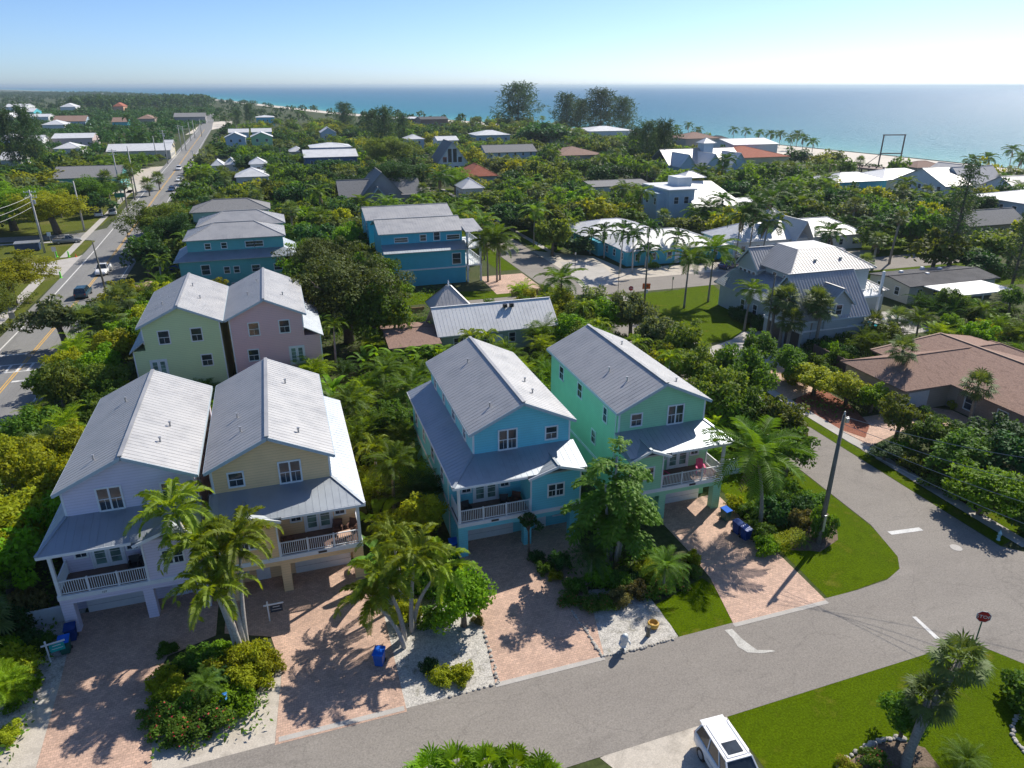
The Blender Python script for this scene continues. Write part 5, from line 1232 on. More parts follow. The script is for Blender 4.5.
for x, y, r_, h, tn, fl in ((5.0,36.9,.9,1.3,'yellow',0),(6.3,35.8,.8,1.2,'mid',0),(4.6,39.8,.9,1.2,'mid',0),(6.0,31.2,.7,.8,'yellow',0),(7.0,31.0,.7,.8,'yellow',0),(5.3,32.2,.5,.7,'dark',0),(9.1,35.2,.4,.5,'brown',0),(6.6,39,1.2,1.8,'mid',0),(8.2,40.5,1.0,1.5,'dark',0),
   (14.9,40.2,.55,.7,'dark',0),(15.1,38.8,.6,.7,'mid',0),(15.5,37.8,.5,.6,'yellow',0)):
    bush(x, y, r_, h, tn, fl)
tree(14.6, 40.9, .9, 3.6, 'dark', 'open', label='thin young tree at the sky blue house entry column')
for u, v, r_, h, tn, fl in ((570,598,.8,.8,'mid',1),(588,603,.8,.8,'mid',1),(606,602,.8,.8,'mid',1),(622,597,.8,.9,'brown',0),(636,590,.8,.9,'brown',0),(648,592,.7,.7,'mid',1),(664,588,.8,.8,'mid',1),(680,580,.8,.8,'mid',1),(692,570,.7,.7,'mid',1),(645,570,.9,1.5,'yellow',0),(652,560,.9,1.4,'bright',0),(600,575,.9,1.3,'bright',0),(618,580,.8,1.2,'mid',0),(575,585,.7,1.1,'mid',0),(632,575,.8,1.0,'dark',0),(693,558,.6,.9,'yellow',0),(560,560,.7,1.4,'dark',0)):
    p = P(u, v, h*.5); bush(p.x, p.y, r_, h, tn, fl)
for u, v, r_, h, tn, fl in ((752,512,1.0,1.2,'mid',0),(762,530,1.0,1.2,'mid',0),(768,546,.9,1.2,'bright',0),(735,505,.8,1.3,'yellow',0),(775,510,1.3,1.8,'dark',0),(795,505,1.3,1.8,'dark',0),(800,520,1.0,1.4,'brown',0),(785,495,1.3,2.0,'mid',0),(821,525,.9,2.3,'mid',0),(812,500,1.1,1.2,'mid',0)):
    p = P(u, v, h*.5); bush(p.x, p.y, r_, h, tn, fl)
def hedge(name, pts, w, h, tone, label):
    r = random.Random(3); mb = MB()
    for (a, b) in zip(pts, pts[1:]):
        a = Vector((*a, 0)); b = Vector((*b, 0)); ln = (b-a).length; d = (b-a)/ln; s = Vector((-d.y, d.x, 0))
        for _ in range(int(ln*w*h*420)):
            t = r.uniform(0, ln); q = r.uniform(-.5, .5); z = r.uniform(.05, 1)
            if r.random() < .75:
                f = r.random()
                if f < .45: z = 1-.06*r.random()
                else: q = (.5 if f < .72 else -.5)
            p = a+d*t+s*q*w+Vector((0,0,z*h)); n = (Vector((0,0,1.0 if z > .9 else .3))+s*q+rv(r)*.6).normalized(); leafquad(mb, p, n.cross(rv(r)).normalized(), n, .13, .08)
    o = mb.build(name, LEAF[tone]); tag(o, label, 'hedge'); return o
a, b, c = P(758,552,0), P(795,540,0), P(760,530,0)
hedge('hedge', [P(772,551,0)[:2], P(800,541,0)[:2]], 1.1, 1.0, 'yellow', 'clipped yellow-green hedge at the edge of the corner lawn')
hedge('hedge', [P(744,530,0)[:2], P(771,552,0)[:2]], .9, .9, 'mid', 'clipped green hedge along the mint house driveway')
# big shade trees
big(345, 300, 6, 7.0, 11.5, 'oak', 'large olive green oak right of the pink house', seed=0); big(322, 262, 6, 5.5, 9.8, 'oak', 'olive oak just behind the large oak by the pink house', seed=1)
big(372, 316, 5, 3.4, 8, 'mid', 'right-hand lobe tree beside the large olive oak', seed=2)
big(160, 222, 6, 6.5, 10, 'olive', 'broad yellow-olive tree between main road and teal block', seed=3); big(178, 235, 5, 5.2, 9, 'dark', 'dark round tree between main road and teal block', seed=1)
big(52, 208, 6, 8.5, 10, 'yellow', 'large yellow-green park tree at the left, nearest the road poles', seed=2); big(8, 205, 6, 9, 10.5, 'bright', 'bright green park tree at the far left edge', seed=1); big(88, 192, 5, 6.5, 9, 'mid', 'green park tree right of the yellow-green one', seed=0)
big(5, 275, 5, 6.0, 8.0, 'yellow', 'yellow-green tree at the left edge above the sidewalk', seed=3); big(-25, 305, 5, 5.5, 8, 'olive', 'olive tree cut by the left edge near the sidewalk')
big(60, 320, 4, 4.2, 7.0, 'grey', 'grey-green open tree leaning over the main road', 'open', seed=1)
# lawn palms by the mansion
for u, vb, vt, kd, sc, lb in ((684,308,258,'coco',1.25,'left lawn palm with straight pale trunk beside the corner lawn'),(708,302,250,'coco',1.4,'tallest lawn palm with thick pale trunk near the mansion'),(744,331,292,'coco',.95,'curved coconut palm at the mansion front lawn edge')):
    a = P(u, vb, 0); lo, hi = 1, 20
    for _ in range(30):
        m_2 = (lo+hi)/2
        if proj(a.x, a.y, m_2)[1] > vt: lo = m_2
        else: hi = m_2
    palm(a.x, a.y, lo, kd, (.3, .2) if sc != .95 else (.9, .6), sc, label=lb)
def vpalm(u, vb, vt, kind='coco', sc=1.0, tone=None, far=True, label=None, bend=None):
    a = P(u, vb, 0); lo, hi = 1, 26
    for _ in range(30):
        q = (lo+hi)/2
        if proj(a.x, a.y, q)[1] > vt: lo = q
        else: hi = q
    PTS.append((a.x, a.y, 1.5)); return palm(a.x, a.y, lo, kind, bend, sc, tone, label, far)
for i, (u, vb, vt) in enumerate(((620,272,231),(632,273,238),(646,263,228),(604,258,232),(590,254,236),(675,262,238),(645,268,252))): vpalm(u, vb, vt, 'royal', 1.35, 'palmd', label=None)
vpalm(571, 240, 222, 'royal', .9, 'palmy', label='golden-fronded small palm left of the aqua motel')
for u, vb, vt in ((488,282,240),(500,280,246),(497,282,236),(560,318,280),(770,342,302),(779,347,297),(806,350,300),(814,352,308),(786,352,320)): vpalm(u, vb, vt, 'coco' if u < 570 else 'fan', 1.25 if u < 570 else 1.25, far=False)
for u, vb, vt in ((828,318,298),(868,344,322),(892,342,318),(889,264,218),(872,270,240),(838,330,300),(862,290,262)): vpalm(u, vb, vt, 'fan', 1.1)
for u, vb, vt in ((735,262,215),(748,260,205),(760,268,222),(820,232,212),(800,236,214),(790,222,196),(770,210,186),(775,222,190),(765,250,198),(842,240,225),(858,244,226),(872,250,228),(826,252,232),(706,232,208),(720,226,200),(700,220,204),(690,215,198)): vpalm(u, vb, vt, 'coco', 1.5, 'palmd')
for u, vb, vt in ((676,138,128),(688,138,125),(697,140,130),(733,139,130),(745,141,131),(758,143,133),(770,145,134),(779,146,134),(790,150,138),(802,152,138),(796,147,134),(812,152,142),(700,206,172),(724,196,160),(1008,172,150),(1018,180,158),(985,176,158),(968,174,160),(1000,200,180),(232,128,116),(300,125,112),(226,126,118),(477,128,119),(304,126,113),(440,207,178),(425,204,172),(131,139,117),(424,256,240)): vpalm(u, vb, vt, 'coco', 1.5, 'palmd')
for u, vb, vt in ((112,208,178),(135,200,170),(128,212,182),(160,190,178),(150,196,184),(62,218,202),(96,207,190)): vpalm(u, vb, vt, 'fan', 1.6)
for u, vb, vt in ((165,300,262),(172,292,270),(205,262,240),(190,268,238)): vpalm(u, vb, vt, 'royal', 1.0, 'palm', far=False)
vpalm(128, 330, 298, 'fan', 1.5, far=False); vpalm(118, 346, 318, 'fan', 1.6, far=False); vpalm(95, 350, 322, 'fan', 1.7, far=False)
vpalm(415, 422, 390, 'coco', 1.0, far=False, label='coconut palm between the low cottage and the sky blue house')
vpalm(388, 400, 372, 'coco', .9, far=False)
# pines
def vpine(u, vb, vt, big_=True, sx=1.0, label=None, lean=None):
    a = P(u, vb, 0); lo, hi = 3, 45
    for _ in range(30):
        q = (lo+hi)/2
        if proj(a.x, a.y, q)[1] > vt: lo = q
        else: hi = q
    PTS.append((a.x, a.y, 3)); return pine(a.x, a.y, lo, big_, label, sx, lean)
vpine(518, 131, 84, True, 1.35, 'tallest lone pine standing in front of the sea')
vpine(566, 135, 94, True, 1.1, 'left pine of the tall pine cluster before the sea'); vpine(600, 135, 90, True, 1.25, 'middle pine of the tall cluster before the sea'); vpine(622, 136, 98, True, 1.1); vpine(580, 134, 100, True, 1.1)
vpine(645, 168, 122, True, .9); vpine(662, 176, 122, True, .85); vpine(635, 160, 128, True, .9); vpine(655, 150, 128, True, .8)
vpine(346, 131, 103, True, 1.2, 'round-topped pine near the beach behind the hedge'); vpine(386, 150, 108, True, 1.0); vpine(372, 142, 112, True, 1.0); vpine(404, 146, 114, True, .9)
vpine(20, 172, 110, True, .6, 'left one of two leaning feathery pines at the far left', (0, R(-4))); vpine(42, 170, 106, True, .55, 'right one of two leaning feathery pines at the far left', (0, R(-5)))
vpine(948, 270, 160, False, .95, 'tall open pine in front of the white beach houses'); vpine(1010, 292, 210, False, .9, 'dark slim pine near the right edge')
vpine(250, 124, 104, True, 1.0); vpine(238, 126, 110, True, .9)
big(545, 139, 6, 13, 14, 'dark', 'dark dome-shaped tree before the small white hip house', far=True); big(398, 180, 7, 9, 13, 'dark', 'dark clipped round tree right of the grey gabled house', seed=2); big(390, 150, 9, 10, 14, 'olive', 'olive tree above the dark round tree')
big(455, 178, 5, 4.5, 8, 'bright', 'bright green street tree right of the brown palm', seed=1)
big(330, 166, 5, 6, 7, 'dark', 'clipped dark hedge-like tree in front of the navy house', far=True); big(350, 167, 5, 5, 7, 'dark', 'right part tree of the dark hedge before the navy house', far=True)
big(815, 385, 1.2, 2.4, 3.0, 'yellow', 'bright spreading shrub tree behind the red mulch bed', seed=0)
big(848, 393, 1.4, 2.2, 3.2, 'yellow', 'yellow-green shrub tree between mulch bed and ranch', seed=1); big(873, 400, 1.5, 1.6, 3, 'bright', 'bright small tree left of the open grey-leaved tree', seed=2)
big(900, 418, 2.6, 2.2, 4.8, 'olive', 'open-branched small tree in the ranch front garden', 'open', seed=0)
big(935, 440, 1.8, 2.4, 3.6, 'mid', 'green frangipani left of two by the right sidewalk', seed=1); big(960, 455, 2, 2.7, 3.8, 'mid', 'middle green frangipani by the right sidewalk', seed=2); big(985, 495, 1.8, 2.6, 3.6, 'bright', 'flowering frangipani nearest the corner by the right sidewalk', seed=0)
big(1000, 445, 2, 3.0, 4.4, 'dark', 'dark juniper-like tree in front of the ranch at the right edge', seed=3); big(1030, 470, 2, 3.2, 4.4, 'dark', 'dark tree cut by the right edge below the ranch', seed=2)
big(885, 455, .6, 1.4, 1.6, 'dark', 'low dark shrub tree under the open-branched tree')
for u, v, r_, h, tn in ((795,378,1.3,1.5,'yellow'),(830,372,1.4,1.6,'mid'),(920,412,1.0,1.2,'dark'),(935,418,.8,1.0,'dark'),(918,462,1.4,1.6,'olive'),(905,448,1.3,1.5,'bright'),(942,480,1.4,1.5,'mid')):
    p = P(u, v, h*.5); bush(p.x, p.y, r_, h, tn)
p = P(958, 402, .8); bush(p.x, p.y, .8, 1.1, 'yellow', label='golden yellow shrub by the ranch house walkway')
p = P(934, 378+2, .5)
for u, v, r_, h, tn in ((14,665,1.2,1.6,'yellow'),(2,650,1.2,1.8,'bright'),(20,690,1.0,1.2,'bright'),(6,735,.7,.6,'yellow'),(36,648,.7,.9,'mid'),(26,640,.8,1.2,'dark'),(44,640,.6,.8,'mid'),(10,620,1.3,2,'dark')):
    p = P(u, v, h*.5); bush(p.x, p.y, r_, h, tn)
for x, y in ((64.2,79.6),(64.1,81.4),(63.9,83.2),(63.8,85),(63.8,86.8)): bush(x-.6, y, 1.1, 1.6, 'dark')
for x, y in ((64,70),(66,70.2),(68.4,70),(70.6,70.2),(72.8,71)): bush(x, y, 1.2, 2.0, 'mid' if x % 2 else 'dark')
for x, y in ((11.5,81.2),(13.2,80.6),(15,81.3),(16.6,80.8),(10.2,83.5),(10.2,87)): paddle(x, y, 1.15)
# street tree clumps right of the mint house
for u, v, z, r_, h, tn in ((745,372,4,3.0,6,'mid'),(722,392,4,3.0,6.5,'olive'),(745,415,3.5,2.4,5.5,'mid'),(700,365,4,3.0,6,'olive'),(680,345,4,2.8,6,'olive'),(655,332,4,2.8,5.5,'grey'),(632,312,4,3.0,6,'grey'),(605,318,3,3.0,5,'bright'),(590,302,4,2.6,5.5,'grey'),(575,330,3,3.0,4.5,'bright'),(780,420,3.5,2.4,5,'olive'),(790,445,3,2.0,4.5,'mid'),(760,345,3,2.2,4,'mid'),(790,362,2.5,2.0,4,'mid')):
    big(u, v, z, r_, h, tn, None)
# ---------------------------------------------------------------- plants: garden thickets between the houses
PAL = ['palmy','palmy','palm','palm','palmd']
def thicket(x, y, r, mix=None):
    q = r.random()
    if q < .42: areca(x, y, r.uniform(.75, 1.15), PAL[r.randrange(5)])
    elif q < .56: paddle(x, y, r.uniform(.8, 1.2), 'bright' if r.random() < .6 else 'mid')
    elif q < .66: palm(x, y, r.uniform(3, 5.2), 'royal' if r.random() < .6 else 'coco', None, .8)
    elif q < .82: tree(x, y, r.uniform(1.5, 2.3), r.uniform(3.2, 5.0), r.choice(['bright','yellow','mid','olive']))
    else: bush(x, y, r.uniform(1.0, 1.6), r.uniform(1.3, 2.4), r.choice(['bright','yellow','mid','mid','dark','grey']))
def leftmass(x, y, r):
    q = r.random()
    if q < .28: areca(x, y, r.uniform(.8, 1.2), r.choice(['palmy','palm','palm']))
    elif q < .36: palm(x, y, r.uniform(2.6, 4.2), 'fan', None, 1.2)
    elif q < .80: tree(x, y, r.uniform(1.7, 2.8), r.uniform(3.4, 5.2), r.choice(['bright','yellow','bright','yellow','mid','olive']))
    else: bush(x, y, r.uniform(1.2, 1.9), r.uniform(1.6, 2.6), r.choice(['bright','yellow','mid','grey','brown']))
scatter(-26.0, -18.4, 33, 48, 2.5, leftmass, .2, seed=1)
scatter(-25.5, -17.6, 48, 124, 2.6, leftmass, .2, seed=2)
scatter(4.2, 8.9, 42, 62, 2.1, thicket, .1, seed=3)
scatter(-17, 40, 61, 77.5, 2.9, thicket, .3, seed=4)
scatter(3.6, 40.5, 77.5, 94, 3.0, thicket, .3, seed=5)
scatter(8, 40.5, 94, 102.5, 2.6, lambda x, y, r: bush(x, y, r.uniform(.9, 1.4), r.uniform(1, 1.7), r.choice(['bright','mid','yellow'])), .3, seed=55)
scatter(19.9, 22.7, 41, 60, 2.2, lambda x, y, r: bush(x, y, r.uniform(.8, 1.2), r.uniform(1, 2), r.choice(['mid','dark','bright'])), 0, seed=6)
scatter(33.2, 40.8, 46, 103, 2.7, thicket, .2, seed=7)
scatter(-17, 11, 95, 121, 3.2, thicket, .4, seed=8)
scatter(1.5, 16, 104, 150, 4.5, lambda x, y, r: tree(x, y, r.uniform(2.6, 4), r.uniform(5, 8), r.choice(['mid','olive','dark','bright'])), .5, seed=9)
scatter(52, 62, 30, 44, 2.4, lambda x, y, r: bush(x, y, r.uniform(1, 1.6), r.uniform(1.2, 2), r.choice(['mid','dark','olive'])), .2, seed=10)
scatter(52, 66, 61, 71, 2.2, lambda x, y, r: bush(x, y, r.uniform(1, 1.5), r.uniform(1.2, 2.4), r.choice(['mid','dark','mid','bright'])), .0, seed=11)
scatter(66, 96, 62, 80, 2.8, thicket, .2, seed=12)
scatter(83, 125, 45, 77, 3.6, thicket, .2, seed=13)
scatter(61, 86, 112.5, 119, 5, lambda x, y, r: bush(x, y, 1.0, 1.1, 'mid'), -3, seed=14, cond=lambda x, y: y > 118)
# ---------------------------------------------------------------- plants: neighbourhood trees
for o in [o for o in COL.objects if o.get('category') and o.parent is None and o.type == 'EMPTY']:
    for c in o.children:
        if c.type == 'MESH' and c.name.split('.')[0] == 'wall':
            vv = [tuple(v.co) for v in c.data.vertices]; x0 = min(v[0] for v in vv); x1 = max(v[0] for v in vv); y0 = min(v[1] for v in vv); z1_ = sorted(v[2] for v in vv)[len(vv)//2]
            a_, b_ = proj(x0, y0, max(z1_, 3)), proj(x1, y0, max(z1_, 3)); HS.append((a_[0], b_[0], (a_[1]+b_[1])/2, (proj(x0, y0, 0)[1]+proj(x1, y0, 0)[1])/2, y0))
for (x_, y_) in ((-33,300),(-35,360),(-38,420)): u_, v_ = proj(x_, y_, 0); HS.append((u_-4, u_+4, v_-3, v_+6, y_))
TN = ['mid','mid','olive','dark','bright','olive','dark','grey','mid','yellow','dark','olive']
def hood(x, y, r, k=1.0):
    q = r.random()
    if q < .82: tree(x, y, r.uniform(2.6, 4.4)*k, r.uniform(4.2, 7.4)*min(k, 1.15), r.choice(TN), far=True)
    else:
        H = r.uniform(5.5, 8.5)
        if clear_h(x, y, 1.5, H) < H*.8: H = clear_h(x, y, 1.5, H*.6)
        if H > 2: palm(x, y, H, 'coco' if q < .94 else 'fan', None, 1.3, far=True)
def hk(k): return lambda x, y, r: hood(x, y, r, k)
scatter(-26, 40, 138, 190, 5.2, hk(1.0), .8, seed=20, zz=6)
scatter(38, 165, 133, 200, 5.4, hk(1.05), .8, seed=21, zz=6)
scatter(112, 230, 95, 150, 6.0, hk(1.05), .8, seed=22, zz=6)
scatter(-110, -45, 195, 262, 8.0, hk(1.2), .8, seed=23, zz=6, cond=lambda x, y: y > 215 or x < -62)
scatter(-150, -44, 92, 150, 7.5, hk(1.0), .5, seed=24, zz=6, cond=lambda x, y: x < -52)
scatter(-27, 165, 190, 285, 7.6, hk(1.25), .8, seed=25, zz=6)
scatter(150, 228, 150, 300, 8.0, hk(1.2), .8, seed=26, zz=6, keep=.85)
scatter(-190, -50, 262, 400, 10.0, hk(1.35), 1, seed=27, zz=6)
scatter(-28, 215, 285, 420, 9.5, hk(1.35), .8, seed=28, zz=6)
scatter(-30, 210, 420, 600, 12, hk(1.5), .8, seed=29, zz=6)
nh = sum(1 for q in PL if q['kind'] == 'tree'); AUTO.sort(key=lambda a: -a[2]*a[3]/(a[0]**2+a[1]**2))
for a in AUTO[:max(0, 292-nh)]: tree_obj(a[0], a[1], a[2], a[3], a[4], 'far', None, True, None, a[5], a[6])
rest = AUTO[max(0, 292-nh):]
import numpy as np
src = []
for i in range(3):
    mb = crown_mesh('m', 90+i, 42, 30, .27, br=.32, rough=.5); src.append((np.array(mb.v, dtype=np.float32), np.array(mb.f, dtype=np.int32)))
tones = list(LEAF.keys()); V = []; F = []; MI = []; off = 0
for x, y, R_, H, tone, s, rz in rest:
    v, f = src[s%3]; rzz = 0.42*H/0.8 if H < 2.4*R_ else R_; cz = H-.8*rzz; c, sn = math.cos(rz), math.sin(rz); w = v*np.array([R_, R_, rzz], dtype=np.float32)
    V.append(np.stack([w[:,0]*c-w[:,1]*sn+x, w[:,0]*sn+w[:,1]*c+y, w[:,2]+cz], 1)); F.append(f+off); off += len(v); MI.append(np.full(len(f), tones.index(tone)))
if rest:
    V = np.concatenate(V); F = np.concatenate(F); MI = np.concatenate(MI); me = bpy.data.meshes.new('tree_mass')
    me.vertices.add(len(V)); me.vertices.foreach_set('co', V.ravel()); me.loops.add(F.size); me.loops.foreach_set('vertex_index', F.ravel()); me.polygons.add(len(F))
    me.polygons.foreach_set('loop_start', np.arange(0, F.size, 4)); me.polygons.foreach_set('loop_total', np.full(len(F), 4))
    for k in tones: me.materials.append(LEAF[k])
    me.polygons.foreach_set('material_index', MI); me.update(); me.validate()
    o = bpy.data.objects.new('distant_trees', me); COL.objects.link(o); tag(o, 'mass of smaller and farther trees filling the town between houses', 'trees', kind='stuff')
print('TREES', nh, len(AUTO), len(rest))
# beach scrub and the far wood, which nobody could count
def wood(name, label, pts, seed, n, leaf, hmin, hmax):
    r = random.Random(seed); mb = MB()
    def inside(x, y):
        c = False; j = len(pts)-1
        for i in range(len(pts)):
            (x1, y1), (x2, y2) = pts[i], pts[j]
            if (y1 > y) != (y2 > y) and x < (x2-x1)*(y-y1)/(y2-y1)+x1: c = not c
            j = i
        return c
    xs = [p[0] for p in pts]; ys_ = [p[1] for p in pts]; k = 0; tries = 0
    while k < n and tries < n*30:
        tries += 1; x, y = r.uniform(min(xs), max(xs)), r.uniform(min(ys_), max(ys_))
        if not inside(x, y) or not free(x, y, 1.5) or not inview(x, y, 5, 20): continue
        h = r.uniform(hmin, hmax); h2 = clear_h(x, y, h*.5, h)
        if h2 == 0: continue
        k += 1; b = h2*r.uniform(.4, .62)*(h/h2)**.5; h = h2
        for _ in range(46):
            d = rv(r)
            if d.z < -.2: d.z = -d.z
            p = Vector((x, y, h*.58))+Vector((d.x*b, d.y*b, d.z*h*.42))*r.uniform(.75, 1.05); n_ = (d+rv(r)*.6).normalized()
            leafquad(mb, p, n_.cross(rv(r)).normalized(), n_, leaf*h*r.uniform(.7, 1.3), leaf*h*.6)
    o = mb.build(name, LEAF['dark']); tag(o, label, 'woodland', kind='stuff'); return o
wood('far_wood', 'far wooded land fading towards the horizon on the left', [(-230,400),(-50,400),(-50,640),(200,600),(60,980),(-225,2480),(-700,3900),(-2100,3900),(-900,1200),(-400,600)], 31, 1300, .30, 6, 10)
wood('far_wood', 'low tree cover between the far left houses', [(-230,262),(-50,400),(-56,1050),(-560,1050),(-420,420)], 36, 950, .26, 4.5, 8.5)
wood('far_wood', 'dark tall tree wood beyond the houses left of the sea', px([(70,113),(216,109),(205,103.5),(78,104)]), 32, 300, .30, 12, 17)
wood('far_wood', 'strip of distant trees on the horizon at the far left', [(-1500,2500),(-240,2500),(-740,3950),(-2300,3950)], 33, 380, .4, 4, 7)
wood('beach_scrub', 'low green scrub between the beach and the houses', [(214,150),(248,150),(238,300),(226,420),(200,520),(170,590),(160,560),(205,420)], 34, 420, .30, .8, 2.0)
# undergrowth stuff between the near garden plants
r = random.Random(9); mb = MB()
for (x0, x1, y0, y1, dn) in ((-26,-16,30.5,124,11),(4,9,36,62,14),(-17,41,60.5,77.5,9),(3.5,41,77.5,103,8),(19.8,22.8,35,60,12),(33,41.2,45,103,10),(-17,26,95,121,5),(-9.9,-3.6,30.6,37,16),(15.5,23,34.5,42,12),(66,96,62,80,6),(83,125,45,77,4),(52,60,30,44,9),(52,66,53,72,8)):
    for _ in range(int((x1-x0)*(y1-y0)*dn)):
        x, y = r.uniform(x0, x1), r.uniform(y0, y1)
        if not free(x, y, -.1): continue
        n_ = (Vector((0,0,1))+rv(r)*.8).normalized(); s = r.uniform(.18, .42); leafquad(mb, Vector((x, y, r.uniform(.05, .6))), n_.cross(rv(r)).normalized(), n_, s, s*.5)
o = mb.build('undergrowth', LEAF['mid']); tag(o, 'low leafy ground cover filling the beds between the houses', 'undergrowth', kind='stuff')
# ---------------------------------------------------------------- props
def bin_(x, y, rz, body, lid, label, tip=False):
    t = empty('wheeled_bin', (x, y, 0), rz, label, 'bin', 'wheeled bins')
    b = MB(); k = len(b.v)
    for z, sx, sy in ((.06, .24, .26), (.95, .30, .34)):
        for i, j in ((-1,-1),(1,-1),(1,1),(-1,1)): b.v.append((i*sx, j*sy, z))
    for q in ((3,2,1,0),(4,5,6,7),(0,1,5,4),(1,2,6,5),(2,3,7,6),(3,0,4,7)): b.f.append(q); b.m.append(0)
    b.box(-.32,.32,-.37,.37,.93,.98)
    bevel(b.build('body', body, t), .02)
    l = MB(); l.slab([(-.33,-.39,1.0),(.33,-.39,1.0),(.33,.36,1.09),(-.33,.36,1.09)], .05); bevel(l.build('lid', lid, t), .02)
    h = MB(); h.tube([(-.25,.36,.98),(-.25,.45,1.0),(.25,.45,1.0),(.25,.36,.98)], .018, 6); h.build('handle', body, t)
    for s in (-1, 1):
        w = MB(); w.tube([(s*.22,.27,.11),(s*.29,.27,.11)], .11, 12); w.build('wheel', M['black'], t)
    return t
BLUE = simple('bin_blue', (0.015, 0.10, 0.42), .45); GREEN = simple('bin_green', (0.01, 0.10, 0.075), .5); NAVY = simple('bin_navy', (0.01, 0.045, 0.20), .75, spec=.2); BLID = simple('bin_blue_lid', (0.01, 0.13, 0.62), .75, spec=.2)
def atp(u, v): p = P(u, v, 0); return p.x, p.y
x, y = atp(380, 664); bin_(x, y, R(-25), BLUE, BLID, 'bright blue wheeled bin on gravel beside the peach house driveway')
x, y = atp(67, 652); bin_(x, y, R(5), GREEN, BLID, 'green bin with blue lid beside the lavender house driveway')
bin_(x+.1, y+1.1, R(5), NAVY, NAVY, 'navy bin behind the green bin at the lavender house')
x, y = atp(725, 520); bin_(x, y, R(12), GREEN, BLID, 'green bin with blue lid by the mint house column')
x, y = atp(737, 533); bin_(x, y, R(10), NAVY, NAVY, 'left one of two navy bins by the mint house hedge')
x, y = atp(745, 539); bin_(x, y, R(8), NAVY, BLUE, 'right one of two navy bins by the mint house hedge')
x, y = atp(455, 552); bin_(x-.1, y, R(0), BLUE, BLID, 'blue bin hidden beside the sky blue house wall')
# real-estate style hanging signs
def hang_sign(u, v, rz, col, label):
    x, y = atp(u, v); t = empty('hanging_sign', (x, y, 0), rz, label, 'sign'); t.scale = (.85, .85, .85)
    p = MB(); p.box(-.05,.05,-.05,.05,0,1.75); p.lathe([(.07,0),(.07,.05),(.01,.12)], 6, (0,0,1.75)); p.box(-.3,-.05,-.04,.04,1.45,1.55); p.box(.05,1.15,-.04,.04,1.45,1.55); p.build('post', M['white'], t)
    b = MB(); b.box(.15,1.05,-.02,.02,.75,1.38); o = b.build('board', simple('sign_'+col[0], col[1], .4), t)
    s = MB(); s.box(.35,.85,-.028,-.02,1.22,1.27); s.box(.25,.95,-.028,-.02,.98,1.01); s.build('lettering_bar', M['white'], o)
    return t
hang_sign(51, 662, R(12), ('teal', (0.01, 0.38, 0.36)), 'white post with hanging teal sign beside the lavender house bins')
hang_sign(270, 621, R(0), ('navy', (0.02, 0.035, 0.06)), 'white post with hanging dark sign between the left driveways')
# STOP signs
RED = simple('stop_red', (0.50, 0.01, 0.02), .4, var=.02)
def stop_sign(x, y, rz, label, h=2.75):
    t = empty('stop_sign', (x, y, 0), rz, label, 'stop sign')
    p = MB(); p.box(-.03,.03,-.03,.03,0,h+.2); p.build('post', simple('sign_post_green', (0.05,0.16,0.10), .5), t)
    def octa(r, y0, y1, mat, par=None, nm='plate'):
        mb = MB(); b = len(mb.v); n = 8
        for yy in (y0, y1):
            for i in range(8): a = R(22.5+45*i); mb.v.append((r*math.cos(a), yy, h+r*math.sin(a)))
        mb.f += [tuple(range(8)), tuple(range(15, 7, -1))]+[((i+1)%8, i, 8+i, 8+(i+1)%8) for i in range(8)]; mb.m += [0]*10
        return mb.build(nm, mat, par)
    bd = octa(.42, -.045, -.035, M['white'], t, 'border'); octa(.385, -.052, -.046, RED, bd, 'face')
    text_obj('lettering', 'STOP', (0, -.056, h-.11), .32, M['white'], t, (R(90),0,0))
    return t
a = P(972, 652, 0); stop_sign(a.x, a.y, R(-35), 'red STOP sign standing behind the lower right fan palms')
a = P(630, 303, 0); stop_sign(a.x, a.y, R(-20), 'red STOP sign beside the orange sign at the corner lawn', 2.4)
a = P(644, 303, 0); t = empty('construction_sign', (a.x+.2, a.y, 0), R(-20), 'orange construction sign on a post at the corner lawn', 'sign')
mb = MB(); mb.box(-.03,.03,-.03,.03,0,2.6); mb.build('post', M['galv'], t); mb = MB(); mb.box(-.62,.62,-.06,-.035,2.3,3.2); o = mb.build('board', simple('sign_orange', (0.75,0.13,0.01), .5), t); mb = MB(); mb.box(-.35,.35,-.066,-.061,2.6,2.72); mb.box(-.28,.28,-.066,-.061,2.82,2.92); mb.build('lettering_bar', M['black'], o); mb = MB(); mb.box(-.3,.3,-.06,-.035,1.6,2.2); mb.build('plate', M['white'], t)
a = P(590, 197, 0); 
# poles
def pole(x, y, h, mat, label, r=.17, arms=0, lamp=False, tr=False, lean=(0,0)):
    t = empty('utility_pole', (x, y, 0), 0, label, 'utility pole', None)
    mb = MB(); mb.tube([(0,0,-.1),(lean[0],lean[1],h)], [r, r*.62], 10); mb.build('shaft', mat, t, True)
    for i in range(arms):
        b = MB(); z = h-.5-i*1.1; b.box(-1.1,1.1,-.06,.06,z,z+.12); b.build('crossarm', M['galv'] if mat is M['concpole'] else mat, t)
        for s in (-1,-.4,.4,1):
            q = MB(); q.lathe([(.05,0),(.07,.08),(.03,.2)], 6, (s,0,z+.12)); q.build('insulator', M['white'], t)
    if tr: b = MB(); b.lathe([(.24,0),(.26,.05),(.26,.75),(.22,.85)], 10, (.42,0,h-2.8)); b.build('transformer', M['galv'], t)
    if lamp:
        b = MB(); b.tube([(0,0,h-.6),(-1.2,-.2,h-.1),(-2.0,-.3,h-.05)], .04, 6); b.build('lamp_arm', M['galv'], t); b = MB(); b.box(-2.6,-1.9,-.45,-.2,h-.15,h); b.build('lamp_head', M['galv'], t)
    return t
a = P(818, 543, 0)
t = pole(a.x, a.y, 9.9, M['woodpole'], 'weathered wooden utility pole at the corner lawn by the mint house', .2, lean=(1.45,1.35))
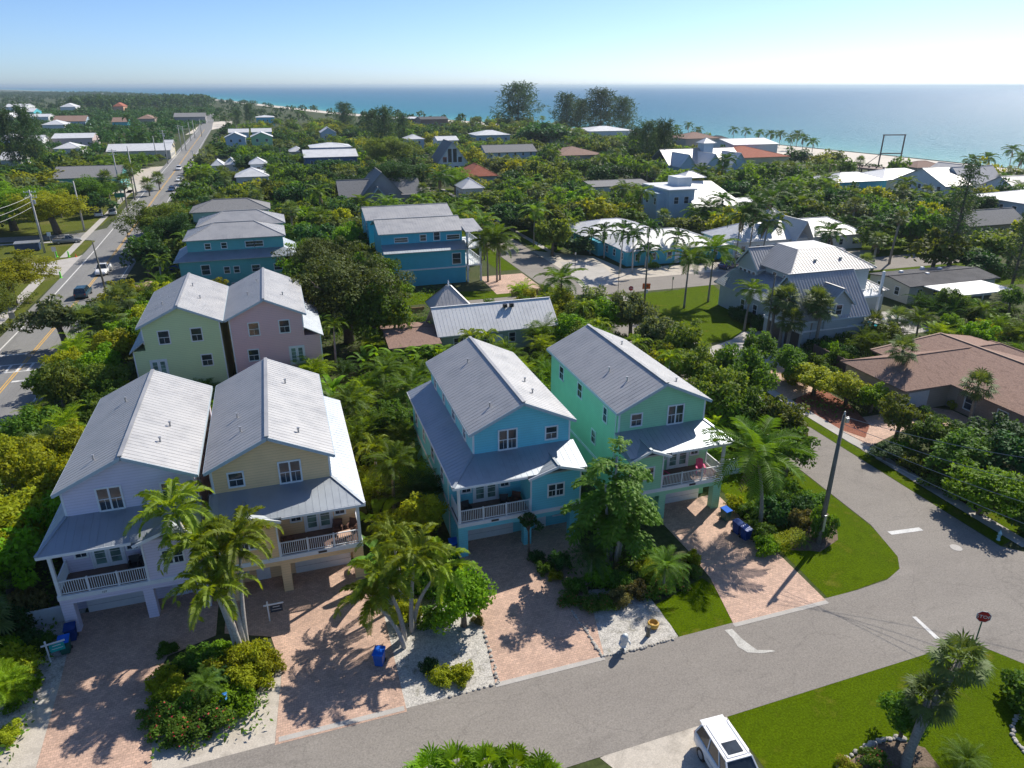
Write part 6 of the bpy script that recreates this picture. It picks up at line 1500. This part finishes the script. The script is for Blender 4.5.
mb = MB(); mb.box(1.4,1.9,1.3,1.4,9.6,9.7); mb.box(1.6,1.85,1.2,1.45,9.3,9.65); mb.lathe([(.06,0),(.08,.1),(.04,.3)],6,(1.45,1.35,9.9)); mb.build('bracket', M['galv'], t)
mb = MB(); mb.box(-.09,.09,-.27,-.2,1.2,2.6); mb.build('conduit', M['galv'], t)
PX, PY = a.x+1.45, a.y+1.35
def wire(p, q, sag, label, r=.018):
    p, q = Vector(p), Vector(q); mb = MB(); n = 24
    mb.tube([p.lerp(q, i/n)-Vector((0,0,4*sag*(i/n)*(1-i/n))) for i in range(n+1)], r, 4, cap=False); o = mb.build('wire', M['wire']); tag(o, label, 'wire', 'overhead wires'); return o
for i, (z0, v1, zz) in enumerate(((9.8,453,9.0),(9.2,477,8.4),(8.6,499,7.9),(8.1,522,7.4))):
    q = P(1060, v1+[6,9,10,11][i], zz); d = (q-Vector((PX,PY,z0))); wire((PX,PY,z0), Vector((PX,PY,z0))+d*1.2, .5, ['topmost','second','third','lowest'][i]+' overhead wire from the wooden pole towards the right edge')
for i, (ub, vb, vt, lb) in enumerate(((45,253,190,'nearest tall concrete pole on the left park lawn'),(41.6,236,194,'second concrete pole just behind the nearest one'),(84.6,231,181,'concrete pole in the park beside the parked trucks'),(122.6,201,149,'concrete pole at the far end of the park sidewalk'),(136.7,195,146,'concrete pole where the side street meets the main road'),(168,164,130,'concrete pole left of the main road beyond the cars'),(157,160,136,'short concrete pole by the long white-roofed building'),(182,151,125,'far concrete pole of a pair left of the road bend'),(186,150,126,'right concrete pole of the far pair at the road bend'),(196,172,150,'street lamp pole right of the main road among trees'),(191,141,122,'farther pole beyond the far pair'),(195,138,120,'farthest pole visible along the main road'),(202,137,119,'most distant right pole beside the beach path'))):
    a = P(ub, vb, 0); lo, hi = 2, 25
    for _ in range(30):
        q = (lo+hi)/2
        if proj(a.x, a.y, q)[1] > vt: lo = q
        else: hi = q
    pole(a.x, a.y, lo, M['concpole'], lb, .24, 2 if i in (0,1,3,5,7,8) else 0, tr=i in (0,5), lamp=i in (9, 2))
for (u, v, z) in ((0,215,11),(0,225,10),(0,233,9)):
    q = P(29,197,11); wire((P(45,253).x, P(45,253).y, 11.5-(11-z)), P(-10, v, z)+Vector((-6,0,0)), .8, ['highest','middle','lowest'][11-z]+' wire at the left edge from the nearest concrete pole', .03)
a = P(107,296,0); pole(a.x, a.y, 9.0, M['woodpole'], 'wooden pole at the right side of the main road near the pickup', .17, lean=(-.3,0))
a = P(644,306,0); pole(a.x, a.y, 9.8, M['woodpole'], 'dark wooden pole at the corner lawn beside the STOP sign', .16)
a = P(765,345,0); pole(a.x, a.y, 9.5, M['woodpole'], 'dark pole in front of the mansion garage', .14)
for u, v, h, lb in ((672,290,2.3,'thin metal post at the back edge of the corner lawn'),(618,291,3.6,'dark sign post at the parking corner'),(575,268,3.0,'thin post left of the parking corner')):
    x, y = atp(u, v); t = empty('sign_post', (x, y, 0), 0, lb, 'post'); mb = MB(); mb.tube([(0,0,0),(0,0,h)], .05, 6); mb.build('pole', M['black'], t); mb = MB(); mb.box(-.15,.15,-.06,-.05,h-.5,h); mb.build('plate', M['galv'], t)
# hydrant, mailboxes
x, y = atp(998, 540); t = empty('fire_hydrant', (x, y, 0), 0, 'pale blue fire hydrant beside the right sidewalk', 'hydrant')
mb = MB(); mb.lathe([(.14,0),(.14,.06),(.10,.07),(.10,.55),(.14,.56),(.14,.62),(.10,.72),(.04,.8),(.04,.88)], 12); hb = simple('hydrant_paint', (0.30,0.52,0.56), .5); mb.build('body', hb, t, True)
for s in (-1, 1): mb = MB(); mb.tube([(s*.08,0,.42),(s*.2,0,.42)], .055, 10); mb.build('outlet', hb, t)
x, y = atp(623, 650); t = empty('mailbox', (x, y, 0), R(-10), 'white sea-animal shaped mailbox on the gravel bed by the street', 'mailbox')
mb = MB(); mb.tube([(0,0,0),(0,.02,.3),(0,-.02,.7),(0,-.1,1.05),(0,-.22,1.3),(0,-.34,1.36)], [.24,.20,.24,.26,.18,.06], 14); mb.build('body', simple('mailbox_white', (0.62,0.66,0.66), .4), t, True)
for s in (-1,1): mb = MB(); mb.tube([(s*.2,-.05,.85),(s*.34,-.2,.7),(s*.3,-.32,.62)], [.07,.06,.02], 8); mb.build('flipper', MATS['mailbox_white'], t, True)
x, y = atp(648, 636); t = empty('garden_stump', (x, y, 0), 0, 'small wooden stump stand next to the white mailbox', 'stump'); mb = MB(); mb.lathe([(.16,0),(.13,.3),(.12,.75)], 9); mb.build('post', M['woodpole'], t)
x, y = atp(653, 627); mb = MB(); mb.lathe([(.05,0),(.32,.05),(.38,.3),(.30,.42),(.26,.30),(.2,.2)], 14, (x, y, .0)); o = mb.build('garden_pot', simple('yellow_pot', (0.55,0.33,0.05), .6), smooth=True); tag(o, 'round yellow pot on the white gravel bed', 'pot')
x, y = atp(229, 712); t = empty('mailbox', (x, y, 0), 0, 'blue sea-horse shaped mailbox post in front of the flower bed', 'mailbox')
bs = simple('mailbox_blue', (0.04,0.22,0.55), .4); mb = MB(); mb.tube([(0,0,0),(.12,0,.25),(-.08,0,.6),(.06,0,1.0),(.0,0,1.35),(-.16,0,1.4)], [.06,.12,.15,.13,.11,.03], 10); mb.build('body', bs, t, True); mb = MB(); mb.slab([(-.1,-.02,.55),(-.4,-.02,.7),(-.35,.02,.95),(-.08,.02,.85)], .03); mb.build('fin', bs, t)
# rocks along gravel beds
def rocks(name, label, pts, n, s, mat, seed):
    r = random.Random(seed)
    for i in range(n):
        t = i/(n-1)*(len(pts)-1); k = min(len(pts)-2, int(t)); a = Vector(pts[k]).lerp(Vector(pts[k+1]), t-k); mb = MB(); q = s*r.uniform(.7,1.3)
        mb.lathe([(.3*q,0),(.55*q,.15*q),(.45*q,.4*q),(.15*q,.52*q)], 6); o = mb.build(name, mat, loc=(a.x+r.uniform(-.05,.05), a.y+r.uniform(-.05,.05), .01), rz=r.uniform(0,6)); o.scale = (1, r.uniform(.7,1.2), 1); tag(o, label, 'rock', label)
ROCK = simple('edging_rock', (0.40,0.38,0.34), .9, var=.25, scale=5)
rocks('edging_rock', 'one of the small stones edging the gravel bed by the sky blue house driveway', px([(572,612),(590,637),(602,657),(640,649),(672,640)]), 46, .2, ROCK, 1)
rocks('edging_rock', 'one of the small stones edging the gravel right of the blue bin', [(8.6,38),(9.25,35),(9.1,31.5),(8.9,29.95),(6,29.9)], 34, .2, ROCK, 2)
rocks('edging_rock', 'one of the pale stones ringing the bed in the lower right lawn', px([(838,768),(862,748),(880,742),(895,738),(905,740)]), 22, .28, ROCK, 3)
rocks('edging_rock', 'one of the pale stones at the right edge of the lower lawn', px([(1024,712),(1014,722),(1012,738),(1024,752)]), 14, .28, ROCK, 4)
sheet('mulch_bed', px([(842,768),(864,750),(882,743),(900,740),(925,748),(940,768)]), z1+.006, 'mulchb'); 
x, y = atp(487, 668); 
# low wooden planter walls and fences
def fence(name, label, pts, h, mat, sp=2.0, cat='fence', post=.08):
    t = empty(name, (0,0,0), 0, label, cat)
    for a, b in zip(pts, pts[1:]):
        a = Vector((*a,0)); b = Vector((*b,0)); d = (b-a).normalized(); n = max(1, round((b-a).length/sp))
        mb = MB(); mb.beam(a+Vector((0,0,h*.5)), b+Vector((0,0,h*.5)), .04, h-.1); mb.build('panel', mat, t)
        mb = MB(); mb.beam(a+Vector((0,0,h)), b+Vector((0,0,h)), .1, .06); mb.build('rail', mat, t)
        for i in range(n+1):
            p = a.lerp(b, i/n); mb = MB(); mb.box(p.x-post, p.x+post, p.y-post, p.y+post, 0, h+.1); mb.build('post', mat, t)
    return t
fence('vinyl_fence', 'low white wall beside the lavender house at the left', [(-16.2,43.6),(-24,43.6)], 1.2, M['white'])
fence('vinyl_fence', 'pale teal fence behind the ranch house at the right edge', [(84.8,66),(84.8,40)], 1.9, simple('teal_fence', (0.28,0.45,0.44), .5))
fence('vinyl_fence', 'white fence section right of the mint green house', [(32.4,46.5),(36.5,46.5)], 1.6, M['white'])
fence('wooden_fence', 'brown wooden fence beside the mansion and the ranch house', [(62.5,68.6),(62.5,61.2)], 1.8, M['deck'])
fence('wooden_fence', 'dark board fence beside the lime house', [(-17.5,76),(-21,76)], 1.8, M['woodpole'])
woodw = simple('retaining_wood', (0.34,0.20,0.09), .8)
fence('planter_wall', 'low orange-brown timber wall left of the low cottage', [(12,104),(19.5,104)], .7, woodw, cat='planter wall'); fence('planter_wall', 'low orange-brown timber wall by the cross street', [(35,107.8),(39.5,107.8)], .8, woodw, cat='planter wall')
fence('vinyl_fence', 'white low wall behind the bright blue house garden', [(6,117),(17,117)], 1.3, M['white'])
# pool, pool furniture
p1, p2 = (73.8,74.2), (80.2,80.4)
o = sheet('pool', rect(73.6,80.8,75.0,79.6), z3, 'white', kind=None); bpy.data.objects.remove(o)
sheet('pool_deck', rect(72.4,87,72.4,82), z2, 'conc')
t = empty('swimming_pool', (0,0,0), 0, 'turquoise swimming pool beside the mansion', 'pool'); pw = simple('pool_water', (0.02,0.30,0.36), .05, var=.1, spec=.6)
mb = MB(); mb.box(73.6,80.8,75.0,79.6,.0,.03+.03); mb.build('water', pw, t); mb = MB()
for q in ((73.3,73.6,74.7,79.9),(80.8,81.1,74.7,79.9),(73.6,80.8,74.7,75.0),(73.6,80.8,79.6,79.9)): mb.box(*q,0,.12)
mb.build('coping', M['conc'], t)
mb = MB(); mb.box(78.8,80.8,79.0,81.0,0,.5); mb.build('spa', M['white'], t)
def lounger(x, y, rz, col, label, nm='pool_lounger'):
    t = empty(nm, (x, y, 0), rz, label, 'lounger', 'pool loungers'); mb = MB(); mb.slab([(-.3,-.9,.35),(.3,-.9,.35),(.3,.3,.35),(-.3,.3,.35)], .1); mb.slab([(-.3,.3,.35),(.3,.3,.35),(.3,.9,.75),(-.3,.9,.75)], .1); mb.build('cushion', col, t)
    for s, q in ((-1,-1),(1,-1),(-1,1),(1,1)): mb = MB(); mb.box(s*.25-.03,s*.25+.03,q*.6-.03,q*.6+.03,0,.28); mb.build('leg', M['black'], t)
cb = simple('lounger_blue', (0.03,0.07,0.16), .7)
for i in range(3): lounger(82.6+i*1.3, 77.5, R(10), cb, ['left','middle','right'][i]+' dark blue lounger beside the mansion pool')
# porch chairs
def wicker(x, y, z, rz, mat, label, cat='chair'):
    t = empty('armchair', (x, y, z), rz, label, cat, 'porch seats'); mb = MB(); mb.box(-.3,.3,-.28,.3,.12,.4); bevel(mb.build('seat', mat, t), .05)
    mb = MB(); mb.slab([(-.32,.22,.38),(.32,.22,.38),(.34,.38,.9),(-.34,.38,.9)], .1); bevel(mb.build('backrest', mat, t), .04)
    for s in (-1,1): mb = MB(); mb.box(s*.3-.05,s*.3+.05,-.28,.3,.1,.62); bevel(mb.build('armrest', mat, t), .03)
    return t
WK = simple('wicker_brown', (0.10,0.045,0.03), .8); BK = simple('chair_black', (0.02,0.02,0.022), .6); PK = simple('chair_pink', (0.62,0.05,0.20), .5); TAN = simple('tan_cushion', (0.50,0.33,0.24), .8)
wicker(-2.0, 43.3, 2.93, R(200), WK, 'brown wicker chair at the left end of the peach porch'); wicker(1.35, 43.9, 2.93, R(-10), WK, 'brown wicker chair right of the peach porch door'); wicker(2.35, 43.7, 2.93, R(-30), WK, 'brown wicker chair in the right corner of the peach porch')
t = empty('porch_table', (1.75, 42.9, 2.93), R(10), 'low tan table between the wicker chairs on the peach porch', 'table'); mb = MB(); mb.box(-.5,.5,-.35,.35,.42,.48); mb.build('top', TAN, t)
for s, q in ((-1,-1),(1,-1),(-1,1),(1,1)): mb = MB(); mb.box(s*.44-.03,s*.44+.03,q*.3-.03,q*.3+.03,0,.42); mb.build('leg', WK, t)
wicker(-11.6, 43.7, 2.93, R(0), BK, 'left black chair on the lavender porch'); wicker(-10.8, 43.6, 2.93, R(20), BK, 'right black chair on the lavender porch')
wicker(10.6, 43.4, 2.93, R(10), BK, 'black chair left of the sky blue porch door'); wicker(13.5, 43.4, 2.93, R(-10), BK, 'black chair right of the sky blue porch door'); wicker(14.4, 43.5, 2.93, R(-30), WK, 'rounded wicker seat in the right corner of the sky blue porch')
def adirondack(x, y, z, rz, label):
    t = empty('adirondack_chair', (x, y, z), rz, label, 'chair', 'porch seats'); mb = MB()
    for i in range(5): mb.slab([(-.28+i*.112,-.3,.38),(-.18+i*.112,-.3,.38),(-.18+i*.112,.25,.22),(-.28+i*.112,.25,.22)], .03)
    mb.build('seat', PK, t); mb = MB()
    for i in range(5): h = .95+.1*math.sin(math.pi*(i+.5)/5); mb.slab([(-.28+i*.112,.22,.25),(-.18+i*.112,.22,.25),(-.18+i*.112,.5,h),(-.28+i*.112,.5,h)], .03)
    mb.build('backrest', PK, t)
    for s in (-1,1):
        mb = MB(); mb.box(s*.34-.06,s*.34+.06,-.35,.4,.52,.56); mb.build('armrest', PK, t); mb = MB(); mb.box(s*.34-.03,s*.34+.03,-.32,-.25,0,.52); mb.build('leg', PK, t)
    return t
adirondack(26.8, 43.3, 2.93, R(15), 'pink slatted chair at the left end of the mint porch'); adirondack(30.2, 43.4, 2.93, R(-20), 'pink slatted chair right of the mint porch door')
# ---------------------------------------------------------------- vehicles
def wheel(t, x, y, r=.36, w=.24, sc=1.0):
    e = MB(); e.tube([(x, y-w/2, r), (x, y+w/2, r)], r, 16); o = e.build('wheel', M['black'], t)
    h = MB(); s = 1 if y > 0 else -1; h.tube([(x, y+s*w*.46, r), (x, y+s*(w*.5+.012), r)], r*.62, 12); h.build('rim', M['galv'], o)
def loft(mb, st):
    n = len(st[0]); b = len(mb.v)
    for s in st: mb.v += [tuple(p) for p in s]
    for i in range(len(st)-1):
        for j in range(n):
            k = (j+1)%n; mb.f.append((b+i*n+j, b+(i+1)*n+j, b+(i+1)*n+k, b+i*n+k)); mb.m.append(mb.cur)
    mb.f.append(tuple(b+j for j in range(n))); mb.m.append(mb.cur); mb.f.append(tuple(b+(len(st)-1)*n+j for j in range(n))[::-1]); mb.m.append(mb.cur)
CG = glassmat('car_glass', (0.015,0.02,0.025), .06, .9)
def car(x, y, rz, col, label, kind='suv', cat='car', detail=True, name='parked_car'):
    """x axis = forward"""
    t = empty(name, (x, y, 0), rz, label, cat); pm = simple('car_'+col[0], col[1], .25, var=.03)
    Lh, W, belt, roof = {'suv': (2.4,.97,1.08,1.78), 'sedan': (2.3,.9,.92,1.42), 'pickup': (2.8,1.0,1.12,1.85)}[kind]
    def sec(x, w, z0, zs, zt, wt): return [(x,-w*.92,z0),(x,-w,z0+.18),(x,-w,zs),(x,-wt,zt),(x,wt,zt),(x,w,zs),(x,w,z0+.18),(x,w*.92,z0)]
    mb = MB(); hz = belt-.04
    loft(mb, [sec(-Lh,W*.86,.42,.80,belt-.05,W*.76), sec(-Lh+.15,W*.97,.32,.92,belt,W*.90), sec(-Lh+.6,W,.27,.95,belt,W*.93), sec(0,W,.26,.95,belt,W*.93), sec(Lh*.42,W,.26,.92,belt-.02,W*.90), sec(Lh*.72,W*.99,.28,.84,hz-.08,W*.84), sec(Lh*.92,W*.93,.32,.72,hz-.2,W*.74), sec(Lh,W*.82,.40,.62,hz-.34,W*.66)])
    b = mb.build('body', pm, t, True); bevel(b, .03, 2)
    c0, c1, r0, r1 = {'suv': (-Lh+.12,Lh*.40,-Lh+.38,Lh*.10), 'sedan': (-Lh*.72,Lh*.42,-Lh*.42,Lh*.08), 'pickup': (-Lh*.14,Lh*.46,-Lh*.06,Lh*.2)}[kind]
    g = MB(); wb, wr = W*.90, W*.72
    def gs(x, w, z): return [(x,-w,belt-.05),(x,-w+(0),belt-.05),(x,w,belt-.05)]
    q = [(c0,-wb,belt-.04),(c1,-wb,belt-.04),(c1,wb,belt-.04),(c0,wb,belt-.04),(r0,-wr,roof-.06),(r1,-wr,roof-.06),(r1,wr,roof-.06),(r0,wr,roof-.06)]
    k = len(g.v); g.v += q
    for f in ((3,2,1,0),(4,5,6,7),(0,1,5,4),(1,2,6,5),(2,3,7,6),(3,0,4,7)): g.f.append(f); g.m.append(0)
    g.build('windows', CG, t)
    rf = MB(); rf.slab([(r0-.06,-wr-.02,roof-.03),(r1+.04,-wr-.02,roof-.03),(r1+.04,wr+.02,roof-.03),(r0-.06,wr+.02,roof-.03)], .06); rf.slab([(r0+.1,-wr+.15,roof+.005),(r1-.1,-wr+.15,roof+.005),(r1-.1,wr-.15,roof+.005),(r0+.1,wr-.15,roof+.005)], .04)
    ro = rf.build('roof', pm, t); bevel(ro, .03, 2)
    pl = MB()
    for s in (-1, 1):
        xs = [(c0+.02,r0),(c1-.02,r1)]
        mids = [0.38, .72] if kind == 'suv' else [.5]
        for a_, b_ in xs: pl.beam((a_, s*(wb+.005), belt-.04), (b_, s*(wr+.01), roof-.06), .09, .07, up=(0,s,0))
        for m in mids: xa = c0+(c1-c0)*m; xb = r0+(r1-r0)*m; pl.beam((xa, s*(wb+.005), belt-.04), (xb, s*(wr+.01), roof-.06), .08, .04, up=(0,s,0))
    pl.build('pillar', pm, t)
    wx = Lh*.60; 
    for a_ in (-wx, wx):
        for s in (-1, 1): wheel(t, a_, s*(W-.10))
    for s in (-1, 1):
        m = MB(); m.box(Lh*.36,Lh*.36+.14,s*(W+.02),s*(W+.22),belt+.02,belt+.18); bevel(m.build('mirror', pm, t), .03)
        h = MB(); h.box(Lh*.93,Lh*.99,s*W*.50,s*W*.76,.62,.76); h.build('headlight', simple('headlight_glass', (.7,.7,.7), .1), t)
        h = MB(); h.box(-Lh-.012,-Lh+.1,s*W*.66,s*W*.87,.72,.96); h.build('tail_light', simple('tail_light_red', (.35,.01,.01), .3), t)
    if kind == 'suv' and detail:
        m = MB(); m.box(r1-.95,r1-.25,-.42,.42,roof+.006,roof+.018); m.build('sunroof', CG, t)
        for s in (-1,1): m = MB(); m.tube([(r0+.1,s*(wr-.02),roof+.0),(r0+.2,s*(wr-.02),roof+.06),(r1-.2,s*(wr-.02),roof+.06),(r1-.1,s*(wr-.02),roof)], .02, 6); m.build('roof_rail', M['galv'], t)
        for s in (-1,1):
            m = MB(); m.box(-.9,.9,s*(W+.002),s*(W+.012),.70,.74); m.build('side_moulding', M['galv'], t)
        m = MB(); m.box(-Lh-.02,-Lh+.12,-W*.8,W*.8,.36,.56); bevel(m.build('rear_bumper', pm, t), .04)
        m = MB(); m.box(r0-.3,r0-.02,-wr*.95,wr*.95,roof-.12,roof-.06); m.build('spoiler', pm, t)
    if kind == 'pickup':
        m = MB(); m.box(-Lh+.12,c0-.1,-W*.78,W*.78,belt-.02,belt+.004); m.build('bed', M['black'], t)
    return t
WH = ('white', (.78,.79,.80)); a = P(704.4, 723, 1.76); b = P(723.6, 718.3, 1.76); c = P(729, 762, 1.76)
mid = (a+b)/2; dirv = (P(740.3, 760, 1.76)-mid); dirv.z = 0; dirv.normalize(); ang = math.atan2(dirv.y, dirv.x)
ctr = mid+dirv*2.05; car(ctr.x, ctr.y, ang, WH, 'white sport utility vehicle with sunroof parked at the bottom edge')
def acar(u, v, rz, col, label, kind='suv', **k): x, y = atp(u, v); return car(x, y, R(rz), col, label, kind, detail=False, **k)
acar(104, 273, -90, WH, 'white pickup truck driving near the centre of the main road', 'pickup', name='pickup_truck', cat='pickup truck'); acar(84, 296, 90, ('darkteal', (.02,.06,.09)), 'dark blue car behind the white pickup on the main road', 'suv')
acar(99, 216, 100, WH, 'left white truck parked on the park lawn', 'pickup', name='pickup_truck', cat='pickup truck'); acar(113, 214.5, 100, WH, 'right white van parked on the park lawn', 'suv')
acar(179, 170, -92, WH, 'farthest white car on the main road', 'suv'); acar(180, 181, -92, WH, 'white sedan in the middle of the far main road queue', 'sedan'); acar(172, 191, -92, ('blue', (.03,.07,.16)), 'blue car nearest in the far main road queue', 'sedan'); acar(187, 173, 88, ('black', (.03,.03,.035)), 'dark car at the right of the far main road queue', 'suv'); acar(187, 187, 88, ('silver', (.5,.52,.54)), 'silver car half hidden by trees right of the main road', 'sedan')
acar(68, 243, 10, ('grey', (.3,.3,.3)), 'small grey truck on the side street at the park', 'pickup', name='pickup_truck', cat='pickup truck'); acar(728, 268, 20, ('navy', (.02,.04,.12)), 'navy car parked left of the mansion', 'sedan'); acar(838, 256, 60, ('navy', (.02,.04,.12)), 'navy car parked under trees behind the mansion', 'suv'); acar(174, 270, 10, ('blue2', (.02,.10,.35)), 'bright blue car parked beside the teal three-storey house', 'suv')
acar(1006, 300, 0, WH, 'white car under trees at the right edge', 'sedan') if False else None
# blue dumpster, green figures, cone
x, y = atp(29, 251); t = empty('dumpster', (x, y, 0), R(5), 'dark blue container on the park lawn beside the side street', 'container'); mb = MB(); mb.box(-2.2,2.2,-1.0,1.0,.2,1.7); bevel(mb.build('body', simple('container_blue', (.03,.06,.13), .5), t), .05); mb = MB(); mb.slab([(-2.3,-1.1,1.85),(2.3,-1.1,1.85),(2.3,1.1,2.0),(-2.3,1.1,2.0)], .12); mb.build('lid', M['galv'], t)
LG = simple('neon_green', (.18,.75,.05), .6)
for i, (u, v, lb) in enumerate(((57,257,'left neon green bollard at the park driveway'),(69,257,'right neon green bollard at the park driveway'),(61,278,'neon green bollard on the grass strip beside the main road'))):
    x, y = atp(u, v); t = empty('bollard', (x, y, 0), 0, lb, 'bollard'); mb = MB(); mb.lathe([(.30,0),(.30,.05),(.16,.1),(.13,1.1),(.05,1.2)], 8); mb.build('post', LG, t)
x, y = atp(76, 257); mb = MB(); mb.lathe([(.28,0),(.28,.04),(.15,.06),(.03,.7)], 8, (x, y, 0)); o = mb.build('traffic_cone', MATS['sign_orange']); tag(o, 'orange traffic cone beside the neon bollards', 'cone')
for u, v, h, c, lb in ((57,262,3.0,'galv','small dark sign on the grass strip near the park driveway'),(16,330,2.6,'galv','roadside sign on the lawn strip at the left edge'),(51,243,2.4,'white','white sign post on the park lawn'),(129,262,2.8,'galv','yellow-topped sign at the right side of the main road')):
    x, y = atp(u, v); t = empty('road_sign', (x, y, 0), R(-8), lb, 'road sign'); mb = MB(); mb.box(-.04,.04,-.04,.04,0,h); mb.build('post', M['galv'], t); mb = MB(); mb.box(-.4,.4,-.07,-.045,h-.9,h); mb.build('plate', M[c], t)
x, y = atp(121, 203); t = empty('street_sign', (x, y, 0), 0, 'green board sign at the far end of the park', 'sign'); mb = MB(); mb.box(-.06,.06,-.06,.06,0,3); mb.build('post', M['galv'], t); mb = MB(); mb.box(-1.3,1.3,-.1,-.06,1.6,2.9); mb.build('board', simple('sign_green', (.01,.22,.17), .5), t)
# beach swing frame, boardwalk
a = P(889, 164, 2); t = empty('swing_frame', (a.x, a.y, 0), R(-12), 'tall dark timber beach frame standing before the water', 'beach frame'); ds = simple('dark_timber', (.10,.08,.07), .8)
for s in (-4.6, 4.6): mb = MB(); mb.box(s-.2,s+.2,-.2,.2,0,13.5); mb.build('post', ds, t)
for z in (6.0, 13.2): mb = MB(); mb.box(-4.9,4.9,-.25,.25,z,z+.4); mb.build('beam', ds, t)
mb = MB(); mb.tube([(-4.6,0,6),(-12,0,0.5)], .12, 6); mb.build('brace', ds, t)
a = P(828, 168, 2); b = P(905, 176, 2); t = empty('boardwalk', (0,0,0), 0, 'long brown timber boardwalk between the aqua house and the beach', 'boardwalk')
mb = MB(); mb.beam((a.x,a.y,3.4),(b.x,b.y,3.4), 6, .5); mb.build('deck', M['deck'], t)
for i in range(12): p = a.lerp(b, i/11); mb = MB(); mb.box(p.x-.2,p.x+.2,p.y-.2,p.y+.2,0,4.4); mb.build('post', M['deck'], t)
mb = MB(); d_ = (b-a).normalized(); mb.beam((a.x-1.5,a.y-2.4,4.4),(b.x-1.5,b.y-2.4,4.4), .2, .2); mb.build('rail', M['deck'], t)
# wall lettering shapes on the teal shop front (illegible sea-life mural strokes)
# house band above: nothing else
# ---------------------------------------------------------------- labels for the plants
LM = [('the lavender house',120,520),('the peach house',275,500),('the sky blue house',505,450),('the mint green house',640,420),('the lime house',175,340),('the pink house',270,325),('the teal three-roof block',235,240),('the bright blue house',420,250),('the low cottage',490,315),('the mansion',800,285),('the ranch house',950,370),('the aqua motel',660,245),('the white-roofed resort building',780,225),('the modern white house',690,190),('the dark flat-roofed house',940,280),('the long aqua beach house',855,175),('the white gabled beach house',945,172),('the blue house at the right edge',1005,210),('the grey fish-scale gable house',365,180),('the navy house',330,150),('the red tile villa',760,155),('the blue many-gabled house',705,150),('the glass gable house',450,152),('the teal shopfront',85,180),('the pinkish house',72,142),('the pale blue and green twin houses',248,140),('the long white-roofed building',140,148),('the park poles',60,220),('the main road cars',180,180),('the main road crosswalk',20,365),('the main road pickup',104,270),('the corner lawn pole',820,540),('the lower right lawn',840,720),('the STOP sign',975,625),('the corner lawn by the motel',690,310),('the tall sea-front pines',590,115),('the lone tall pine',517,110),('the beach frame',900,150),('the brown hip-roofed house',580,150),('the brick red roof',482,170),('the red mulch bed',830,410),('the blue bin',379,655),('the hanging teal sign',52,650),('the left driveways',210,640),('the large olive oak',345,290),('the swimming pool',857,325),('the small side street',440,200),('the shingled aqua house',512,148),('the far beachfront buildings',420,122),('the white terrace building',755,143),('the navy beach mansion',700,138),('the grey bungalow',985,222),('the far left white houses',20,112),('the lower left edge',15,690),('the right street',870,480),('the sidewalk frangipanis',965,460),('the brown-roofed long house',70,122),('the annex roof',728,187),('the cross street',930,262)]
ORD = ['first','second','third','fourth','fifth','sixth','seventh','eighth','ninth','tenth','eleventh','twelfth','thirteenth','fourteenth','fifteenth','sixteenth','seventeenth','eighteenth','nineteenth','twentieth']
grp = {}
for q in PL:
    q['u'], q['v'] = proj(q['x'], q['y'], q['z']*.6)
    o = q['o']; o['category'] = {'tree': 'tree', 'palm': 'palm tree', 'shrub': 'shrub', 'palm clump': 'palm', 'banana-leaved plant': 'plant', 'pine': 'pine tree'}[q['kind']]
    o['group'] = {'tree': 'broadleaf trees', 'palm': 'palm trees', 'shrub': 'garden shrubs', 'palm clump': 'areca palm clumps', 'banana-leaved plant': 'banana-leaved plants', 'pine': 'beach pines'}[q['kind']]
    if q['label']: o['label'] = q['label']; continue
    n = min(LM, key=lambda l: (l[1]-q['u'])**2+((l[2]-q['v'])*1.3)**2); dx, dy = q['u']-n[1], q['v']-n[2]
    rel = ('right of' if dx > 0 else 'left of') if abs(dx) > abs(dy)*1.1 else ('in front of' if dy > 0 else 'behind')
    big_ = '' if q['kind'] not in ('tree', 'palm') else ('tall ' if q['z'] > (6.6 if q['kind'] == 'tree' else 7.5) else 'small ' if q['z'] < 4.6 else '')
    grp.setdefault((big_+q['adj']+' '+q['kind'], rel, n[0]), []).append(q)
for (what, rel, lm), qs in grp.items():
    qs.sort(key=lambda q: q['u'])
    for i, q in enumerate(qs):
        q['o']['label'] = f'{what} {rel} {lm}' if len(qs) == 1 else f'{ORD[min(i,19)]} from left, {what} {rel} {lm}'
# ---------------------------------------------------------------- the air
HZ = True
if HZ:
    mb = MB(); mb.box(-33000, 48000, -3200, 46000, -2.0, 46.0); o = mb.build('haze', [])
    m = bpy.data.materials.new('haze_air'); t = nt(m); ou = N(t, 'ShaderNodeOutputMaterial'); v = N(t, 'ShaderNodeVolumePrincipled')
    v.inputs['Color'].default_value = (0.60, 0.74, 0.84, 1); v.inputs['Density'].default_value = 0.00011; v.inputs['Anisotropy'].default_value = 0.3
    L(t, v, 'Volume', ou, 'Volume'); o.data.materials.append(m); o['kind'] = 'stuff'; o['label'] = 'thin pale sea haze filling the air over the town'; o['category'] = 'haze'
